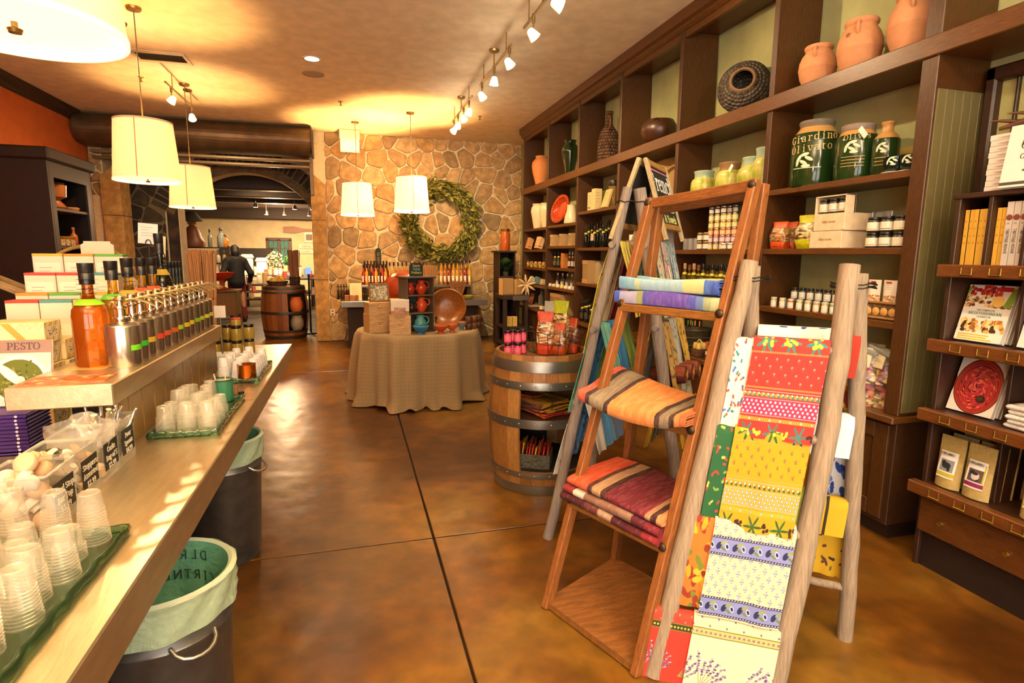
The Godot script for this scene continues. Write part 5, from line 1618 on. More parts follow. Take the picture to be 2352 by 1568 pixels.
func front_ladder()->void:
	var m:=driftwood_mat()
	var LF:=V3(1.072,.0,-1.747)
	var LT:=V3(1.45,1.585,-1.84)
	var RF:=V3(1.43,.0,-1.53)
	var RT:=V3(1.68,1.577,-1.606)
	var RR:=V3(1.97,.0,-1.724)
	var RTb:=RT+V3(.105,-.035,-.055)
	var LR:=V3(1.66,.0,-2.02)
	var LTb:=LT+V3(.055,-.02,-.05)
	var o:=thing("pole_ladder","weathered grey pole ladder in front, hung with bright printed towels","ladder")
	pole(o,"pole",LF,LT,.036,.031,m,1)
	pole(o,"pole",RF,RT,.040,.034,m,2,V3(.025,0,.01))
	pole(o,"pole",RR,RTb,.031,.029,m,3,V3(.015,0,0))
	pole(o,"pole",LR,LTb,.031,.029,m,4)
	for s in [[LT,LTb],[RT,RTb]]:
		for k in 2:
			var c: Vector3=(s[0]+s[1])*.5+V3(0,-.05-.012*k,0)
			var pts:=[]
			for q in 17: pts.append(c+V3(cos(q*TAU/16)*.072,.004*sin(q*2.0),sin(q*TAU/16)*.072))
			part(o,"wire_binding",G().tube(pts,.003,5),hexm("2a241e",.5,.6))
	var hs:=[1.275,.955,.61,.24]
	var fr:=[]
	var bk:=[]
	for h in hs:
		var a:=LF.lerp(LT,h/LT.y)
		var b:=RF.lerp(RT,h/RT.y)
		fr.append([a,b])
		pole(o,"rung",a-(b-a)*.06,b+(b-a)*.06,.019,.017,m,20+int(h*10))
		var c:=LR.lerp(LTb,h/LTb.y)
		var d:=RR.lerp(RTb,h/RTb.y)
		bk.append([c,d])
		pole(o,"rung",c-(d-c)*.06,d+(d-c)*.06,.018,.016,m,40+int(h*10))
	var down:=(LF-LT).normalized()
	var dr:=(LR-LTb).normalized()
	var up_in:=V3(0,-1,0)
	var grp:="towels on the front pole ladder"
	var main:=[provence("red_provence","d8342e","e87a5a","2c7a74","7a86c8","d8344a"),provence("yellow_provence","dc9a16","e0603a","2c5a24","6a6a88","e0a83c"),cream_blue(),lavender("lavender_cream","e2d8ba")]
	var mn:=["red towel with yellow flowers, blue dots and leaf bands on the front ladder's top rung","golden yellow towel with red flowers and olives, hanging below the red one","cream towel with blue diamonds and a periwinkle olive band, below the yellow one","cream towel with lavender bunches on the front ladder's lowest rung"]
	var side:=[simple_print("white_red","efe8da",["c8442c","2c7a74","4a6ab0","d8603a"],60,4.0),simple_print("green_red","1e5a34",["c83a34","e0c050","c83a34","88a040"],70,4.0),simple_print("orange_grape","d8742a",["8a2e1e","8a2e1e","e8a020","6a7a24","e8b030"],46,11.0),lavender("lavender_red","d2382a")]
	var sn:=["white towel with red and blue sprigs peeking out left of the red towel","dark green towel with red and yellow motifs, peeking out left of the yellow towel","orange and maroon grape print towel left of the cream diamond towel","red lavender towel at the lower left of the front ladder"]
	for k in 4:
		var A: Vector3=fr[k][0]
		var B: Vector3=fr[k][1]
		var lg: float=[.34,.36,.345,.30][k]
		var sag:=(V3(0,-1,0)*.25+down*.75).normalized()
		drape("towel",mn[k],A,B,.24,[.96,.94,.96,.98][k],V3(.1,-1,0).normalized(),.2,sag,lg,.034,main[k],grp,30+k,.004)
		drape("towel",sn[k],A,B,[.06,.07,.0,-.16][k],[.5,.5,.4,.4][k],V3(.1,-1,0).normalized(),.2,sag,lg*.95,.026,side[k],grp,50+k,.003)
	var rm:=[simple_print("white_rings","f0eee6",["4a68a8","2c4a98"],16,5.0),simple_print("maroon_yellow","9c2a18",["e0a020","c8641c","e8b83a","5a6a24"],60,8.0),simple_print("mint","8cc4a4",["2c5a4a","b0d8c0"],14,3.0),simple_print("blue_flower","e4e8f0",["1e3a8a","2c50a8","4a70c0"],60,8.0),simple_print("tan_flower","b8924a",["7a2c34","5a3a20","8a5a34"],40,7.0),simple_print("blue_white","3a5aa8",["e8ecf4","2c4a98"],30,9.0),simple_print("polka","e8e6dc",["1a1a1a"],34,3.2),simple_print("yellow_olive","d2a81e",["2a2414","5a2c3a","6a6a24"],46,5.0),simple_print("olive_green","7a8a2c",["b8b84a","4a5a1c"],40,6.0)]
	var rn:=["white towel with blue rings over the front ladder's top rear rung","maroon and gold patterned towel behind the right pole","mint green towel edge between the right pole and the maroon towel","white towel with large blue flowers hanging low behind the right pole","tan flowered towel edge behind the right pole","blue and white towel edge just under the maroon towel","white towel with black dots low behind the right pole","yellow towel with dark olives, lowest behind the right pole","olive green towel edge behind the right pole, above the dotted one"]
	var cfg:=[[0,.08,.9,.28,0,.06],[0,.68,1.02,.42,1,.05],[0,.5,.74,.40,2,.042],[1,.5,1.0,.50,3,.05],[1,.4,.7,.36,4,.042],[1,.36,.66,.16,5,.036],[2,.42,.72,.31,6,.042],[2,.56,.98,.36,7,.034],[2,.36,.62,.2,8,.05]]
	for c in cfg:
		drape("towel",rn[c[4]],bk[c[0]][0],bk[c[0]][1],c[1],c[2],(down*.1+V3(-.1,-1,0)).normalized(),.12,dr,c[3],c[5],rm[c[4]],"towels on the front ladder's rear side",70+c[4],.004)
func shelf_ladder()->void:
	var L:=V3(.81,.03,-2.25)
	var N:=V3(1.005,.03,-1.76)
	var B:=V3(1.279,.03,-2.51)
	var R:=N+(B-L)
	var TL:=V3(1.335,1.86,-2.40)
	var TR:=V3(1.512,1.895,-1.918)
	var u:=(N-L).normalized()
	var w:=V3(u.z,0,-u.x)
	var m:=wood("a5642c","y",.55)
	var o:=thing("shelf_ladder","tall brown wooden folding shelf ladder with three slatted shelves of folded linen","ladder")
	var rear_l:=TL+w*.06-V3(0,.01,0)
	var rear_r:=TR+w*.06-V3(0,.01,0)
	for s in [[L,TL,"front_leg"],[N,TR,"front_leg"],[B,rear_l,"rear_leg"],[R,rear_r,"rear_leg"]]:
		var a: Vector3=s[0]-V3(0,.03,0)
		var b: Vector3=s[1]
		var y:=(b-a).normalized()
		var bs:=Basis(u,y,u.cross(y)).orthonormalized()
		var leg:=part(o,s[2],G().box(V3(0,(b-a).length()*.5,0),V3(.034,(b-a).length(),.046),.004),m)
		leg.transform=Transform3D(Basis(u,y,u.cross(y).normalized()),a)
	var bar:=part(o,"top_bar",G().box(Vector3.ZERO,V3((TR-TL).length()+.03,.045,.022),.004),wood("a5642c","x",.55))
	var ux:=(TR-TL).normalized()
	bar.transform=Transform3D(Basis(ux,Vector3.UP,ux.cross(Vector3.UP).normalized()),(TL+TR)*.5-V3(0,.02,0))
	var bar2:=part(o,"top_bar",G().box(Vector3.ZERO,V3((TR-TL).length()+.03,.04,.022),.004),wood("8a5224","x",.55))
	bar2.transform=Transform3D(Basis(ux,Vector3.UP,ux.cross(Vector3.UP).normalized()),(rear_l+rear_r)*.5-V3(0,.035,0))
	var bp:=PackedVector2Array()
	for c in [L,N,R,B]: bp.append(Vector2(c.x,c.z))
	var cc:=(L+N+R+B)*.25
	var bb:=PackedVector2Array()
	for c in bp: bb.append(Vector2(cc.x,cc.z)+(c-Vector2(cc.x,cc.z))*1.02)
	part(o,"base_board",G().prism(bb,V3(0,.008,0),Vector3.RIGHT,V3(0,0,1),V3(0,.03,0)),textured("worn_board",Color("96602a"),mottle,V3(1.2,3,6),.6,.0,rough_n,.4))
	var hs:=[1.385,.943,.499]
	var corners:=[]
	for h in hs:
		var q:=[]
		for s in [[L,TL],[N,TR],[R,rear_r],[B,rear_l]]:
			q.append(s[0].lerp(s[1],(h-s[0].y)/(s[1].y-s[0].y)))
		var poly:=PackedVector2Array()
		for p in q: poly.append(Vector2(p.x,p.z))
		part(o,"shelf",G().prism(poly,V3(0,h-.022,0),Vector3.RIGHT,V3(0,0,1),V3(0,.02,0)),wood("96602a","x",.6))
		part(o,"shelf_rail",G().box(Vector3.ZERO,V3((q[1]-q[0]).length(),.034,.014),.003),wood("a8702e","x",.55)).transform=Transform3D(Basis(u,Vector3.UP,u.cross(Vector3.UP).normalized()),(q[0]+q[1])*.5+V3(0,-.016,0)-w*.016)
		for p in [q[0],q[1]]:
			part(o,"bolt",G().lathe(prof([0,.012,.012,.010,.018,.004,.018,0]),14,p-w*.024,aim(-w)),hexm("4a3c2c",.45,.8))
		corners.append(q)
	for p in [TL,TR]: part(o,"bolt",G().lathe(prof([0,.012,.012,.010,.018,.004,.018,0]),14,p-w*.024-V3(0,.02,0),aim(-w)),hexm("4a3c2c",.45,.8))
	folded("towel","light blue folded towel with yellow bands, topmost on the shelf ladder",corners[0],u,w,1.385+.066,.05,-.05,.96,-.05,.8,stripe_cloth("sky",["7ab0d4","84bcd8","8cc0dc","b8d0b0","9ccae0","a0cce2","a0cce2","a4cee2","a0cce2","a8d0dc","a8d0dc","d4dc98","d4dc98","cfd898","4a70c8","3a58b8"]),1,"folded towels on the shelf ladder")
	folded("towel","violet blue folded towel lying under the light blue one",corners[0],u,w,1.386,.066,-.10,.97,-.06,.8,stripe_cloth("violet",["4a68c8","a8b0e0","b4bade","b8bcdc","a0ac70","5a5cc0","6450b8","6a54ba","6c56bc","6450b8","6a54ba","6450b8","5a5cc0","6a88c8","a0b088","c0cc9c"]),2,"folded towels on the shelf ladder")
	folded("tablecloth","orange folded cloth with taupe borders sagging over the middle shelf",corners[1],u,w,.944,.055,-.12,1.0,-.25,.8,stripe_cloth("orange",["d05a40","d05a40","3c2420","84745a","8a7a60","8a7a60","84745a","3c2420","e08c48","e29250","e08c48","e29250","e08c48","e29250","e08c48","e29250","e08c48","e29250","e08c48","3c2420","84745a","8a7a60","3c2420","e08c48","d87040"]),3,"folded cloths on the shelf ladder",true)
	for k in 3: folded("tablecloth",["coral and maroon folded cloth, topmost on the low shelf","taupe folded cloth with a white patch, second on the low shelf","dark maroon folded cloth at the bottom of the low shelf"][k],corners[2],u,w,[.573,.536,.5][k],.036,[-.04,-.06,-.08][k],[.98,.97,.98][k],[-.04,-.08,-.1][k],.88,[stripe_cloth("coral",["d8502c","dc5a32","d8542e","dc5a32","d8502c","4a241c","b08a64","b08a64","3a1814","6a1824","641622","6a1824","641622","6a1824","641622","6a1824","7a2430","b08a64","3c1a18","d89058"]),stripe_cloth("taupe",["8a2a28","e8d8c4","8a6250","8e6856","8a6250","94705c","5a1a28","7a2030"]),stripe_cloth("maroon",["4a1420","4a1420","6a3430","a88a70","4a1420","5a1822","8a2028"])][k],4+k,"folded cloths on the shelf ladder")
	part(self,"price_tag",G().box(Vector3.ZERO,V3(.04,.003,.014)),hexm("f2ece0",.6)).position=V3(1.36,.616,-2.0)
	tag(get_child(get_child_count()-1),"small white price tag lying on the coral and maroon cloth","tag")
func stripe_cloth(key: String,cols: Array)->StandardMaterial3D:
	if mats.has("stripe "+key): return mats["stripe "+key]
	var p:=Pic.new(192,64,Color(cols[0]))
	var w:=192.0/cols.size()
	var r:=RandomNumberGenerator.new()
	r.seed=hash(key)
	for k in cols.size():
		p.rect(k*w,0,w+1,64,Color(cols[k]))
		for j in 26: p.oval(k*w+r.randf()*w,r.randf()*64,2.5,1.5,Color(cols[k]).lightened(.12),r.randf()*3)
	for x in 192:
		for y in 64:
			if (x+y)%3==0: p.im.set_pixel(x,y,p.im.get_pixel(x,y).darkened(.07))
	return pict("stripe "+key,p.im,.9)
func folded(called: String,label: String,q: Array,u: Vector3,w: Vector3,y: float,h: float,a0: float,a1: float,b0: float,b1: float,m: Material,sd: int,group: String,sag:=false)->void:
	var o:=thing(called,label,called,Vector3.ZERO,.0,group)
	var r:=RandomNumberGenerator.new()
	r.seed=sd
	var ph:=r.randf()*TAU
	for k in 3:
		var hk:=h*(1.0-.3*k)
		var inset:=.012*k
		var g:=G().grid(18,22,func(uu,v):
			var t: float
			var yy: float
			if v<.42:
				t=lerpf(1.0,.0,v/.42); yy=.0
			elif v<.58:
				var a: float=(v-.42)/.16*PI
				t=-sin(a)*.06; yy=.5-.5*cos(a)
			else:
				t=(v-.58)/.42; yy=1.0
			var aa: float=lerpf(a0,a1,uu)
			var bb: float=lerpf(b0+inset,b1,t) if t>=.0 else b0+inset+t*.5
			var f: Vector3=q[0].lerp(q[1],aa).lerp(q[3].lerp(q[2],aa),bb)
			f.y=y+h*.5+(yy-.5)*hk
			var soft:=sin(PI*clampf(uu,.0,1.0))
			f.y+=yy*(.006*sin(uu*7.0+ph)+.004*sin(t*5.0+ph))*(.4 if k else 1.0)
			if sag:
				f.y+=(.06*smoothstep(.72,.0,uu)*smoothstep(.0,.9,t)-.035*smoothstep(.3,-.1,t)*sin(PI*uu))+.02*smoothstep(.8,1.0,uu)
				f.y=maxf(f.y,y) if t>.15 else f.y
			return f
		,.005)
		part(o,"cloth" if k==0 else "inner_fold",g,m)
func rear_ladder()->void:
	var m:=textured("grey_pole",Color("9a8d84"),soft_grain,V3(16,.8,16),.85,.0,rough_n,.5)
	var dv:=V3(.36,0,-.36)
	var apex:=V3(1.487,1.965,-2.87)
	var L0:=V3(1.03,0,-2.862)
	var R0:=V3(1.88,0,-2.83)
	var o:=thing("pole_ladder","grey pole ladder behind, carrying a chalkboard and many printed cloths","ladder")
	var pairs:=[]
	for k in 2:
		var off:=dv*k
		var ta:=apex+off+V3(-.035,0,.0)
		var tb:=apex+off+V3(.035,.0,.0)
		pole(o,"pole",L0+off,ta,.03,.026,m,60+k)
		pole(o,"pole",R0+off,tb,.036,.034,m,70+k)
		var pts:=[]
		for q in 17: pts.append(apex+off+V3(cos(q*TAU/16)*.095,-.075+.006*sin(q*3.0),sin(q*TAU/16)*.05))
		part(o,"wire_binding",G().tube(pts,.0035,5),hexm("2a241e",.5,.6))
		pairs.append([L0+off,ta,R0+off,tb])
	var hs:=[1.66,1.2,.80]
	var lr:=[]
	var rr:=[]
	for h in hs:
		var a: Vector3=pairs[0][0].lerp(pairs[0][1],h/1.965)
		var b: Vector3=pairs[1][0].lerp(pairs[1][1],h/1.965)
		var c: Vector3=pairs[0][2].lerp(pairs[0][3],h/1.965)
		var d: Vector3=pairs[1][2].lerp(pairs[1][3],h/1.965)
		pole(o,"rung",a-dv*.1,b+dv*.1,.018,.016,m,int(h*100))
		pole(o,"rung",c-dv*.1,d+dv*.1,.018,.016,m,int(h*100)+1)
		lr.append([a,b]); rr.append([c,d])
	var dl:=(L0-apex).normalized()
	var drr:=(R0-apex).normalized()
	var left:=[
		[["bee_yellow","cdb84e",["5a4020","7a6a24","6a3a2c"],40,4.0,false],["cream_red","e4d6b0",["a83a34","c89a50","8a6a40"],40,6.0,true],["maroon_stripe","8a1c24",["a83a3c","6a141c"],0,3.0,true]],
		[["teal_stripe","7ab8a0",["3c8a8c","a8d0b0","5aa890"],8,4.0,true],["blue_wash","3c88c0",["6ab0d8","2c64a0"],20,6.0,true],["spring_green","a8c86a",["7a9a3c","c8d88a"],20,6.0,true]],
		[["lilac_white","e4dccf",["7a7ab0","9a8a70"],18,5.0,false],["sky_print","5a96c8",["2c4a98","8ac0e0","6a3a5c"],40,5.0,false],["denim_print","6a84ac",["2c3c74","9ab0cc"],40,6.0,false]]]
	var ln:=[["yellow bee print cloth over the top left rung of the rear ladder","cream cloth with red flowers beside the yellow bee print","maroon cloth behind the rear ladder's top left rung"],["teal striped cloth on the rear ladder's middle left rung","blue washed cloth beside the teal striped one","light green striped cloth on the rear ladder's left side"],["white cloth with lilac sprigs hanging lowest on the rear ladder's left","sky blue printed cloth on the rear ladder's lowest left rung","grey blue flowered cloth on the rear ladder's lowest left rung"]]
	for k in 3:
		for j in 3:
			var e=left[k][j]
			drape("cloth",ln[k][j],lr[k][0],lr[k][1],.02+j*.32,.30+j*.33,V3(.25,-1,0).normalized(),[.42,.4,.34][k],dl,[.62,.5,.46][k]-.05*j,.03,simple_print(e[0],e[1],e[2],e[3],e[4],e[5]),"cloths on the rear ladder",200+k*3+j,.007)
	var right:=[
		[["leafy_white","d8dccc",["4a7a6a","b05a4a","7a9a5a"],40,6.0,true],["red_leaf","d4cfc0",["b04a3c","4a6aa0","6a8a5a"],50,5.0,true],["blue_leaf","c8d0d0",["4a6aa0","3c6a5a"],40,6.0,true]],
		[["tan_garden","b08c4a",["6a5a2c","a8503a","4a5a3c","c8a870"],60,6.0,false],["grey_garden","a8a498",["6a6a60","4a5a7a"],40,5.0,false],["gold_garden","c09a3c",["8a3a24","5a4a20"],50,5.0,false]],
		[["gold_olive","d0a424",["6a3a20","8a6a1c","3a2a14"],50,5.0,true],["white_blue_leaf","dcdccc",["3c5a8a","6a8a4a","c8b050"],46,6.0,true],["cream_leaf","d2caa8",["8a8a5a","6a6a40"],40,6.0,true]]]
	var rn:=[["white leaf striped cloth over the top right rung of the rear ladder","white cloth with red leaf stripes on the rear ladder's top right","pale blue leaf striped cloth on the rear ladder's top right"],["tan garden print cloth on the rear ladder's right side","grey garden print cloth next to the tan one","gold garden print cloth at the far end of the middle right rung"],["gold olive striped cloth low on the rear ladder's right side","white cloth with blue leaf stripes low on the rear ladder's right","cream leaf cloth lowest on the rear ladder's right"]]
	for k in 3:
		for j in 3:
			var e=right[k][j]
			drape("cloth",rn[k][j],rr[k][0],rr[k][1],.02+j*.32,.31+j*.33,V3(-.25,-1,0).normalized(),[.4,.38,.34][k],drr,[.42,.45,.46][k]-.03*j,.03,simple_print(e[0],e[1],e[2],e[3],e[4],e[5]),"cloths on the rear ladder",240+k*3+j,.007)
	for k in 3:
		var rt:=thing("rolled_towel","%s rolled brown and yellow towel on the rear ladder's right rung"%ORD[k],"towel",rr[1][0].lerp(rr[1][1],.25+.25*k)+V3(.06,-.30,.02*k),.0,"rolled towels on the rear ladder")
		part(rt,"roll",G().lathe(prof([0,-.1,.05,-.1,.055,-.06,.055,.06,.05,.1,0,.1]),20,Vector3.ZERO,aim(V3(.7,.1,.7))),stripe_cloth("roll",["5a2414","8a4a1c","d8a020","5a2414","7a3418"]))
	var cb:=thing("chalkboard","A frame chalkboard with pale wooden edges standing on top of the rear ladder","chalkboard")
	var ax:=dv.normalized()
	var sd:=V3(ax.z,0,-ax.x)*-1.0
	if sd.x<.0: sd=-sd
	var pale:=wood("d8c090","y",.6,1.5)
	var top:=V3(1.53,2.125,-2.865)
	for s in [-1.0,1.0]:
		var dn:=(V3(0,-.43,0)+V3(s*.15,0,.0)).normalized()
		var org:=top+V3(s*.018,0,0)
		var nn:=ax.cross(dn).normalized()
		if nn.x*s<.0: nn=-nn
		var bs:=Basis(ax,-dn,ax.cross(-dn).normalized())
		var wd:=.40
		var lh:=.46
		for e in [.0,wd]:
			part(cb,"stile",G().box(Vector3.ZERO,V3(.035,lh,.022),.003),pale).transform=Transform3D(bs,org+ax*e+dn*lh*.5)
		for e in [.02,lh-.08]:
			part(cb,"frame_rail",G().box(Vector3.ZERO,V3(wd,.035,.018),.003),wood("b98a48","x",.6)).transform=Transform3D(bs,org+ax*wd*.5+dn*(e+.0))
		part(cb,"slate",G().box(Vector3.ZERO,V3(wd-.03,lh-.1,.008)),hexm("1c1c18",.75)).transform=Transform3D(bs,org+ax*wd*.5+dn*(lh-.06)*.5)
		if s>0:
			var fb:=Basis(-ax,-dn,nn)
			if fb.determinant()<.0: fb=Basis(ax,-dn,nn)
			letters(cb,"French",.13,org+ax*wd*.5+dn*.13+nn*.006,fb,hexm("e8e4dc",.8),"Droid Serif")
			letters(cb,"Linens",.085,org+ax*wd*.5+dn*.26+nn*.006,fb,hexm("c8c878",.8),"Droid Serif")
			letters(cb,"& Towels",.06,org+ax*wd*.5+dn*.335+nn*.006,fb,hexm("c8c878",.8),"Droid Serif")
			part(cb,"chalk_line",G().box(Vector3.ZERO,V3(wd-.06,.008,.002)),hexm("c06a80",.8)).transform=Transform3D(fb,org+ax*wd*.5+dn*.055+nn*.005)
#  barrel, burlap table and the wall of oils
func build_middle()->void:
	barrel()
	burlap_table()
	oil_wall()
func stave(c: Vector3,a: float,da: float,y0: float,y1: float,rf: Callable,th: float)->Geo:
	var g:=G()
	var n:=10
	for k in n:
		var ya:=lerpf(y0,y1,float(k)/n)
		var yb:=lerpf(y0,y1,float(k+1)/n)
		var ra: float=rf.call(ya)
		var rb: float=rf.call(yb)
		var d0:=V3(cos(a-da),0,sin(a-da))
		var d1:=V3(cos(a+da),0,sin(a+da))
		var nn:=V3(cos(a),-(rb-ra)/(yb-ya),sin(a)).normalized()
		var u0:=V3(0,ya,0)
		var u1:=V3(0,yb,0)
		g.quad(d0*ra+u0,d1*ra+u0,d1*rb+u1,d0*rb+u1,nn)
		g.quad(d0*(ra-th)+u0,d1*(ra-th)+u0,d1*(rb-th)+u1,d0*(rb-th)+u1,-nn)
		var s:=V3(-sin(a),0,cos(a))
		g.quad(d0*ra+u0,d0*(ra-th)+u0,d0*(rb-th)+u1,d0*rb+u1,-s)
		g.quad(d1*ra+u0,d1*(ra-th)+u0,d1*(rb-th)+u1,d1*rb+u1,s)
		for e in ([[ya,ra,-1.0]] if k==0 else [])+([[yb,rb,1.0]] if k==n-1 else []):
			g.quad(d0*e[1]+V3(0,e[0],0),d1*e[1]+V3(0,e[0],0),d1*(e[1]-th)+V3(0,e[0],0),d0*(e[1]-th)+V3(0,e[0],0),V3(0,e[2],0))
	return g
func barrel_shape(o: Node3D,h: float,r0: float,rb: float,open0: float,open1: float,woods: Array,hoopm: Material,mids: Array,hoops: Array,rivets:=true)->void:
	var rf:=func(y: float)->float:
		var k:=(y/h-.5)*2.0
		return rb+(r0-rb)*k*k
	var n:=26
	var da:=PI/n
	for k in n:
		var a:=TAU*k/n
		var is_open:=a>open0 and a<open1
		if not is_open:
			part(o,"stave",stave(Vector3.ZERO,a,da*.985,.0,h,rf,.024),woods[(k*7)%woods.size()])
		else:
			for s in mids: part(o,"stave",stave(Vector3.ZERO,a,da*.985,s[0],s[1],rf,.024),woods[(k*7)%woods.size()])
	for hp in hoops:
		var pr:=[]
		for e in [[hp[0],.0],[hp[0],.005],[(hp[0]+hp[1])*.5,.007],[hp[1],.005],[hp[1],.0]]: pr.append(Vector2(rf.call(e[0])+e[1],e[0]))
		part(o,"hoop",G().lathe(pr,52),hoopm)
		if rivets and hp.size()>2:
			var g:=G()
			for k in 22:
				var a:=TAU*k/22.0
				var d:=V3(cos(a),0,sin(a))
				var y: float=(hp[0]+hp[1])*.5
				g.lathe(prof([0,.004,.004,.003,.006,.0]),8,d*(rf.call(y)+.006)+V3(0,y,0),aim(d))
			part(o,"rivets",g,hexm("b8b4a8",.3,.9))
func barrel()->void:
	var c:=V3(1.27,0,-3.73)
	var o:=thing("wine_barrel","oak wine barrel shelf with steel hoops and open cut-out sides, beside the ladders","barrel",c)
	var woods:=[]
	for h in ["b07a3a","a87034","b88444","9c6830"]: woods.append(wood(h,"y",.5))
	var hoop:=textured("hoop_steel",Color("9a988e"),brush,V3(3,30,3),.32,.85)
	barrel_shape(o,.95,.325,.375,.62,2.36,woods,hoop,[[.0,.165],[.73,.95]],[[.005,.07],[.125,.165,1],[.475,.535,1],[.73,.78,1],[.845,.915]])
	part(o,"head",G().lathe(prof([0,.885,.31,.885,.31,.905,0,.905]),40),wood("94622c","x",.55))
	part(o,"shelf",G().lathe(prof([0,.49,.345,.49,.345,.512,0,.512]),40),wood("4a2c14","x",.6))
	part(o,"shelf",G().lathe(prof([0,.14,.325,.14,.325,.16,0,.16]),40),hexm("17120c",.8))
	part(o,"opening_trim",G().tube([V3(cos(2.37)*.336,.17,sin(2.37)*.336),V3(cos(2.37)*.365,.45,sin(2.37)*.365),V3(cos(2.37)*.35,.69,sin(2.37)*.35),V3(cos(2.3)*.35,.73,sin(2.3)*.35)],.008,6),hexm("2c1c10",.6))
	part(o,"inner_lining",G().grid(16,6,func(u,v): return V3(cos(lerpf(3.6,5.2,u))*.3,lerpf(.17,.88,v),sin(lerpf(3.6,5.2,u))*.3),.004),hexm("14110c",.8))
	var yn:=simple_print("napkin_yellow","d2a020",["8a5a18","b07c18","6a2c38","7a5a10"],50,4.0,true)
	var rn:=simple_print("napkin_red","b8301c",["d8602c","8a1c14","e08a3c"],40,4.0,true)
	for k in 9:
		var red:=k<2 or k==8
		var s:=single("napkin","%s folded %s napkin up from the barrel's middle shelf"%[ORD[k],"red" if red else "yellow"],"napkin",G().grid(10,10,func(u,v): return V3((u-.5)*(.3 if k<8 else .2),.006*sin(u*5.0+k)+.008*sin(v*4.0+k*2.0)+(.03*(1.0-u)*v if k==8 else .0),(v-.5)*(.3 if k<8 else .18)),.007,true),rn if red else yn,c+V3(.02-.008*k-(.1 if k==8 else .0),.527+k*.0125,.06-(.02 if k==8 else .0)),.5+.07*((k*5)%4-1.5),"folded napkins in the barrel")
	var bx:=thing("napkin_box","grey woven box of upright red and yellow napkins on the barrel's low shelf","box",c+V3(-.1,.161,.13),-.45)
	var bm:=basket_mat("9a947c",14)
	for s in [[V3(0,.05,.1),V3(.26,.1,.012)],[V3(0,.05,-.1),V3(.26,.1,.012)],[V3(.127,.05,0),V3(.012,.1,.2)],[V3(-.127,.05,0),V3(.012,.1,.2)]]:
		part(bx,"side",G().box(s[0],s[1],.003),bm)
	part(bx,"base",G().box(V3(0,.005,0),V3(.25,.01,.2)),bm)
	for k in 9:
		var red:=k%4!=1
		single("napkin","%s upright %s napkin from the left in the barrel's grey box"%[ORD[k],"red" if red else "yellow"],"napkin",G().grid(6,6,func(u,v): return V3(.02*v+.006*sin(u*6.0+k),v*(.15+.02*sin(k*2.3)),(u-.5)*.17),.008),rn if red else yn,bx.position+Basis(Vector3.UP,-.45)*V3(-.1+k*.024,.012,0),-.45,"upright napkins in the grey box")
	for k in 8:
		var row:=k/4
		var i:=k%4
		cap_jar("jam_jar","%s pink labelled jam jar from the left in the %s row on the barrel"%[ORD[i],["lower","upper"][row]],on_z(1166+i*11.5,803,-3.75-.05*(i%2))*V3(1,0,1)+V3(0,.906+row*.089,0),.026,.088,hexm("b02c4c",.25),hexm("181614",.35),paper("e05a70","f4dcd8"),"jam jars on the barrel",.7)
	var wb:=thing("wire_basket","square wire basket of pasta bags standing on the barrel","basket",V3(1.37,.906,-3.80),.3)
	var wm:=hexm("4a4a44",.4,.8)
	for y in [.0,.08,.16]:
		var s: float=.12+y*.28
		part(wb,"hoop_wire",G().tube([V3(-s,y+.003,-s),V3(s,y+.003,-s),V3(s,y+.003,s),V3(-s,y+.003,s),V3(-s,y+.003,-s)],.0025,5),wm)
	for k in 16:
		var sd:=k/4
		var t:=lerpf(-1,1,(k%4)/3.0)
		var lo:=V3(t*.12,.003,.12)
		var hi:=V3(t*.165,.163,.165)
		part(wb,"upright_wire",G().cyl(Basis(Vector3.UP,sd*PI/2)*lo,Basis(Vector3.UP,sd*PI/2)*hi,.002,-1,5),wm)
	part(wb,"wire_floor",G().slab(V3(-.118,.001,-.118),V3(.118,.004,.118)),wm)
	var bags:=[["d8481e",["e8c88a","f0e0b8","c86030"],V3(-.10,0,.05),.30,"orange labelled pasta bag at the left of the wire basket"],["c8521e",["c87840","d8a060","8a4a24"],V3(-.02,0,.10),.22,"short orange pasta bag at the front of the wire basket"],["c4cc14",["f0dca8","e8d090","d8c070"],V3(.05,0,.04),.37,"tall lime green pasta bag in the wire basket"],["b0b8a8",["c8c8a0","9aa878","d8d8c0"],V3(.03,0,-.06),.36,"silver and green pasta bag behind the lime one"],["c8481e",["a87058","8a4a40","d8b090"],V3(.11,0,.09),.25,"small clear bag with an orange header at the wire basket's right"],["c85a30",["c8b0a0","9a8a80","e0d0c0"],V3(.11,0,-.05),.34,"silver bag with an orange header at the wire basket's right rear"]]
	for k in bags.size():
		var b=bags[k]
		goods_bag("pasta_bag",b[4],V3(1.37,.912,-3.80)+Basis(Vector3.UP,.3)*b[2]*.95,V3(.075,b[3],.12),crinkle(b[0]),lumps(60+k,b[1]),crinkle(["d8583a","d05a30","b8c81c","b8bcb0","c8522c","b8a8a0"][k]),1.1-.15*k,"pasta bags in the wire basket",20+k)
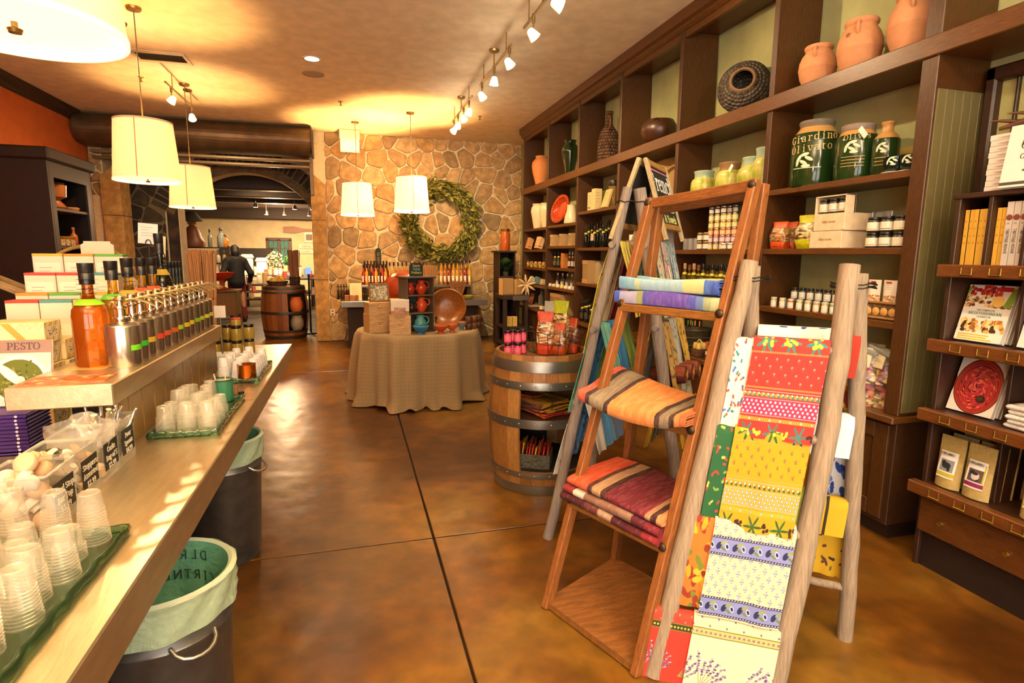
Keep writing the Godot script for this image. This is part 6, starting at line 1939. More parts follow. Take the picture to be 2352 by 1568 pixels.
func burlap_table()->void:
	var c:=V3(.70,0,-6.42)
	var o:=thing("round_table","round display table hidden under a long burlap cloth in the middle of the room","table",c)
	part(o,"tabletop",G().lathe(prof([0,.735,.665,.735,.67,.745,.665,.757,0,.757]),48),wood("8a5a2c","x",.5))
	for k in 4:
		var d:=V3(cos(k*PI/2+.4),0,sin(k*PI/2+.4))
		part(o,"leg",G().cyl(d*.45,d*.4+V3(0,.735,0),.022),hexm("4a4038",.5,.6))
	var bur:=StandardMaterial3D.new()
	bur.albedo_color=Color("b6986a")
	bur.albedo_texture=weave
	bur.uv1_triplanar=true
	bur.uv1_scale=V3(26,26,26)
	bur.normal_enabled=true
	bur.normal_texture=weave_n
	bur.normal_scale=.8
	bur.roughness=.95
	bur.rim_enabled=true
	bur.rim=.3
	var sk:=G().grid(220,26,func(u,v):
		var a: float=u*TAU
		var drop: float=v
		var w0: float=sin(a*11.0+1.8*sin(a*2.0))
		var fold: float=signf(w0)*pow(absf(w0),.7)*.6+.4*sin(a*19.0+2.0*sin(a*3.0+1.0))
		var amp: float=.09*pow(drop,.6)
		var r: float=.685+.05*drop+amp*fold+.012*sin(drop*PI)
		var y: float=lerpf(.764,.012,drop)
		if drop>.86:
			var k: float=(drop-.86)/.14
			r+=.05*k*(.6+.4*sin(a*9.0+2.0))
			y=lerpf(lerpf(.764,.012,.86),.008+.03*maxf(.0,sin(a*17.0+3.0*sin(a*4.0))),k)
		if drop<.04: r=lerpf(.67,r,drop/.04)
		return V3(cos(a)*r,y,sin(a)*r)
	,.003,true)
	var top:=G().lathe(prof([.672,.7635,.66,.7665,0,.7665]),60)
	sk.add(top,Transform3D())
	single("tablecloth","brown burlap cloth falling in folds to the floor round the display table","tablecloth",sk,bur,c)
	var Y:=.767
	var at:=func(px: float,py: float,dy:=.0)->Vector3: return on_y(px,py,Y+.0)+V3(0,dy,0)
	var bw:=wood("e2b272","x",.6,.6)
	var bwd:=wood("cf9a58","x",.6,.6)
	var boxes:=[[at.call(868,764),V3(.24,.2,.2),.3,"large wooden gift box at the left of the burlap table"],[at.call(868,764,.201),V3(.23,.12,.19),.25,"small wooden gift box stacked on the large one at the left"],[at.call(922,768),V3(.22,.2,.19),-.1,"wooden gift box with a scooped rim in front of the little shelf"]]
	for k in 3:
		var b=boxes[k]
		var g:=thing("gift_box",b[3],"box",b[0]-V3(0,0,.1),b[2],"wooden gift boxes")
		var s: Vector3=b[1]
		if k==2:
			part(g,"front_board",G().prism(PackedVector2Array([Vector2(-s.x/2,0),Vector2(s.x/2,0),Vector2(s.x/2,s.y),Vector2(s.x*.3,s.y),Vector2(s.x*.2,s.y-.03),Vector2(-s.x*.2,s.y-.03),Vector2(-s.x*.3,s.y),Vector2(-s.x/2,s.y)]),V3(0,0,s.z/2-.012),Vector3.RIGHT,Vector3.UP,V3(0,0,.012)),bw)
			part(g,"body",G().box(V3(0,(s.y-.03)*.5,-.006),s-V3(0,.03,.012),.003),bwd)
		else:
			part(g,"body",G().box(V3(0,s.y*.5,0),s,.004),bw)
			part(g,"lid_line",G().box(V3(0,s.y-.02,0),V3(s.x+.003,.004,s.z+.003)),bwd)
		var em:=G()
		for j in 5: em.box(V3((j-2)*.012,s.y*.5+.01*cos(j*1.6),s.z/2+.001),V3(.014,.006,.002),.0,Basis(Vector3.BACK,j*1.3))
		part(g,"burned_mark",em,hexm("7a4a20",.8))
	var pf:=thing("framed_print","small wooden framed print leaning on the left gift boxes","picture",at.call(875,764,.322)+V3(-.0,0,-.12),.2)
	var pb:=Basis(Vector3.RIGHT,-.2)
	for e in [[V3(0,.01,0),V3(.22,.02,.015)],[V3(0,.19,0),V3(.22,.02,.015)],[V3(-.1,.1,0),V3(.02,.2,.015)],[V3(.1,.1,0),V3(.02,.2,.015)]]:
		part(pf,"moulding",G().box(pb*e[0],e[1],.003,pb),wood("a86c30","x",.5))
	part(pf,"print",G().box(pb*V3(0,.1,-.002),V3(.19,.17,.006),.0,pb),lumps(70,["e8dcc0","8a8a60","d8c8a0","b0a070"],64,"e0d0b0"))
	var tea:=thing("gift_tin","white and brown square gift carton on the scooped wooden box","box",at.call(922,768,.17)-V3(0,-.001,.1),-.1)
	part(tea,"base",G().box(V3(0,.035,0),V3(.19,.07,.15),.004),bwd)
	part(tea,"sleeve",G().box(V3(0,.13,0),V3(.19,.12,.15),.004),hexm("e6d4b8",.6))
	part(tea,"picture",G().box(V3(.0,.08,.0756),V3(.12,.06,.002)),lumps(71,["c87840","a85a28","e0b080"],48,"c88a50"))
	carton("yellow_box","flat yellow box behind the white gift carton",at.call(912,757,.0)+V3(0,.0,-.2),V3(.2,.33,.12),paper("c8a838","4a4a20","3c3c2a"))
	var sp: Vector3=at.call(960,764)+V3(0,0,-.12)
	var sh:=thing("display_shelf","small grey wooden three tier shelf standing on the burlap table","shelf",sp,.35)
	var gw:=wood("6a5840","y",.7,1.5)
	part(sh,"side",G().slab(V3(-.16,0,-.1),V3(-.145,.58,.11),.002),gw)
	part(sh,"side",G().slab(V3(.145,0,-.1),V3(.16,.58,.11),.002),gw)
	part(sh,"back",G().slab(V3(-.15,0,-.1),V3(.15,.58,-.09)),hexm("3a4440",.7))
	for y in [.0,.2,.39]: part(sh,"tier",G().slab(V3(-.15,y,-.1),V3(.15,y+.014,.11),.002),wood("7a5a34","x",.6))
	part(sh,"top",G().slab(V3(-.18,.58,-.12),V3(.18,.598,.13),.003),wood("6a4c2a","x",.6))
	var pit:=func(nm: String,lb: String,off: Vector3,hx: String,s: float,cat: String)->void:
		var p:=thing(nm,lb,cat,sp+Basis(Vector3.UP,.35)*off,.2)
		part(p,"body",G().lathe(prof([0,0,.035*s,0,.04*s,.01*s,.06*s,.05*s,.055*s,.09*s,.035*s,.115*s,.034*s,.13*s,.042*s,.145*s,.03*s,.14*s,.028*s,.12*s]),20),shiny(hx,.15))
		part(p,"handle",G().tube(bez(V3(.036,.128,0)*s,V3(.09,.14,0)*s,V3(.1,.07,0)*s,V3(.056,.06,0)*s,8),.007*s,7),shiny(hx,.15))
	pit.call("pitcher","red glazed pitcher at the left of the top tier",V3(-.08,.405,.02),"a02818",.9,"pitcher")
	pit.call("pitcher","orange red glazed pitcher at the right of the top tier",V3(.05,.405,.02),"b83a18",1.05,"pitcher")
	pit.call("mug","dark brown mug on the middle tier",V3(-.07,.215,.03),"2c1a14",.75,"mug")
	pit.call("pitcher","orange pitcher on the middle tier of the little shelf",V3(.05,.215,.02),"c84a20",1.1,"pitcher")
	pit.call("jug","tall teal and cream jug on the bottom tier of the little shelf",V3(.03,.015,.03),"5a9a90",1.15,"jug")
	var ch:=thing("chalk_sign","little arched chalkboard sign on top of the little grey shelf","sign",sp+V3(.0,.599,.02),.25)
	part(ch,"board",G().prism(PackedVector2Array([Vector2(-.075,0),Vector2(.075,0),Vector2(.075,.11),Vector2(.05,.14),Vector2(-.05,.14),Vector2(-.075,.11)]),Vector3.ZERO,Vector3.RIGHT,Vector3.UP,V3(0,0,.012)),hexm("161a14",.7))
	for k in 3: letters(ch,["Farm","Table","Pottery"][k],.036,V3(0,.11-k*.036,.014),Basis(),hexm(["d8c848","7ac0c8","c8d060"][k],.7))
	var wb:=thing("wooden_bowl","large carved wooden bowl leaning upright on the burlap table","bowl",on_y(1028,752,Y)+V3(.02,.215,-.12))
	part(wb,"bowl",G().lathe(prof([0,-.05,.07,-.05,.15,-.03,.205,.03,.222,.055,.21,.06,.195,.04,.14,-.012,.07,-.03,0,-.032]),44,Vector3.ZERO,aim(V3(-.25,.3,1))),textured("burl",Color("9c5a22"),mottle,V3(5,5,5),.3))
	var bl:=[["blue_bowl","blue painted footed bowl at the front of the burlap table",968,768,"2c6a90",.085],["red_bowl","red orange footed bowl at the front of the burlap table",1014,766,"b8401c",.075],["orange_bowl","orange and cream bowl right of the red bowl",1040,763,"c86030",.065],["grey_bowl","small grey blue bowl with an orange rim right of the orange bowl",1062,758,"6a7a7c",.06]]
	for b in bl:
		var p:=thing(b[0],b[1],"bowl",on_y(b[2],b[3],Y)+V3(0,0,-.04))
		var r: float=b[5]
		part(p,"body",G().lathe(prof([0,0,r*.5,0,r*.45,.012,r*.35,.02,r*.8,.045,r,.085,r*.93,.085,r*.7,.05,0,.03]),26),shiny(b[4],.2))
		part(p,"rim",G().lathe(prof([r*.99,.078,r*1.03,.086,r*.98,.092,r*.92,.086]),26),shiny("c87848" if b[0]!="blue_bowl" else "3c88a8",.2))
	for k in 6:
		var p:=on_y(1078+(k%3)*11,757-(k%3)*2,Y)+V3(.0,(k/3)*.075,-.03)
		single("wooden_cup","%s little dark wooden cup of the %s row at the table's right end"%[ORD[k%3],["lower","upper"][k/3]],"cup",G().lathe(prof([0,0,.035,0,.042,.02,.042,.068,.036,.073,.032,.02,0,.012]),16),wood(["6a3c1a","8a5424","5a3014"][k%3],"y",.5),p,.0,"wooden cups on the burlap table")
	for k in 2: single("spoon_rest",["dark spoon lying between the blue and red bowls","dark utensil standing behind the red bowl"][k],"utensil",G().lathe(prof([0,0,.008,.004,.006,.09,.012,.11,.014,.13,0,.14]),10,Vector3.ZERO,aim([V3(1,.12,.1),V3(.1,1,0)][k])),hexm("1c1612",.4),on_y([985,1012][k],[765,758][k],Y)+V3(-.05,.014,-.06))
func oil_wall()->void:
	var z:=-9.9
	var st:=textured("oil_steel",Color("a8a49c"),brush,V3(3,30,30),.3,.9)
	var dk:=wood("3a2414","y",.6)
	var o:=thing("oil_table","long steel topped table along the stone wall carrying rows of oils","table")
	part(o,"top",G().slab(V3(-.2,.70,BACK+.08),V3(2.32,.80,z),.004),st)
	for x in [.1,1.05,2.0]: part(o,"leg",G().slab(V3(x-.2,.0,BACK+.1),V3(x+.2,.70,z-.25),.005),dk)
	var rs:=thing("oil_riser","steel shelf raised over the oil table on dark supports","shelf")
	part(rs,"shelf",G().slab(V3(.15,1.02,BACK+.1),V3(2.1,1.055,-10.2),.003),st)
	for x in [.2,1.1,2.05]: part(rs,"support",G().slab(V3(x-.03,.80,BACK+.12),V3(x+.03,1.02,-10.25)),dk)
	var glassy:=["8a1c14","3a1410","c8882c","5a1a14","2a2410","a8581c"]
	for k in 16:
		var row:=k%2
		bottle("oil_bottle","%s dark capped bottle from the left, %s row, riser's left end"%[ORD[k/2],["front","back"][row]],on_z(836+(k/2)*7.2+row*3,657,-10.32-row*.16)*V3(1,0,1)+V3(0,1.056,0),.032,.36+.06*row,shiny(glassy[k%6],.1),hexm("16120e",.4),paper("e8dcc8","a03a2a","b83a28"),null,"bottles at the left of the riser")
	for k in 9:
		bottle("oil_bottle","%s slim dark bottle from the left in the riser's middle stretch"%ORD[k],on_z(896+k*9.6,657,-10.5)*V3(1,0,1)+V3(0,1.056,0),.032,.40,shiny("b08a3c",.1),hexm("16120e",.4),null,null,"slim bottles in the riser's middle")
	for k in 16:
		var row:=k/8
		bottle("oil_bottle","%s golden bottle from the left in the %s row at the right of the riser"%[ORD[k%8],["front","back"][row]],on_z(1014+(k%8)*9.3,657,-10.32-row*.18)*V3(1,0,1)+V3(0,1.056+row*.09,0),.033,.36,shiny(["c8882c","a85a1c","8a3018","c89a30"][k%4],.1),hexm("c8a030",.4) if row==0 else hexm("16120e",.4),paper("f4f0e4","8a8a80","b8a040"),null,"bottles at the right of the riser")
	part(rs,"step",G().slab(V3(1.62,1.056,-10.58),V3(2.09,1.144,-10.42)),dk)
	for k in 2:
		var reeds:=thing("reed_bundle",["tied bundle of pale reeds behind the little grey shelf","smaller bundle of brown reeds behind the wooden bowl"][k],"reeds",[on_z(985,690,-9.95),on_z(1052,690,-9.98)][k]*V3(1,0,1)+V3(0,.801,0))
		var g:=G()
		var r:=RandomNumberGenerator.new()
		r.seed=5+k
		for j in 110:
			var a:=r.randf()*TAU
			var d:=sqrt(r.randf())
			var sp:=V3(cos(a)*d*.10,0,sin(a)*d*.05)
			g.cyl(sp*.55,sp*1.75+V3(0,(.62-.28*k)*r.randf_range(.93,1.0),0),.0055,.0045,5)
		var q:=part(reeds,"reeds",g,hexm(["a8784a","9a683c"][k],.9))
		q.set_meta("kind","stuff")
		part(reeds,"tie",G().lathe(prof([.075,.22,.082,.23,.075,.24]),20,Vector3.ZERO,Basis(),1.1,.62),hexm("6a4a2c",.9))
	var pl:=thing("oval_platter","large oval red brown platter standing upright on the oil table","platter",on_z(914,655,-9.98)+V3(0,.0,0))
	part(pl,"plate",G().lathe(prof([0,.03,.13,.025,.2,.0,.25,-.02,.262,-.03,.25,-.035,.19,-.015,0,.01]),44,Vector3.ZERO,aim(V3(-.25,.25,1))*Basis(Vector3.UP,.75),1.22,.9),shiny("7a2c12",.15))
	single("dark_board","narrow dark paddle standing behind the oval platter","paddle",G().slab(V3(-.04,0,-.01),V3(.04,.44,.01),.004),hexm("1c120c",.5),on_z(932,690,-10.1)*V3(1,0,1)+V3(.0,.80,0))
	var sg:=thing("hanging_sign","narrow black paddle sign with pale lettering hanging on the stone wall above the bottles","sign",on_z(869,590,BACK+.06))
	part(sg,"board",G().prism(PackedVector2Array([Vector2(-.05,-.17),Vector2(.05,-.17),Vector2(.05,.12),Vector2(.025,.16),Vector2(-.025,.16),Vector2(-.05,.12)]),Vector3.ZERO,Vector3.RIGHT,Vector3.UP,V3(0,0,.014)),hexm("1c2010",.7))
	part(sg,"cord",G().cyl(V3(0,.14,.007),V3(0,.24,.007),.004),hexm("3a2c1c",.8))
	letters(sg,"OLIVE OIL",.05,V3(0,-.02,.016),Basis(Vector3.UP,Vector3.LEFT,Vector3.BACK),hexm("a8a060",.7))
	var ca:=carton("recipe_card","cream recipe card leaning at the left end of the oil table",on_z(818,690,-10.05)*V3(1,0,1)+V3(0,.801,0),V3(.2,.3,.012),paper("ecd8b0","8a6a3a"),.1,"","card")
	ca.rotation.x=-.15
	for k in 2:
		var rk:=thing("wire_rack",["lower wire rack of tiny dark bottles at the oil table's left end","upper wire rack of tiny dark bottles at the oil table's left end"][k],"rack",on_z(825-k*24,690,-10.15-k*.2)*V3(1,0,1)+V3(0,.801+k*.0,0))
		var g:=G()
		for y in [.0,.1+.12*k]: g.tube([V3(-.2,y+.003,-.07),V3(.2,y+.003,-.07),V3(.2,y+.003,.07),V3(-.2,y+.003,.07),V3(-.2,y+.003,-.07)],.003,5)
		for j in 9: g.cyl(V3(-.2+j*.05,.003,.07),V3(-.2+j*.05,.103+.12*k,.07),.0025,-1,5)
		part(rk,"wires",g,hexm("2a261e",.5,.6))
		for j in 8: bottle("tiny_bottle","%s tiny dark bottle from the left in the %s wire rack"%[ORD[j],["lower","upper"][k]],rk.position+V3(-.17+j*.048,.006,.0),.02,.16+.1*k,shiny(["2a2414","3a3418","5a2014"][j%3],.1),hexm("16120e",.4),null,null,"tiny bottles in the wire racks")
	for k in 3: carton("small_carton","%s small brown carton from the left on the oil table's left end"%ORD[k],on_z(797+k*11,692,-10.0)*V3(1,0,1)+V3(0,.801,0),V3(.07,.1,.07),hexm(["a86c40","b87c4c","9a6038"][k],.6),.0,"small brown cartons on the oil table")
	for k in 5: single("garlic","%s pale garlic bulb from the left heaped before the riser"%ORD[k],"garlic",G().lathe(prof([0,0,.03,.005,.042,.03,.03,.055,.01,.07,.006,.095,0,.1]),12),hexm("d8b878",.7),on_z(850+k*6,690,-10.1-.03*(k%2))*V3(1,0,1)+V3(0,.801,0),k*.8,"garlic bulbs on the oil table")
	for k in 2:
		var bw:=single("shallow_bowl",["pale shallow bowl under the riser right of the reeds","pale squash shaped bowl at the oil table's right end"][k],"bowl",G().lathe(prof([0,0,.05,0,.1,.04,.12,.07,.11,.07,.09,.04,0,.015]),22),hexm(["d0b080","b8a850"][k],.5),on_z(1012+k*62,690,-10.1)*V3(1,0,1)+V3(0,.801,0))
	var wr:=thing("leaf_wreath","large round green leaf wreath hanging on the stone wall","wreath",V3(1.612,2.212,BACK+.13))
	var ring:=[]
	for k in 41: ring.append(V3(cos(k*TAU/40)*.58,sin(k*TAU/40)*.6,0))
	part(wr,"core_ring",G().tube(ring,.07,8,false),hexm("3a3a14",.9))
	var leaf:=G().grid(2,4,func(u,v): return V3((u-.5)*.05*sin(PI*(.08+v*.9)),v*.13,.012*absf(u-.5)*2.0+.02*v*v))
	var lm:=leaf.done()
	var greens:=["8a8434","6f6c26","9c9440","5c5c20","aca452"]
	var r:=RandomNumberGenerator.new()
	r.seed=19
	for c in 5:
		var mm:=MultiMesh.new()
		mm.transform_format=MultiMesh.TRANSFORM_3D
		mm.mesh=lm
		mm.instance_count=560
		for k in 560:
			var a:=r.randf()*TAU
			var rr:=.59+r.randfn()*.065
			var p:=V3(cos(a)*rr,sin(a)*rr*1.03,r.randf_range(-.02,.09))
			var dir:=V3(-sin(a),cos(a),0)*-1.0+V3(r.randf_range(-.9,.9),r.randf_range(-.9,.4),r.randf_range(.0,.9))
			mm.set_instance_transform(k,Transform3D(aim(dir,V3(r.randf_range(-1,1),r.randf_range(-1,1),.7)).scaled_local(Vector3.ONE*r.randf_range(.75,1.25)),p))
		var mi:=MultiMeshInstance3D.new()
		mi.name="leaves"
		mi.multimesh=mm
		var gm:=hexm(greens[c],.6)
		gm.cull_mode=BaseMaterial3D.CULL_DISABLED
		mi.material_override=gm
		mi.set_meta("kind","stuff")
		wr.add_child(mi,true)
	var ex:=thing("exit_sign","white exit sign with green letters hanging below the ceiling by the stone wall","sign",V3(.03,3.33,-10.55),.05)
	part(ex,"panel",G().slab(V3(-.16,.0,-.02),V3(.16,.22,.02),.006),hexm("efe6cc",.5))
	part(ex,"canopy_box",G().slab(V3(-.17,.22,-.05),V3(.17,.365,.05),.006),hexm("e0d2b0",.5))
	letters(ex,"EXIT",.155,V3(0,.11,.021),Basis(),glow("3fe09a",.9),"Droid Sans")
	var ou:=thing("wall_outlet","white wall outlet low on the stone wall beside the cut stone pilaster","outlet",V3(-.37,.53,BACK+.05))
	part(ou,"plate",G().slab(V3(-.04,-.06,-.03),V3(.04,.06,.0),.003),hexm("eee4cc",.5))
	for y in [-.03,.025]: part(ou,"socket",G().slab(V3(-.016,y-.014,.0),V3(.016,y+.014,.003),.001),hexm("6a5c48",.5))
	var un:=thing("corner_stand","dark shelf stand in the far right corner with a jar on top","shelf",V3(2.62,0,-9.85))
	var d2:=wood("3c2412","y",.5)
	for x in [-.14,.14]: part(un,"side",G().slab(V3(x-.012,0,-.2),V3(x+.012,1.66,.2),.003),d2)
	for y in [.1,.9,1.2,1.64]: part(un,"shelf",G().slab(V3(-.15-(.04 if y>1.6 else .0),y,-.2),V3(.15+(.02 if y>1.6 else .0),y+.03,.22),.003),d2)
	part(un,"back",G().slab(V3(-.14,0,-.2),V3(.14,1.64,-.19)),hexm("1c120a",.8))
	var jr:=thing("preserve_jar","tall orange filled jar on top of the dark corner stand","jar",V3(2.62,1.671,-9.8))
	part(jr,"body",G().lathe(prof([0,0,.08,0,.085,.01,.085,.3,.07,.33,.07,.35,0,.35]),24),shiny("b8581c",.15))
	part(jr,"lid",G().lathe(prof([.075,.34,.078,.345,.078,.38,0,.385]),24),hexm("8a6a30",.4,.7))
	var pt:=thing("potted_plant","small round green topiary plant on the dark corner stand","plant",V3(2.62,1.231,-9.75))
	part(pt,"pot",G().lathe(prof([0,0,.05,0,.06,.08,.055,.08,0,.07]),18),hexm("3a3a24",.6))
	var gg:=G()
	for k in 240:
		var dd:=V3(r.randfn(),r.randfn(),r.randfn()).normalized()
		gg.add(leaf,Transform3D(aim(dd+V3(r.randf_range(-.5,.5),.3,r.randf_range(-.5,.5))).scaled_local(Vector3.ONE*.5),V3(0,.2,0)+dd*.06))
	var fm:=part(pt,"foliage",gg,hexm("3a5a1c",.7))
	fm.set_meta("kind","stuff")
	var lt:=thing("low_table","low dark table beside the oil wall carrying pale wooden frames","table",V3(2.56,0,-9.15))
	part(lt,"top",G().slab(V3(-.22,.88,-.3),V3(.22,.95,.3),.004),d2)
	part(lt,"steel_corner",G().slab(V3(-.06,.87,.3),V3(.225,.945,.304)),st)
	for x in [-.18,.18]:
		for zz in [-.26,.26]: part(lt,"leg",G().slab(V3(x-.03,0,zz-.03),V3(x+.03,.88,zz+.03),.004),d2)
	part(lt,"lower_shelf",G().slab(V3(-.2,.4,-.28),V3(.2,.43,.28)),d2)
	part(lt,"lower_shelf",G().slab(V3(-.2,.12,-.28),V3(.2,.15,.28)),d2)
	for k in 2:
		var q:=lt.position+V3(-.12+.2*k,.951,.1)
		crate("slatted_box",["larger pale slatted wooden box on the low dark table","narrower pale slatted wooden box on the low dark table"][k],q,V3(.12,.27-.02*k,.2-.08*k),"e0b470",4-k,PI*.5*.8*-1.0)
	for k in 3: carton("stored_box","%s yellow packet on the low dark table's lower shelves"%ORD[k],lt.position+V3(-.08+.09*k,.431 if k<2 else .151,.15),V3(.08,.16,.1),paper("d8b85c","7a5a20"),.0,"yellow packets under the low table")
	var star:=thing("wood_star","pale starburst of carved wooden spoons standing on the low dark table","ornament",lt.position+V3(.2,1.12,.2))
	for k in 8:
		var a:=k*TAU/8+.2
		part(star,"ray",G().lathe(prof([0,0,.012,.01,.022,.1,.008,.17,0,.175]),8,Vector3.ZERO,aim(V3(cos(a),sin(a),.2))),hexm("e0c490",.7))
	part(star,"stand",G().cyl(V3(0,-.168,-.02),V3(0,0,0),.012),hexm("e0c490",.7))
#  steel tasting counter on the left
func brushed()->StandardMaterial3D:
	if mats.has("brushed"): return mats["brushed"]
	var w:=256
	var a:=noise(.4,2,91).get_seamless_image(w,w)
	var im:=Image.create(w,w,false,Image.FORMAT_RGB8)
	for y in w:
		for x in w:
			var s:=.26+.16*a.get_pixel(x,(y*3)%w).r
			im.set_pixel(x,y,Color(s,s,s))
	var m:=textured("brushed",Color("d0c2a0"),fine,V3(6,6,1.2),1.0,.88,rough_n,.06)
	m.roughness_texture=ImageTexture.create_from_image(im)
	return m
const CT:=.9
const LEDGE:=1.17
func build_counter()->void:
	var st:=brushed()
	var o:=thing("counter","long stainless steel tasting counter running along the left side","counter")
	part(o,"top",G().slab(V3(-1.75,.79,-4.66),V3(-.47,CT,.3),.004),st)
	var bd:=wood("3c2818","z",.6)
	part(o,"base",G().slab(V3(-1.7,.0,-4.55),V3(-.98,.79,.3)),bd)
	for z in [-.4,-2.35,-4.3]: part(o,"bracket",G().prism(PackedVector2Array([Vector2(-.98,.79),Vector2(-.56,.79),Vector2(-.98,.35)]),V3(0,0,z),Vector3.RIGHT,Vector3.UP,V3(0,0,.05)),bd)
	var lg:=thing("raised_ledge","raised steel ledge on the counter above a front of vertical boards","ledge")
	part(lg,"top",G().slab(V3(-1.07,LEDGE-.075,-3.72),V3(-.77,LEDGE,-2.1),.004),st)
	part(lg,"carcass",G().slab(V3(-1.06,CT,-3.68),V3(-.83,LEDGE-.075,-2.5)),hexm("17120c",.8))
	var bw:=wood("9a7640","y",.3)
	for k in 11: part(lg,"board",G().slab(V3(-.83,CT,-3.70+k*.14),V3(-.80,LEDGE-.076,-3.70+k*.14+.134),.003),bw)
	single("display_plinth","low dark plinth on the counter behind the ledge under the basket and cartons","plinth",G().slab(V3(-1.74,CT,-3.8),V3(-1.09,1.14,-2.84),.004),bd)
	trash_cans()
	near_counter()
	ledge_goods()
	far_counter()
	hutch()
func trash_cans()->void:
	var zinc:=textured("zinc",Color("7d7c78"),mottle,V3(2,2,2),.38,.75)
	for k in 2:
		var c: Vector3=[V3(-.585,0,-1.79),V3(-.69,0,-3.13)][k]
		var o:=thing("trash_can",["galvanised trash can with a green printed liner under the near end of the counter","galvanised trash can with a pale liner, farther along under the counter"][k],"trash can",c,.5*k,"galvanised trash cans")
		part(o,"body",G().lathe(prof([0,0,.158,0,.163,.008,.163,.03,.168,.035,.19,.5,.194,.505,.19,.51,.196,.63,.19,.63,.16,.03,0,.012]),44),zinc)
		var lin:=textured("liner",Color("a9bfa0"),fine,V3(4,4,4),.5,.0,rough_n,.5)
		part(o,"liner_cuff",G().grid(60,8,func(u,v):
			var a: float=u*TAU
			var r: float=.205+.004*sin(a*11.0+v*6.0)+.003*sin(v*22.0)+(.004 if v>.9 else .0)
			return V3(cos(a)*r,lerpf(.545,.655,v)+.006*sin(a*3.0)*(1.0-v),sin(a)*r),.0,true),lin)
		part(o,"liner_inside",G().grid(60,12,func(u,v):
			var a: float=u*TAU
			var d: float=v
			var r: float=lerpf(.186,.1,d)+.010*d*sin(a*7.0)+.008*d*sin(a*13.0+2.0)
			return V3(cos(a)*r,.655-d*.42,sin(a)*r)),textured("liner_in",Color("6fae8c"),fine,V3(4,4,4),.45,.0,rough_n,.6))
		part(o,"liner_rim",G().lathe(prof([.186,.652,.197,.662,.21,.652]),44),hexm("c9d4b8",.5))
		part(o,"liner_floor",G().lathe(prof([0,.25,.1,.24,.125,.26]),20),hexm("4c8a6a",.6))
		for s in [.9,.9+PI]:
			var d:=V3(cos(s),0,sin(s))
			var t:=V3(-d.z,0,d.x)
			part(o,"handle",G().tube(bez(d*.19-t*.06+V3(0,.52,0),d*.25-t*.06+V3(0,.48,0),d*.25+t*.06+V3(0,.48,0),d*.19+t*.06+V3(0,.52,0),8),.006,7),hexm("b9b6ac",.3,.9))
		if k==0:
			for q in 2:
				var word: String=["WORLD","CENTRIC"][q]
				for i in word.length():
					var a:=-1.85+i*.2-q*.1
					var d:=V3(cos(a),0,sin(a))
					letters(o,word[i],.042,d*(.170-q*.014)+V3(0,.615-q*.06,0),Basis(Vector3.UP.cross(d),Vector3.UP,d),hexm("2c4a3c",.6))
			part(o,"printed_ring",G().lathe(prof([.028,.0,.034,.002,.034,.0]),20,V3(.148,.5,-.03),aim(V3(-1,.25,0))),hexm("2c4a3c",.6))
func glass_tray(label: String,a: Vector3,b: Vector3,turn:=.0)->Node3D:
	var c:=(a+b)*.5
	var o:=thing("glass_tray",label,"tray",c,turn)
	var w:=absf(b.x-a.x)
	var d:=absf(b.z-a.z)
	var gm:=liquid("8fb08a",.1)
	part(o,"base",G().slab(V3(-w*.5+.02,0,-d*.5+.02),V3(w*.5-.02,.008,d*.5-.02),.002),gm)
	var rim:=G().grid(120,6,func(u,v):
		var t: float=u*4.0
		var sd:=int(floorf(t))%4
		var f: float=t-floorf(t)
		var cs:=[Vector2(-1,-1),Vector2(1,-1),Vector2(1,1),Vector2(-1,1)]
		var p: Vector2=cs[sd].lerp(cs[(sd+1)%4],f)
		var q:=Vector2(p.x*w*.5,p.y*d*.5)
		var nn:=q.normalized()
		var rip:=.004*sin(u*190.0)+.003*sin(u*310.0)
		var k: float=v*TAU
		q-=nn*(.014+.011*cos(k)+rip*.4)
		return V3(q.x,.014+.013*sin(k)+rip*.5,q.y),.0)
	part(o,"rippled_rim",rim,liquid("5f8a5c",.12))
	return o
func cup_stack(label: String,at: Vector3,h: float,tilt: Basis,group: String,m: Material)->void:
	var o:=thing("cup_stack",label,"cups",at,.0,group)
	o.basis=tilt
	var n:=int(h/.0075)
	var pr:=[]
	for k in n:
		var y:=k*.0072
		var r: float=.034-.0035*y/.05
		pr.append(Vector2(r,y)); pr.append(Vector2(r,y+.003)); pr.append(Vector2(r-.0028,y+.0036))
	var yt:=n*.0072
	pr.append(Vector2(.027,yt+.006)); pr.append(Vector2(.0225,yt+.036)); pr.append(Vector2(.0235,yt+.037)); pr.append(Vector2(.021,yt+.0395)); pr.append(Vector2(.0195,yt+.036)); pr.append(Vector2(.0,yt+.0355))
	part(o,"cups",G().lathe(pr,18),m)
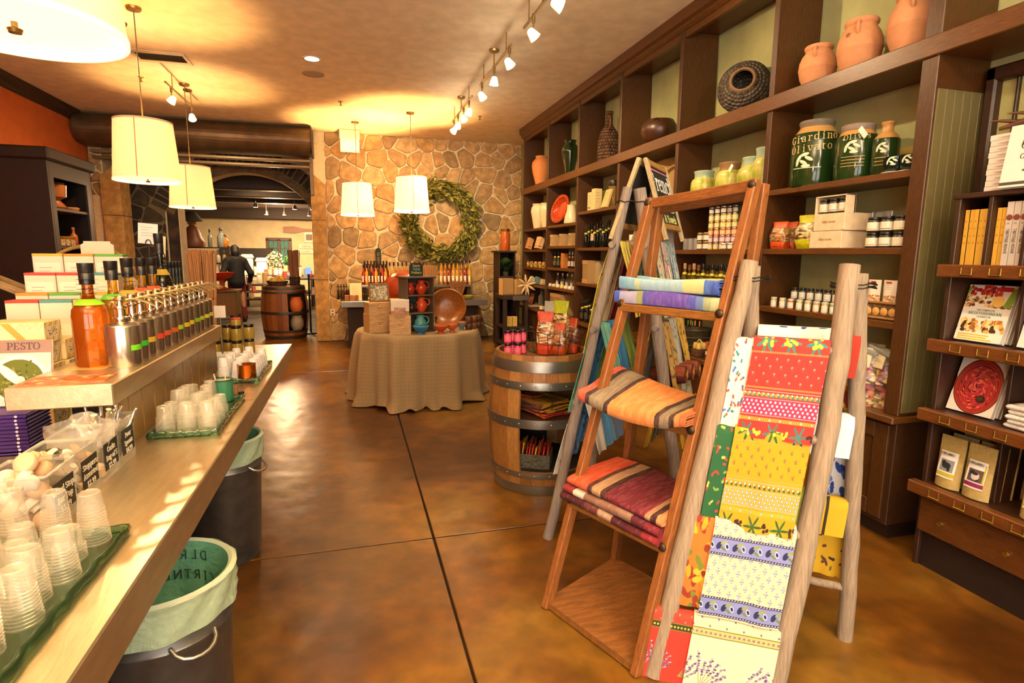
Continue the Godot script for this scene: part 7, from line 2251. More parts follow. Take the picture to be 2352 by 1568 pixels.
func near_counter()->void:
	var clear:=glass(Color(.98,.95,.85),.2,.08)
	glass_tray("rippled green glass tray of clear tasting cups at the bottom left corner",V3(-.93,CT+.0,-1.55),V3(-.555,CT,-.8))
	var r:=RandomNumberGenerator.new()
	r.seed=12
	var rows:=["nearest","second","third","fourth","fifth","sixth","seventh"]
	for j in 7:
		for i in 4:
			if j==0 and i==0: continue
			var p:=V3(-.618-i*.078-(.02 if j%2 else .0),CT+.009,-1.02-j*.079+r.randf_range(-.008,.008))
			cup_stack("clear cup stack %s, %s row from the near end"%[["nearest the counter edge","second from the counter edge","third from the counter edge","fourth from the counter edge"][i],rows[j]],p,.04+.055*r.randf()+.012*i,Basis(V3(r.randf_range(-1,1),0,r.randf_range(-1,1)).normalized(),r.randf_range(.0,.07)),"clear cup stacks on the near glass tray",clear)
	var tp:=thing("toothpick_glass","small clear glass packed with toothpicks at the bottom left edge","glass",V3(-.618,CT+.009,-1.035))
	part(tp,"glass",G().lathe(prof([0,0,.03,0,.033,.004,.036,.07,.034,.07,.031,.006,0,.005]),24),glass(Color(.9,.95,.95),.16))
	var g:=G()
	for k in 130:
		var a:=r.randf()*TAU
		var d:=sqrt(r.randf())*.029
		g.cyl(V3(cos(a)*d,.006,sin(a)*d),V3(cos(a)*d*1.08,.075+r.randf()*.01,sin(a)*d*1.08),.0011,.0005,4)
	part(tp,"toothpicks",g,hexm("c98a5c",.8)).set_meta("kind","stuff")
	var cork:=[hexm("d8b48c",.75),hexm("c8a078",.75),hexm("e2d6c4",.6)]
	var jars:=[[-1.655,"nearest square glass jar, heaped with pale wooden stoppers"],[-1.822,"second square glass jar, filled with dark and pale bottle stoppers"],[-1.972,"third square glass jar, holding a clear bag of corks"],[-2.112,"farthest square glass jar, bristling with chrome pour spouts"]]
	for k in 4:
		var c:=V3(-.815,CT,jars[k][0])
		var o:=thing("glass_jar",jars[k][1],"jar",c,.0,"square glass jars on the counter")
		var hh:=.15
		var hw:=.072 if k==0 else .066
		var gm:=glass(Color(.92,.95,.9),.05)
		for sd in 4:
			part(o,"wall",G().box(Basis(Vector3.UP,sd*PI/2)*V3(0,hh*.5,hw),V3(hw*2.0,hh,.005),.001,Basis(Vector3.UP,sd*PI/2)),gm)
		part(o,"bottom",G().slab(V3(-hw,0,-hw),V3(hw,.008,hw),.002),gm)
		part(o,"rim",G().tube([V3(-hw,hh,-hw),V3(hw,hh,-hw),V3(hw,hh,hw),V3(-hw,hh,hw),V3(-hw,hh,-hw)],.0055,8),glass(Color(.85,.9,.82),.25))
		var lb:=part(o,"label",G().box(V3(hw+.0035,hh*.5,-.002),V3(.002,hh*.56,hw*1.5),.0006),hexm("191511",.5),"black shaped label")
		for q in 3: letters(o,[["Wood Stops","Bar Top","$1.99"],["Stoppers","Assorted","$2.99"],["Corks","Bag of 5","$3.99"],["Pour","Spouts","$4.99"]][k][q],.022,V3(hw+.005,hh*.63-q*.026,-.002),Basis(V3(0,0,-1),Vector3.UP,Vector3.RIGHT),hexm("cfc6b4",.7),"Droid Serif")
		if k<3:
			var n: int=[30,26,16][k]
			for j in n:
				var lay:=j/7
				var p:=V3(r.randf_range(-.042,.042),.024+lay*(.036 if k<2 else .03),r.randf_range(-.042,.042))
				var big:=k==0
				var ax:=V3(r.randf_range(-1,1),r.randf_range(-.5,.9),r.randf_range(-1,1)).normalized()
				var m: Material=cork[r.randi()%3]
				if k==1 and r.randf()<.45: m=hexm("26211a",.4)
				var gx:=G()
				if big: gx.lathe(prof([0,-.012,.012,-.012,.012,-.002,.024,.0,.026,.004,.026,.017,.023,.021,0,.021]),18,Vector3.ZERO,aim(ax))
				else: gx.lathe(prof([0,-.015,.008,-.015,.009,.0,.017,.001,.018,.012,.015,.016,0,.016]),14,Vector3.ZERO,aim(ax))
				single("stopper","%s wooden stopper in the %s"%[("top" if lay>=n/7-1 else "inner"),["nearest square jar","second square jar","third square jar"][k]],"stopper",gx,m,c+p,.0,"stoppers in the %s square jar"%ORD[k])
			if k==2:
				var bg:=thing("cork_bag","crinkled clear plastic bag standing out of the third square jar","bag",c)
				part(bg,"bag",G().grid(26,10,func(u,v):
					var a: float=u*TAU
					var rr: float=.05+.035*v+.012*sin(a*5.0+v*4.0)+.008*sin(a*11.0)
					return V3(cos(a)*rr*1.1,.09+v*.09+.012*sin(a*3.0+1.0),sin(a)*rr)),glass(Color(.95,.93,.88),.22,.15))
		else:
			for j in 15:
				var p:=c+V3(r.randf_range(-.045,.045),.012,r.randf_range(-.045,.045))
				var ax:=V3(r.randf_range(-.35,.35),1,r.randf_range(-.35,.35)).normalized()
				var o2:=thing("pour_spout","%s chrome pour spout sticking out of the farthest square jar"%ORD[j],"spout",p,.0,"chrome pour spouts in the farthest jar")
				var l:=r.randf_range(.12,.17)
				var bs:=aim(ax)
				part(o2,"stopper",G().lathe(prof([.006,.0,.009,.01,.009,l-.06,.0,l-.06]),10,Vector3.ZERO,bs),hexm("1c1c1c",.4))
				part(o2,"spout",G().lathe(prof([.014,l-.06,.016,l-.045,.008,l-.03,.006,l+.02,.009,l+.028,.0,l+.028]),12,Vector3.ZERO,bs),hexm("d8d4cc",.12,.95))
	for k in 11:
		var b:=book("cookbook","%s purple spined book from the bottom of the stack behind the glass jars"%ORD[k],V3(-1.27,0,0),Basis(),V3(.16,.15,.0125),hexm("3c1c78",.45),null,"purple spined books")
		b.transform=Transform3D(Basis(V3(0,0,-1),V3(1,0,0),V3(0,1,0)).rotated(Vector3.UP,.02*sin(k*2.0)),V3(-1.245,CT+.0005+k*.0131,-2.26))
		part(b,"spine_mark",G().lathe(prof([0,.0008,.0045,.0006,.0045,.0]),10,V3(-.0005,.12,.006),aim(Vector3.LEFT)),hexm("d8d0e8",.5))
	var pes:=Pic.new(128,170,Color("d8c8bc"))
	pes.rect(0,0,128,34,Color("8a7068"))
	pes.oval(52,100,68,62,Color("ece6dc")).oval(52,104,58,54,Color("5a6420"))
	for k in 160: pes.oval(52+r.randfn()*24,112+r.randfn()*20,3,2.2,Color(["3c4a14","6a7a28","8a8a3c","2c3810"][k%4]),r.randf()*3)
	pes.leaf(4,64,74,24,.75,Color("efeae2")).oval(54,104,12,11,Color("e6dfd2"))
	var pb:=book("cookbook","book with a mortar of green pesto on its cover, leaning on the purple stack",V3(-1.235,1.047,-2.395),Basis(Vector3.UP,-.05)*Basis(Vector3.RIGHT,-.18),V3(.17,.235,.016),hexm("c8b4a8",.4),pict("pestobook",pes.im,.35))
	letters(pb,"PESTO",.034,V3(.085,.212,.0175),Basis(),hexm("4a3a38",.6),"Droid Serif")
	var gc:=Pic.new(64,64,Color("d8cc8c"))
	for k in 8: gc.line(-10+k*12,64,10+k*12,0,4,Color("c8a040") if k%2 else Color("e8e4c8"))
	gc.rect(8,14,40,34,Color("e4dcb4"))
	for k in 30: gc.oval(12+r.randf()*34,18+r.randf()*26,2.2,1.2,Color("4a4224"),r.randf()*3)
	var gcm:=pict("giftcarton_end",gc.im,.5)
	var gs:=Pic.new(160,48,Color("ecdca8"))
	for k in 60: gs.oval(r.randf()*160,r.randf()*16,1.2,1.2,Color("c8a858"))
	for k in 9: gs.line(70+k*2,0,112+k*2,48,2,Color("d89a40"))
	gs.lines(18,22,44,4,6,1,Color("7a6a40"),r)
	var gsm:=pict("giftcarton_side",gs.im,.5)
	for c in 2:
		for k in [5,4][c]:
			var o:=thing("gift_carton","%s yellow patterned gift carton up, %s column behind the pesto book"%[ORD[k],["near","far"][c]],"box",V3(-1.28-.008*(k%2)+.015*c,CT+k*.0855,-2.645-c*.136),.0,"yellow patterned gift cartons")
			part(o,"carton",G().box(V3(0,.0422,0),V3(.25,.0835,.132),.002),hexm("dcc98c",.5))
			part(o,"end_print",G().quad(V3(.1256,.002,.064),V3(.1256,.002,-.064),V3(.1256,.081,-.064),V3(.1256,.081,.064),Vector3.RIGHT),gcm)
			part(o,"side_print",G().quad(V3(-.123,.002,.0666),V3(.123,.002,.0666),V3(.123,.081,.0666),V3(-.123,.081,.0666),V3(0,0,1)),gsm)
	var bs:=thing("black_sign","black chalk sign with white lettering at the left edge behind the jars","sign",V3(-1.09,CT,-2.0),.25)
	part(bs,"board",G().slab(V3(-.12,0,-.006),V3(.03,.16,.006),.002),hexm("15140f",.7))
	for q in 2: letters(bs,["organic","dips"][q],.035,V3(-.045,.11-q*.045,.007),Basis(Vector3.BACK,.15),hexm("d8d2c4",.7),"Droid Serif")
func fusti(label: String,at: Vector3,r: float,band: String,k: int)->void:
	var steel:=hexm("b8b0a2",.22,.95)
	var o:=thing("oil_canister",label,"canister",at,.55,"steel oil canisters on the ledge")
	part(o,"body",G().lathe(prof([0,0,r*.98,0,r,.004,r,.15,r*.97,.156,r*.8,.162,r*.45,.166,r*.4,.168]),30),steel)
	part(o,"band",wrap_label(r*1.01,.062,.083,.15,1.25,12),hexm(band,.5))
	part(o,"neck",G().lathe(prof([r*.4,.166,r*.42,.178,r*.5,.18,r*.5,.186,r*.3,.19,r*.28,.215,r*.42,.22,r*.42,.227,r*.2,.232,r*.2,.245,r*.34,.25,r*.3,.262,0,.266]),18),hexm("e2dcd0",.08,1.0))
	part(o,"spout",G().tube(bez(V3(0,.24,0),V3(.04,.262,0),V3(.07,.25,0),V3(.115,.222,0),8),[.006,.006,.0058,.0056,.0054,.0052,.005,.005,.005],8),hexm("e6d6b0",.1,1.0))
	part(o,"spout_tip",G().cyl(V3(-.012,.258,0),V3(-.04,.262,0),.004),hexm("e6d6b0",.1,1.0))
func pour_bottle(label: String,at: Vector3,h: float,r: float,hx: String,tagc: String,rings: bool,grp: String,opaque:=false)->void:
	var o:=thing("oil_bottle",label,"bottle",at,.0,grp)
	var m: Material=shiny(hx,.06) if opaque else liquid(hx,.16)
	part(o,"body",G().lathe(prof([0,0,r*.92,0,r,.008,r,h*.5,r*.94,h*.555,r*.7,h*.61,r*.36,h*.66,r*.3,h*.7,r*.3,h*.8,0,h*.8]),26),m)
	part(o,"neck_label",G().lathe(prof([r*.72,h*.61,r*.82,h*.6,r*.5,h*.655,r*.4,h*.655]),20),hexm(tagc,.5))
	part(o,"cap",G().lathe(prof([r*.33,h*.8,r*.4,h*.8,r*.42,h*.9,r*.39,h*.905,r*.42,h*.91,r*.44,h,0,h]),18),hexm("17181a",.3))
	if rings:
		for k in 4: part(o,"pour_ring",G().lathe(prof([r*.3,h*.7+k*.018,r*.62,h*.703+k*.018,r*.3,h*.706+k*.018]),18),hexm("1c1c1c",.3))
func ledge_goods()->void:
	var bands:=["6ac020","36b030","d2ac28","cc3c20","d05028","cc5a1c","a0c020","ccb820","ccb020","7ab024","b8c02c","b8c030","c8c040"]
	for k in 13:
		fusti("%s steel oil canister with a gooseneck tap from the counter's near end"%ORD[k],V3(-.845+.004*(k%2),LEDGE,-2.44-k*.1025),.058 if k==0 else .047,bands[k],k)
	var b:=[[-.955,-2.47,.385,.06,"d87818","7ac020",true,"nearest amber oil bottle with a ringed pour spout"],[-.955,-2.70,.39,.056,"e0b020","5ab42c",false,"second golden oil bottle with a green neck label"],[-.95,-2.86,.4,.056,"dcae20","d8bc50",true,"third golden oil bottle with a ringed pour spout"],[-.95,-3.03,.40,.054,"d8a018","dc6a4c",false,"fourth golden oil bottle with a red neck label"],[-.95,-3.18,.40,.054,"d8a018","dc6a4c",false,"fifth golden oil bottle with a red neck label"]]
	for q in b: pour_bottle(q[7]+" on the ledge",V3(q[0],LEDGE+.001,q[1]),q[2],q[3],q[4],q[5],q[6],"golden oil bottles on the ledge")
	pour_bottle("tall black pour bottle with a coiled spout standing above the others",V3(-.945,LEDGE+.001,-3.30),.52,.05,"15140e","c8a83c",true,"dark oil bottles on the ledge",true)
	for k in 6: pour_bottle("%s dark oil bottle with a yellow green neck label from the near end"%ORD[k],V3(-.965,LEDGE+.001,-3.395-k*.062),.375,.029,"1c1e10",["a0c028","c8b830","c8b830","a8bc28","d0c030","d0c83c"][k],false,"dark oil bottles on the ledge",true)
	var pr:=Pic.new(64,64,Color("a85c30"))
	var r:=RandomNumberGenerator.new()
	r.seed=3
	for k in 40: pr.leaf(r.randf()*64,r.randf()*64,12,4,r.randf()*6,Color(["d8a060","7a3818","e0b880","5a2a14"][k%4]))
	var cs:=single("print_card","brown printed card lying at the near end of the raised ledge","card",G().box(V3(0,.002,0),V3(.24,.004,.13)),pict("cardprint",pr.im,.5),V3(-.93,LEDGE,-2.2),.06)
	var mat2:=single("glass_board","clear amber board under the nearest bottles on the ledge","board",G().box(V3(0,.0005,0),V3(.14,.001,1.2)),hexm("c89a50",.2),V3(-.96,LEDGE,-2.98))
	var bc:=V3(-1.33,1.141,-3.50)
	var bk:=thing("handled_basket","large basket with an arched wooden handle full of white wrapped parcels","basket",bc)
	part(bk,"body",G().grid(40,6,func(u,v): return V3(cos(u*TAU)*lerpf(.19,.225,v),v*.22,sin(u*TAU)*lerpf(.13,.16,v)),.008,true),basket_mat("8a6a3a",24))
	part(bk,"handle",G().tube(bez(V3(-.23,.2,0),V3(-.27,.58,0),V3(.27,.58,0),V3(.23,.2,0),20),.009,8),wood("b08a48","x",.6))
	var pq:=thing("plaque","blank white shaped plaque tied to the basket's arched handle","sign",bc+V3(.05,.465,.02))
	part(pq,"board",G().prism(PackedVector2Array([Vector2(-.075,-.025),Vector2(-.06,-.035),Vector2(-.06,-.045),Vector2(.06,-.045),Vector2(.06,-.035),Vector2(.075,-.025),Vector2(.075,.025),Vector2(.06,.035),Vector2(.06,.045),Vector2(-.06,.045),Vector2(-.06,.035),Vector2(-.075,.025)]),Vector3.ZERO,Vector3.RIGHT,Vector3.UP,V3(0,0,.008)),hexm("ecdcc0",.6))
	for k in 8:
		var a:=lerpf(-.17,.17,k/7.0)
		var pc:=thing("parcel","%s white wrapped parcel from the left heaped in the handled basket"%ORD[k],"parcel",bc+V3(a,.2,.05*sin(k*2.0)),k*.6,"white parcels in the handled basket")
		part(pc,"wrapping",G().lathe(prof([0,0,.05,.01,.066,.05,.06,.1,.03,.135,0,.14]),14,Vector3.ZERO,Basis(),1.0,1.1),crinkle("f0dcc8"))
	var strips:=["c8402c","c8a020","d8882c","4a8a8c","c84038","5a9a30","d8b040"]
	for k in 12:
		var row:=k/3
		var c:=k%3
		var pos:=V3(-1.345+c*.122,1.141+row*.085,-2.88-row*.085)
		var o:=thing("soap_carton","white carton with %s strip, %s from left, %s row before the basket"%[["red","mustard","orange","teal","red","green","yellow"][(k*3)%7],ORD[c],["front","second","third","back"][row]],"box",pos,.0,"white cartons with coloured strips")
		part(o,"carton",G().box(V3(0,.12 if row==0 else .09,0),V3(.118,.24 if row==0 else .18,.07),.002),hexm("dccbb2",.55))
		part(o,"header_strip",G().box(V3(0,.245 if row==0 else .185,0),V3(.119,.012,.071),.002),hexm(strips[(k*3)%7],.5))
		part(o,"print",G().quad(V3(-.05,.03,.0356),V3(.05,.03,.0356),V3(.05,.15,.0356),V3(-.05,.15,.0356),V3(0,0,1)),paper("eadbc6","6a5a4a"))
		if row>0: part(o,"stand",G().slab(V3(-.055,-row*.085,-.03),V3(.055,.0,.03)),hexm("c8b89c",.7))
	for k in 3:
		var h: float=[.50,.40,.34][k]
		var p: Vector3=[V3(-1.115,1.141,-3.72),V3(-1.04,LEDGE,-3.68),V3(-1.12,1.141,-2.88)][k]
		var o:=thing("card_holder",["white price card on a tall wire stand behind the oil bottles","narrow cream card on a wire stand right of the white price card","black wire card stand leaning before the white cartons"][k],"sign",p)
		part(o,"wire",G().tube([V3(0,0,0),V3(.0,h*.5,0),V3(0,h,0)],.0045,6),hexm("1c1a18",.4))
		part(o,"foot",G().lathe(prof([0,0,.03,0,.028,.008,0,.01]),16),hexm("1c1a18",.4))
		if k<2:
			part(o,"card",G().box(V3(0,h+.06,0),V3([.1,.042][k],.115,.003),.001,Basis(Vector3.BACK,-.08)),paper(["ece6e0","e6cfa0"][k],"6a6a6a"))
			part(o,"clip",G().tube(bez(V3(-.014,h,.006),V3(-.014,h+.035,.006),V3(.014,h+.035,.006),V3(.014,h,.006),8),.003,6),hexm("1c1a18",.4))
	for k in 4:
		var o:=thing("crate",["open wooden crate at the left edge behind the yellow cartons","tilted wooden box lid with a blue grey label at the left","small wooden crate under the tilted lid","flat wooden tray at the left edge, nearest the yellow cartons"][k],"crate",[V3(-1.69,1.141,-3.15),V3(-1.6,1.445,-3.2),V3(-1.64,1.141,-3.45),V3(-1.58,CT,-2.35)][k]+V3(0,.0,0),[.3,.25,.1,.0][k])
		if k==1: o.rotation.z=-.5
		var s: Vector3=[V3(.06,.3,.3),V3(.28,.03,.2),V3(.1,.12,.2),V3(.3,.1,.3)][k]
		var wm:=wood("a8844a","x",.65,1.5)
		part(o,"floor",G().slab(V3(-s.x/2,0,-s.z/2),V3(s.x/2,.012,s.z/2)),wm)
		for e in [[V3(-s.x/2,0,-s.z/2),V3(s.x/2,s.y,-s.z/2+.012)],[V3(-s.x/2,0,s.z/2-.012),V3(s.x/2,s.y,s.z/2)],[V3(-s.x/2,0,-s.z/2),V3(-s.x/2+.012,s.y,s.z/2)],[V3(s.x/2-.012,0,-s.z/2),V3(s.x/2,s.y,s.z/2)]]:
			part(o,"side",G().slab(e[0],e[1],.002),wm)
		if k==1: part(o,"label",G().box(V3(-.06,.033,0),V3(.06,.004,.12)),hexm("9ab0b8",.5))
func far_counter()->void:
	var clear:=glass(Color(.98,.95,.85),.2,.08)
	var white:=glass(Color(.98,.96,.94),.8,.2)
	var r:=RandomNumberGenerator.new()
	r.seed=31
	var mn:=["nearest","second","third","fourth","fifth","sixth"]
	glass_tray("rippled green glass tray of clear tasting cups at the middle of the counter",V3(-.765,CT,-2.92),V3(-.515,CT,-2.33))
	for j in 6:
		for i in 3:
			if j>3 and i==0: continue
			cup_stack("clear cup stack, %s row, %s, on the middle glass tray"%[mn[j],["counter edge side","centre","ledge side"][i]],V3(-.572-i*.072,CT+.009,-2.40-j*.082+r.randf_range(-.01,.01)),.03+.05*r.randf()+.01*i,Basis(V3(1,0,.4).normalized(),r.randf_range(-.05,.05)),"clear cup stacks on the middle glass tray",clear)
	var gc:=thing("green_tin","green enamel cup with wooden sticks at the far end of the middle tray","cup",V3(-.60,CT+.012,-2.86))
	part(gc,"cup",G().lathe(prof([0,0,.042,0,.044,.003,.044,.1,.041,.1,.041,.008,0,.006]),28),shiny("3c7a5a",.2))
	part(gc,"rim",G().lathe(prof([.041,.096,.046,.098,.046,.103,.04,.102]),28),hexm("2c2c24",.4))
	part(gc,"sticks",G().lathe(prof([0,.096,.04,.094]),20).cyl(V3(-.02,.05,0),V3(-.035,.13,.01),.003,-1,6).cyl(V3(.01,.05,.01),V3(.015,.125,.015),.003,-1,6),hexm("d8c4a0",.7))
	single("wooden_paddle","brown wooden paddle lying on the counter between the middle and far trays","paddle",G().slab(V3(-.02,0,-.11),V3(.02,.014,.11),.004),wood("8a5a30","z",.5),V3(-.60,CT,-3.08),.15)
	single("black_clip","small black cap beside the green enamel cup","cap",G().lathe(prof([0,0,.013,0,.014,.02,0,.022]),14),hexm("1a1a1c",.4),V3(-.548,CT,-2.99))
	glass_tray("rippled green glass tray of white tasting cups near the counter's far end",V3(-.74,CT,-3.82),V3(-.505,CT,-3.27))
	for j in 6:
		for i in 3:
			if j==0 and i==0: continue
			cup_stack("white cup stack, %s row, %s, on the far glass tray"%[mn[j],["counter edge side","centre","ledge side"][i]],V3(-.557-i*.07,CT+.009,-3.36-j*.075),.05+.04*r.randf(),Basis(),"white cup stacks on the far glass tray",white)
	var tin:=thing("copper_tin","shiny copper orange tin cup at the near end of the far tray","cup",V3(-.575,CT+.009,-3.325))
	part(tin,"cup",G().lathe(prof([0,0,.046,0,.048,.003,.047,.085,.05,.088,.045,.088,.044,.006,0,.005]),28),hexm("b8641c",.2,.8))
	for k in 6: single("napkin","%s white paper napkin up in the stack beside the far tray"%ORD[k],"napkin",G().box(V3(0,.006,0),V3(.16,.0115,.16),.003),hexm("dcdcda",.8),V3(-.80,CT+k*.012,-3.86),.12,"white paper napkins on the counter")
	for row in 2:
		for k in 4:
			cap_jar("relish_jar","%s dark lidded relish jar from left, %s row, counter's far end"%[ORD[k],["lower","upper"][row]],V3(-.915+k*.067,CT+row*.103,-4.22-.07*(k%2)),.036,.102,hexm("9a8030",.2),hexm("1c1a14",.3,.3),paper("e4e0cc","6a6a50","a8a03c"),"relish jars at the counter's far end",-1.6)
	cap_jar("relish_jar","single red lidded relish jar on top of the jars at the far end",V3(-.78,CT+.2065,-4.22),.035,.05,hexm("9a8030",.2),hexm("b83420",.4),null)
	var ws:=thing("white_tag","white square sign card standing at the far end of the raised ledge","sign",V3(-.80,CT,-3.86))
	part(ws,"stem",G().cyl(Vector3.ZERO,V3(0,.30,0),.006),hexm("8a8478",.3,.8))
	part(ws,"card",G().box(V3(0,.335,0),V3(.066,.075,.004),.006),hexm("ecdfcf",.6))
	var rb:=thing("reed_bundle","tall tied bundle of pale reeds rising beyond the steel canisters","reeds",V3(-1.03,CT,-4.52))
	var g:=G()
	for j in 130:
		var a:=r.randf()*TAU
		var d:=sqrt(r.randf())
		var sp:=V3(cos(a)*d*.085,0,sin(a)*d*.05)
		g.cyl(sp*.65,sp*(1.05+.15*r.randf())+V3(0,.72*r.randf_range(.95,1.0),0),.005,.004,5)
	part(rb,"reeds",g,hexm("b88454",.9)).set_meta("kind","stuff")
	part(rb,"tie",G().lathe(prof([.072,.36,.079,.368,.072,.376]),20,Vector3.ZERO,Basis(),1.0,.64),hexm("8a5a34",.9))
	var bb:=thing("bread_basket","low woven basket at the far end of the raised ledge","basket",V3(-1.0,LEDGE,-3.62))
	part(bb,"body",G().lathe(prof([0,0,.05,0,.07,.07,.074,.075,.066,.07,.045,.008,0,.008]),24),basket_mat("b07c44",14))
func hutch()->void:
	var d:=wood("2c1a0e","y",.45)
	var x0:=-3.99
	var x1:=-3.3
	var z0:=-8.95
	var z1:=-7.82
	var o:=thing("dark_hutch","tall dark wooden hutch with open shelves against the orange wall","hutch")
	part(o,"side",G().slab(V3(x0,0,z1-.04),V3(x1,2.68,z1),.004),d)
	part(o,"side",G().slab(V3(x0,0,z0),V3(x1,2.68,z0+.04),.004),d)
	part(o,"back",G().slab(V3(x0,0,z0),V3(x0+.03,2.68,z1)),hexm("1a0f08",.8))
	part(o,"cornice",G().slab(V3(x0,2.62,z0-.05),V3(x1+.05,2.76,z1+.05),.02),d)
	part(o,"fascia",G().slab(V3(x1-.03,2.44,z0+.04),V3(x1,2.63,z1-.04),.004),d)
	for z in [z1-.14,z0+.04]: part(o,"stile",G().slab(V3(x1-.03,.9,z),V3(x1,2.45,z+.1),.004),d)
	var ys:=[.86,1.3,1.66,2.1]
	for y in ys: part(o,"shelf",G().slab(V3(x0,y-.035,z0+.04),V3(x1-.01,y,z1-.04),.003),wood("4a2e16","z",.5))
	for k in 2: part(o,"door",G().slab(V3(x1-.03,.1,z0+.05+k*.52),V3(x1,.82,z0+.555+k*.52),.006),d)
	var tin:=thing("tall_carton","orange carton at the left of the hutch's upper shelf","box",V3(-3.45,2.1,-8.02))
	part(tin,"carton",G().box(V3(0,.15,0),V3(.12,.3,.12),.004),paper("b8642c","5a2a14"))
	var lj:=thing("lantern_jar","copper coloured jar with a dark lid on the hutch's upper shelf","jar",V3(-3.48,2.1,-8.36))
	part(lj,"body",G().lathe(prof([0,0,.1,0,.12,.03,.06,.1,.06,.12,.12,.15,.13,.29,.1,.31,0,.31]),24),shiny("9a5a2c",.25))
	part(lj,"lid",G().lathe(prof([.105,.305,.11,.32,.02,.34,0,.34]),20),hexm("3a2c18",.5))
	single("small_bread","small tan dish at the front of the hutch's upper shelf","dish",G().lathe(prof([0,0,.06,0,.08,.03,.06,.045,0,.04]),16),hexm("b88a50",.5),V3(-3.4,2.1,-8.6))
	var bw:=single("yellow_bowl","wide yellow bowl on the hutch's middle shelf","bowl",G().lathe(prof([0,0,.06,0,.1,.03,.16,.11,.15,.115,.09,.04,0,.02]),26),shiny("c8902c",.3),V3(-3.47,1.66,-8.38))
	cap_jar("cream_jar","small cream jar left of the yellow bowl in the hutch",V3(-3.45,1.66,-8.02),.06,.16,hexm("c8a468",.4),hexm("d8bc80",.5),null)
	var bo:=bottle("cruet","slim oil cruet rising behind the yellow bowl in the hutch",V3(-3.6,1.66,-8.5),.06,.34,shiny("b8862c",.2),hexm("d8d0c0",.4))
	var co:=bottle("pepper_mill","reddish wooden mill at the right of the hutch's middle shelf",V3(-3.45,1.66,-8.68),.045,.24,shiny("a8582c",.35),hexm("b86a38",.4))
	for k in 4: carton("packet","%s patterned packet from the left at the front of the hutch's middle shelf"%ORD[k],V3(-3.36,1.661,-7.98-k*.13),V3(.05,.08,.11),lumps(90+k,["d8c090","b84a30","3a5a3c","e0a050"],48),.0,"packets on the hutch's middle shelf")
	for k in 4: bottle("dark_bottle","%s bottle from the left on the hutch's lower shelf"%ORD[k],V3(-3.5,1.3,-8.05-k*.19),.045,.27,shiny(["8a5a24","6a2c18","b07a3c","9a4a24"][k],.2),hexm("2a1c10",.4),null,null,"bottles on the hutch's lower shelf")
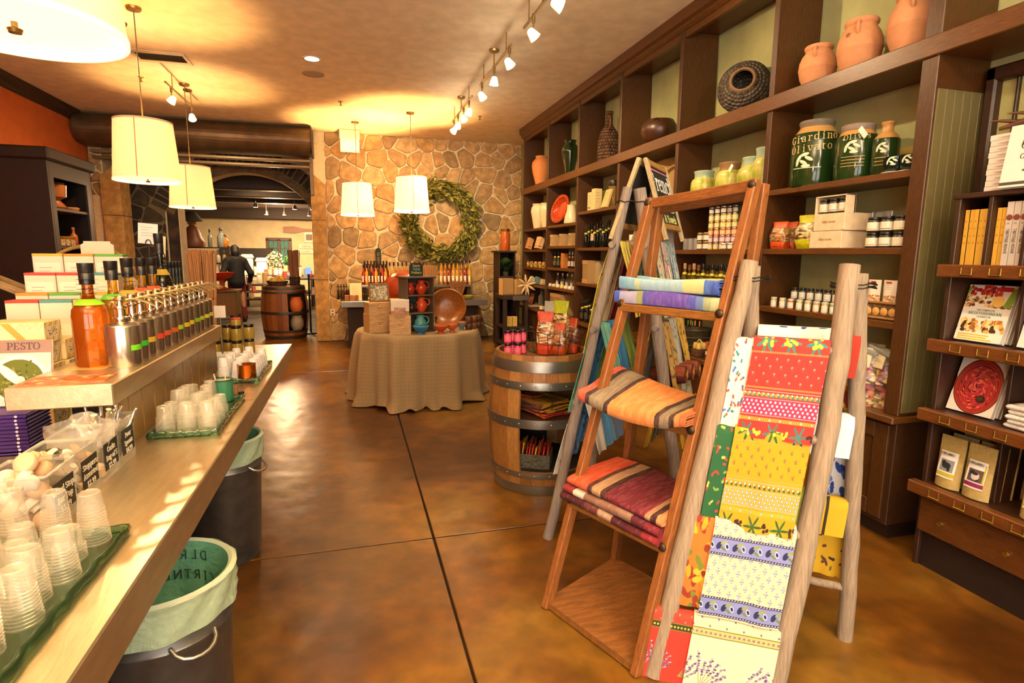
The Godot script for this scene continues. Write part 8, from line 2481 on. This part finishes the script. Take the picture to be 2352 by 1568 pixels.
#  the farther shop seen through the arch
func build_far()->void:
	var far:=-21.0
	var sp:=[[558,427,-13.9],[587,474,-16.2],[612,491,-17.6],[653,492,-17.9],[677,479,-16.6],[717,480,-16.4],[709,494,-18.2]]
	for k in sp.size():
		var p:=on_z(sp[k][0],sp[k][1],sp[k][2])
		var o:=thing("far_spotlight","%s glowing ceiling spotlight from the left in the farther shop"%ORD[k],"spotlight",p,.0,"spotlights of the farther shop")
		part(o,"lamp_shade",G().lathe(prof([.05,-.02,.055,-.02,.04,.08,0,.09]),14),hexm("2c2018",.5))
		part(o,"bulb",G().lathe(prof([0,-.03,.05,-.02,.048,.0,0,.0]),14),glow("fff0dc",16.0))
		part(o,"stem",G().cyl(V3(0,.08,0),V3(0,3.32-p.y,0),.01),hexm("2c2018",.5))
		spot("far_lamp",p+V3(0,-.04,0),p+V3([.4,-.8,.3,.2,.4,.3,.2][k],-1.9,-1.5),Color(1,.82,.6),5.0,70.0,.05)
	omni("far_fill_light",V3(-2.0,2.75,-17.2),Color(1,.82,.62),4.5,.2)  # added fill without a fixture, brightens the farther shop walls
	var fr:=wood("5a2c14","y",.5)
	var w:=thing("window_3","","")
	w.set_meta("kind","structure")
	var a:=on_z(614,549,far+.04)
	var b:=on_z(668,592,far+.04)
	for x in [a.x,(a.x+b.x)*.5,b.x]: part(w,"stile",G().slab(V3(x-.05,b.y-.3,far),V3(x+.05,a.y,far+.06),.01),fr)
	for y in [a.y,b.y-.3]: part(w,"rail",G().slab(V3(a.x-.05,y-.05,far),V3(b.x+.05,y+.05,far+.06),.01),fr)
	part(w,"pane",G().slab(V3(a.x,b.y-.3,far+.005),V3(b.x,a.y,far+.02)),textured("far_glass",Color("4f8f88"),mottle,V3(2,2,2),.1))
	for x in [.25,.75]: part(w,"muntin",G().slab(V3(lerpf(a.x,b.x,x)-.012,b.y-.3,far+.02),V3(lerpf(a.x,b.x,x)+.012,a.y,far+.04)),fr)
	part(w,"muntin",G().slab(V3(a.x,(a.y+b.y)*.5,far+.02),V3(b.x,(a.y+b.y)*.5+.03,far+.04)),fr)
	var pd:=thing("wooden_paddle","long brown wooden paddle hung level on the far cream wall","paddle",on_z(690,528,far+.05))
	part(pd,"blade",G().prism(PackedVector2Array([Vector2(-.55,-.1),Vector2(-.2,-.12),Vector2(.1,-.05),Vector2(.7,-.03),Vector2(.7,.03),Vector2(.1,.05),Vector2(-.2,.12),Vector2(-.55,.1)]),Vector3.ZERO,Vector3.RIGHT,Vector3.UP,V3(0,0,.03)),wood("9a5a34","x",.5))
	var pics:=[[710,545,.3,.34,"upper framed print beside the paddle on the far wall"],[705,566,.5,.14,"long framed panel with dark letters on the far wall"],[703,578,.5,.12,"second long framed panel, below the lettered one"]]
	for k in 3:
		var q=pics[k]
		var o:=thing("framed_print",q[4],"picture",on_z(q[0],q[1],far+.03))
		part(o,"frame",G().box(Vector3.ZERO,V3(q[2],q[3],.04),.008),hexm("d8cdb8",.5))
		part(o,"print",G().box(V3(0,0,.021),V3(q[2]*.7,q[3]*.6,.003)),hexm(["6a5a4c","c8bca4","c8bca4"][k],.6))
		if k: letters(o,["","BREAD","OLIVES"][k],.1,V3(0,0,.024),Basis(),hexm("3a332c",.7))
	single("dado_shelf","dark wall shelf along the far wall left of the window","shelf",G().slab(V3(-1.1,-.5,0),V3(.5,.0,.25),.01),wood("241408","x",.6),on_z(590,570,far+.02))
	var tb:=[[600,655,-16.6,1.5,.78,"front display table in the farther shop"],[640,628,-18.4,2.0,.95,"second display table in the farther shop"],[700,640,-17.4,1.2,.9,"display table by the arch's right side"]]
	var dk:=wood("3a2212","x",.55)
	for t in tb:
		var c:=on_z(t[0],t[1],t[2])
		var o:=thing("display_table",t[5],"table",V3(c.x,0,t[2]))
		part(o,"top",G().slab(V3(-t[3]*.5,t[4]-.05,-.4),V3(t[3]*.5,t[4],.4),.006),dk)
		part(o,"lower_shelf",G().slab(V3(-t[3]*.48,t[4]*.45,-.38),V3(t[3]*.48,t[4]*.45+.04,.38),.006),dk)
		for x in [-1,1]:
			for z in [-.36,.36]: part(o,"leg",G().box(V3(x*(t[3]*.5-.05),t[4]*.5-.03,z),V3(.07,t[4]-.05,.07),.005),dk)
	var r:=RandomNumberGenerator.new()
	r.seed=77
	var cols:=["e8dfd2","d8c8b0","f0ebe2","b04030","7a8a98","cfc0a8","2c2420","e4d8c4","8a3a2c","d8b478"]
	for t in 3:
		var c:=on_z(tb[t][0],tb[t][1],tb[t][2])
		var n: int=[16,20,12][t]
		for k in n:
			var low:=k%3==2
			var x: float=lerpf(-.46,.46,(k+.5)/n)*tb[t][3]
			var p:=V3(c.x+x,(tb[t][4] if not low else tb[t][4]*.45+.041)+.001,tb[t][2]+[.22,-.05,.2][k%3])
			var lb: String="%s %s from the left on the %s"%[ORD[k],["box","jar","small box"][k%3],["farther shop's front table","farther shop's second table","table by the arch's right side"][t]]
			var hx: String=cols[r.randi()%cols.size()]
			if k%3==1: cap_jar("far_jar",lb.replace("jar from","pale jar from"),p,.05+r.randf()*.02,.16+r.randf()*.14,hexm(hx,.35),hexm(cols[(k*3)%10],.4),null,"goods on the farther shop's tables")
			else: carton("far_box",lb,p,V3(.09,.10+r.randf()*(.2 if not low else .1),.07+.06*r.randf()),hexm(hx,.6),r.randf()*.6,"goods on the farther shop's tables")
	for k in 2:
		var o:=thing("white_canister",["tall white house shaped canister standing on the far table","shorter white house shaped canister right of the tall one"][k],"canister",on_z(570+k*33,628,-18.3)*V3(1,0,1)+V3(0,.951,0))
		part(o,"body",G().slab(V3(-.14,0,-.12),V3(.14,.5-.1*k,.12),.012),hexm("e6dccb",.5))
		part(o,"roof",G().prism(PackedVector2Array([Vector2(-.17,0),Vector2(.17,0),Vector2(.12,.1),Vector2(-.12,.1)]),V3(0,.5-.1*k,-.14),Vector3.RIGHT,Vector3.UP,V3(0,0,.28)),hexm("d8cfc0",.5))
	for k in 2:
		var o:=thing("flower_bunch",["white and pink flower bunch before the far window","round green topiary before the far window"][k],"plant",on_z([632,667][k],606,-18.4)*V3(1,0,1)+V3(0,.951,0))
		part(o,"pot",G().lathe(prof([0,0,.08,0,.11,.2,.1,.2,0,.18]),16),hexm(["b8a890","4a3424"][k],.6))
		var g:=G()
		var fl:=G()
		for j in 150:
			var d:=V3(r.randfn(),r.randfn(),r.randfn()).normalized()
			var s: float=[.26,.15][k]*pow(r.randf(),.3)
			(fl if k==0 and j%2 else g).lathe(prof([0,0,.02,.015,.028,.04,0,.05]),5,V3(0,.4+.04*k,0)+d*s,aim(d))
		part(o,"foliage",g,hexm(["6a7a4c","2c5a24"][k],.8)).set_meta("kind","stuff")
		if k==0: part(o,"flowers",fl,hexm("ddc4b4",.8)).set_meta("kind","stuff")
	var ls:=on_z(455,640,-15.2)
	var sh:=thing("wall_shelf","dark tall shelf of kitchen goods at the left inside the arch","shelf",V3(ls.x,0,-15.2))
	for y in [.5,.95,1.35,1.72]: part(sh,"shelf",G().slab(V3(-.55,y-.03,-.2),V3(.75,y,.2),.004),dk)
	for x in [-.55,.75]: part(sh,"side",G().slab(V3(x-.02,0,-.2),V3(x+.02,1.75,.2),.004),dk)
	for k in 27:
		var row:=k/9
		var p:=V3(ls.x-.46+(k%9)*.135,[.501,.951,1.351][row],-15.15)
		bottle("kitchen_bottle","%s bottle from the left on the %s shelf inside the arch's left"%[ORD[k%9],["low","middle","high"][row]],p,.045,.2+.12*r.randf(),hexm(["3a5a6a","7a2c20","c8c0b0","2c2c24","a88a50"][r.randi()%5],.2),hexm("c8bca8",.4),null,null,"bottles on the shelves inside the arch")
	var fg:=thing("hatted_figure","brown figurine with a wide dark hat on top of the shelf inside the arch","figurine",V3(ls.x-.02,1.721,-15.1))
	part(fg,"body",G().lathe(prof([0,0,.24,0,.26,.12,.2,.22,.16,.35,.11,.45,.06,.5,0,.52]),20),hexm("5c2c14",.5))
	part(fg,"head",G().lathe(prof([0,.48,.09,.52,.11,.6,.07,.69,0,.71]),16),hexm("8a5a30",.6))
	part(fg,"hat",G().lathe(prof([.24,.6,.245,.62,.16,.72,.1,.8,0,.83,0,.8,.1,.7]),20),hexm("3a3428",.7))
	for k in 3:
		var o:=bottle("glass_vase",["tall grey glass vase on the shelf inside the arch","clear bottle left of the tall grey vase","amber jar with a dark top right of the tall vase"][k],V3(ls.x+[.58,.34,.72][k]-.05*float(k==2),1.721,-15.1),[.09,.05,.07][k],[.46,.42,.3][k],hexm(["8a9490","7a7c6c","b8782c"][k],.15),hexm(["4a4c48","3a3a34","2c2420"][k],.4))
	var cz:=-13.6
	var cc:=on_z(517,735,cz)
	var ch:=thing("wooden_chest","golden wooden chest on legs below the red bowl","chest",V3(cc.x,0,cz))
	var gw:=wood("a8702c","x",.5)
	part(ch,"body",G().slab(V3(-.36,.25,-.3),V3(.3,.75,.3),.01),gw)
	part(ch,"lid",G().slab(V3(-.4,.75,-.33),V3(.33,.8,.33),.01),wood("8a5a24","x",.5))
	for x in [-.32,.26]:
		for z in [-.26,.26]: part(ch,"leg",G().slab(V3(x-.04,0,z-.04),V3(x+.04,.25,z+.04),.005),gw)
	var rb:=thing("red_footed_bowl","wide red bowl on a foot standing on the golden chest","bowl",V3(cc.x-.02,.801,cz))
	part(rb,"bowl",G().lathe(prof([0,.2,.1,.21,.22,.27,.27,.35,.28,.37,.26,.37,.2,.29,0,.24]),26),shiny("c0381c",.25))
	part(rb,"foot",G().lathe(prof([0,0,.14,0,.13,.02,.05,.06,.04,.16,.08,.21,0,.21]),20),shiny("b8401c",.3))
	var bc:=V3(-1.25,0,-11.45)
	var br:=thing("display_barrel","dark oak barrel with cut-out sides holding clay pots, just beyond the opening","barrel",bc)
	var woods:=[]
	for h in ["9a5a28","8a4c20","a86830"]: woods.append(wood(h,"y",.5))
	barrel_shape(br,1.0,.36,.42,.1,1.32,woods,hexm("4a4640",.45,.7),[[.0,.16],[.86,1.0]],[[.02,.08],[.14,.18],[.48,.53],[.86,.9],[.93,.98]],false)
	part(br,"head",G().lathe(prof([0,.96,.35,.96,.35,.98,0,.98]),36),wood("7a4a20","x",.55))
	for y in [.15,.49]: part(br,"shelf",G().lathe(prof([0,y,.37,y,.37,y+.02,0,y+.02]),36),hexm("1c120a",.8))
	for k in 2:
		var pp:=thing("clay_pot",["orange clay pot on the barrel's middle shelf","pale grey pot on the barrel's lowest shelf"][k],"pot",bc+V3(.22,[.511,.171][k],.2))
		part(pp,"pot",G().lathe(prof([0,0,.08,0,.12,.08,.12,.18,.09,.25,.1,.28,.085,.28,0,.2]),22),hexm(["c8682c","8c8474"][k],.6))
	var bb:=thing("fruit_basket","low basket of pale fruit on top of the display barrel","basket",bc+V3(-.1,.981,.05))
	part(bb,"basket",G().lathe(prof([0,0,.14,0,.2,.1,.19,.1,.13,.02,0,.015]),24),basket_mat("8a6430",16))
	for k in 7: single("fruit","%s pale yellow fruit in the low basket on the display barrel"%ORD[k],"fruit",G().lathe(prof([0,0,.05,.02,.06,.06,.04,.105,0,.115]),12),hexm(["d8a84c","cf9a40","dcb860"][k%3],.5),bb.position+V3(cos(k*1.05)*.085*float(k<6),.045+.05*float(k==6),sin(k*1.05)*.085*float(k<6)),k,"pale fruit on the display barrel")
	var b2:=thing("brown_basket","dark brown basket at the right of the display barrel's top","basket",bc+V3(.2,.981,.0))
	part(b2,"basket",G().lathe(prof([0,0,.09,0,.1,.18,.085,.18,.08,.02,0,.015]),20),basket_mat("6a4420",14))
	var rd:=thing("reed_bundle","bundle of pinkish reeds standing in the dark brown basket","reeds",b2.position+V3(0,.021,0))
	var g:=G()
	for j in 80:
		var an:=r.randf()*TAU
		var d:=sqrt(r.randf())
		var s:=V3(cos(an)*d*.065,0,sin(an)*d*.06)
		g.cyl(s,s*1.7+V3(0,.66*r.randf_range(.94,1.0),0),.006,.005,4)
	part(rd,"reeds",g,hexm("9a6a48",.9)).set_meta("kind","stuff")
	var ph:=thing("tablet","small glowing blue tablet screen on a stand at the right of the arch","tablet",on_z(709,640,-12.0))
	part(ph,"screen",G().box(V3(0,.16,0),V3(.1,.14,.012),.003,Basis(Vector3.RIGHT,-.4)),glow("6a86e0",1.2))
	part(ph,"stand",G().cyl(V3(0,-1.2,0),V3(0,.12,-.01),.02),hexm("15151a",.4))
	part(ph,"foot",G().lathe(prof([0,0,.16,0,.15,.02,0,.03]),20,V3(0,-ph.position.y,0)),hexm("15151a",.4))
	(ph.get_child(1) as MeshInstance3D).mesh=G().cyl(V3(0,-ph.position.y+.02,0),V3(0,.12,-.01),.02).done()
	walker(V3(-2.62,0,-14.6))
func nets(caps: Array,cell: float,k: float)->Geo:
	var lo:=V3(1e9,1e9,1e9)
	var hi:=-lo
	for c in caps:
		var m:=maxf(c[2],c[3])+cell*2.0
		lo=lo.min(c[0].min(c[1])-Vector3.ONE*m)
		hi=hi.max(c[0].max(c[1])+Vector3.ONE*m)
	var n:=Vector3i(((hi-lo)/cell).ceil())+Vector3i.ONE
	var f:=PackedFloat32Array()
	f.resize(n.x*n.y*n.z)
	for z in n.z:
		for y in n.y:
			for x in n.x:
				var p:=lo+V3(x,y,z)*cell
				var d:=1e3
				for c in caps:
					var ab: Vector3=c[1]-c[0]
					var t:=clampf((p-c[0]).dot(ab)/maxf(ab.length_squared(),1e-9),0,1)
					var e: float=(p-c[0]-ab*t).length()-lerpf(c[2],c[3],t)
					var h:=maxf(k-absf(d-e),.0)/k
					d=minf(d,e)-h*h*k*.25
				f[(z*n.y+y)*n.x+x]=d
	var g:=G()
	var id:={}
	for z in n.z-1:
		for y in n.y-1:
			for x in n.x-1:
				var s:=Vector3.ZERO
				var q:=0
				var v:=[]
				for i in 8: v.append(f[((z+(i >> 2))*n.y+y+((i >> 1) & 1))*n.x+x+(i & 1)])
				for e in [[0,1],[2,3],[4,5],[6,7],[0,2],[1,3],[4,6],[5,7],[0,4],[1,5],[2,6],[3,7]]:
					if (v[e[0]]<0)!=(v[e[1]]<0):
						var t: float=v[e[0]]/(v[e[0]]-v[e[1]])
						s+=V3(e[0] & 1,(e[0] >> 1) & 1,e[0] >> 2).lerp(V3(e[1] & 1,(e[1] >> 1) & 1,e[1] >> 2),t)
						q+=1
				if q:
					var gr:=V3(v[1]-v[0]+v[3]-v[2]+v[5]-v[4]+v[7]-v[6],v[2]-v[0]+v[3]-v[1]+v[6]-v[4]+v[7]-v[5],v[4]-v[0]+v[5]-v[1]+v[6]-v[2]+v[7]-v[3])
					id[Vector3i(x,y,z)]=g.vert(lo+(V3(x,y,z)+s/q)*cell,gr.normalized())
	var ax:=[Vector3i(1,0,0),Vector3i(0,1,0),Vector3i(0,0,1)]
	for c in id:
		for a in 3:
			var u: Vector3i=ax[(a+1)%3]
			var w: Vector3i=ax[(a+2)%3]
			var p: Vector3i=c
			var q: Vector3i=c+ax[a]
			if (f[(p.z*n.y+p.y)*n.x+p.x]<0)!=(f[(q.z*n.y+q.y)*n.x+q.x]<0):
				if id.has(c-u) and id.has(c-w) and id.has(c-u-w):
					g.tri(id[c],id[c-u],id[c-u-w]); g.tri(id[c],id[c-u-w],id[c-w])
	return g
func walker(at: Vector3)->void:
	var o:=thing("person","person in a black jacket and dark red trousers walking away between the farther shop's displays","person",at,.35)
	var V:=func(x: float,y: float,z: float)->Vector3: return V3(x,y,z)
	var skin:=[[V.call(0,1.42,0),V.call(0,1.55,.0),.055,.055],[V.call(0,1.6,-.01),V.call(0,1.66,-.005),.085,.09],[V.call(0,1.54,-.05),V.call(0,1.58,-.04),.045,.06],
		[V.call(0,1.35,0),V.call(0,1.0,0),.11,.1],[V.call(.1,.95,0),V.call(.1,.09,.16),.06,.045],[V.call(-.1,.95,0),V.call(-.1,.09,-.16),.06,.045],
		[V.call(.18,1.4,0),V.call(.3,1.12,.05),.04,.035],[V.call(.3,1.12,.05),V.call(.3,.88,-.1),.034,.026],[V.call(-.18,1.4,0),V.call(-.29,1.12,.08),.04,.035],[V.call(-.29,1.12,.08),V.call(-.27,.9,-.06),.034,.026]]
	for s in [1,-1]:
		var hx:=.3 if s>0 else -.27
		var hz:=-.11 if s>0 else -.07
		var hy:=.86 if s>0 else .88
		skin.append([V.call(hx,hy,hz),V.call(hx,hy-.07,hz-.01),.03,.03])
		for q in 4: skin.append([V.call(hx,hy-.07,hz-.03+q*.02),V.call(hx-s*.015,hy-.15+.01*absf(q-1.5),hz-.035+q*.02),.01,.008])
		skin.append([V.call(hx,hy-.02,hz-.03),V.call(hx-s*.02,hy-.08,hz-.06),.011,.009])
	part(o,"body",nets(skin,.02,.035),hexm("b8825c",.6))
	part(o,"hair",nets([[V.call(0,1.68,.02),V.call(0,1.6,.05),.1,.095],[V.call(0,1.6,.06),V.call(0,1.42,.08),.08,.06]],.02,.04),hexm("14100c",.6))
	part(o,"jacket",nets([[V.call(0,1.42,0),V.call(0,.92,0),.16,.19],[V.call(.12,1.4,0),V.call(-.12,1.4,0),.11,.11],[V.call(.18,1.4,0),V.call(.31,1.12,.05),.08,.065],[V.call(.31,1.12,.05),V.call(.305,.93,-.07),.062,.052],[V.call(-.18,1.4,0),V.call(-.3,1.12,.08),.08,.065],[V.call(-.3,1.12,.08),V.call(-.275,.95,-.03),.062,.052]],.025,.05),hexm("121114",.75))
	part(o,"trousers",nets([[V.call(0,.98,0),V.call(0,.88,0),.16,.15],[V.call(.09,.88,0),V.call(.1,.5,.03),.105,.075],[V.call(.1,.5,.03),V.call(.1,.1,.17),.075,.07],[V.call(-.09,.88,0),V.call(-.1,.5,-.1),.105,.075],[V.call(-.1,.5,-.1),V.call(-.1,.1,-.15),.075,.07]],.025,.04),hexm("6a1418",.8))
	for s in [[.1,.17],[-.1,-.16]]:
		part(o,"shoe",nets([[V.call(s[0],.05,s[1]+.03),V.call(s[0],.04,s[1]-.14),.05,.04]],.02,.02),hexm("15100c",.5))
func G() -> Geo: return Geo.new()
func V3(x: float,y: float,z: float) -> Vector3: return Vector3(x,y,z)
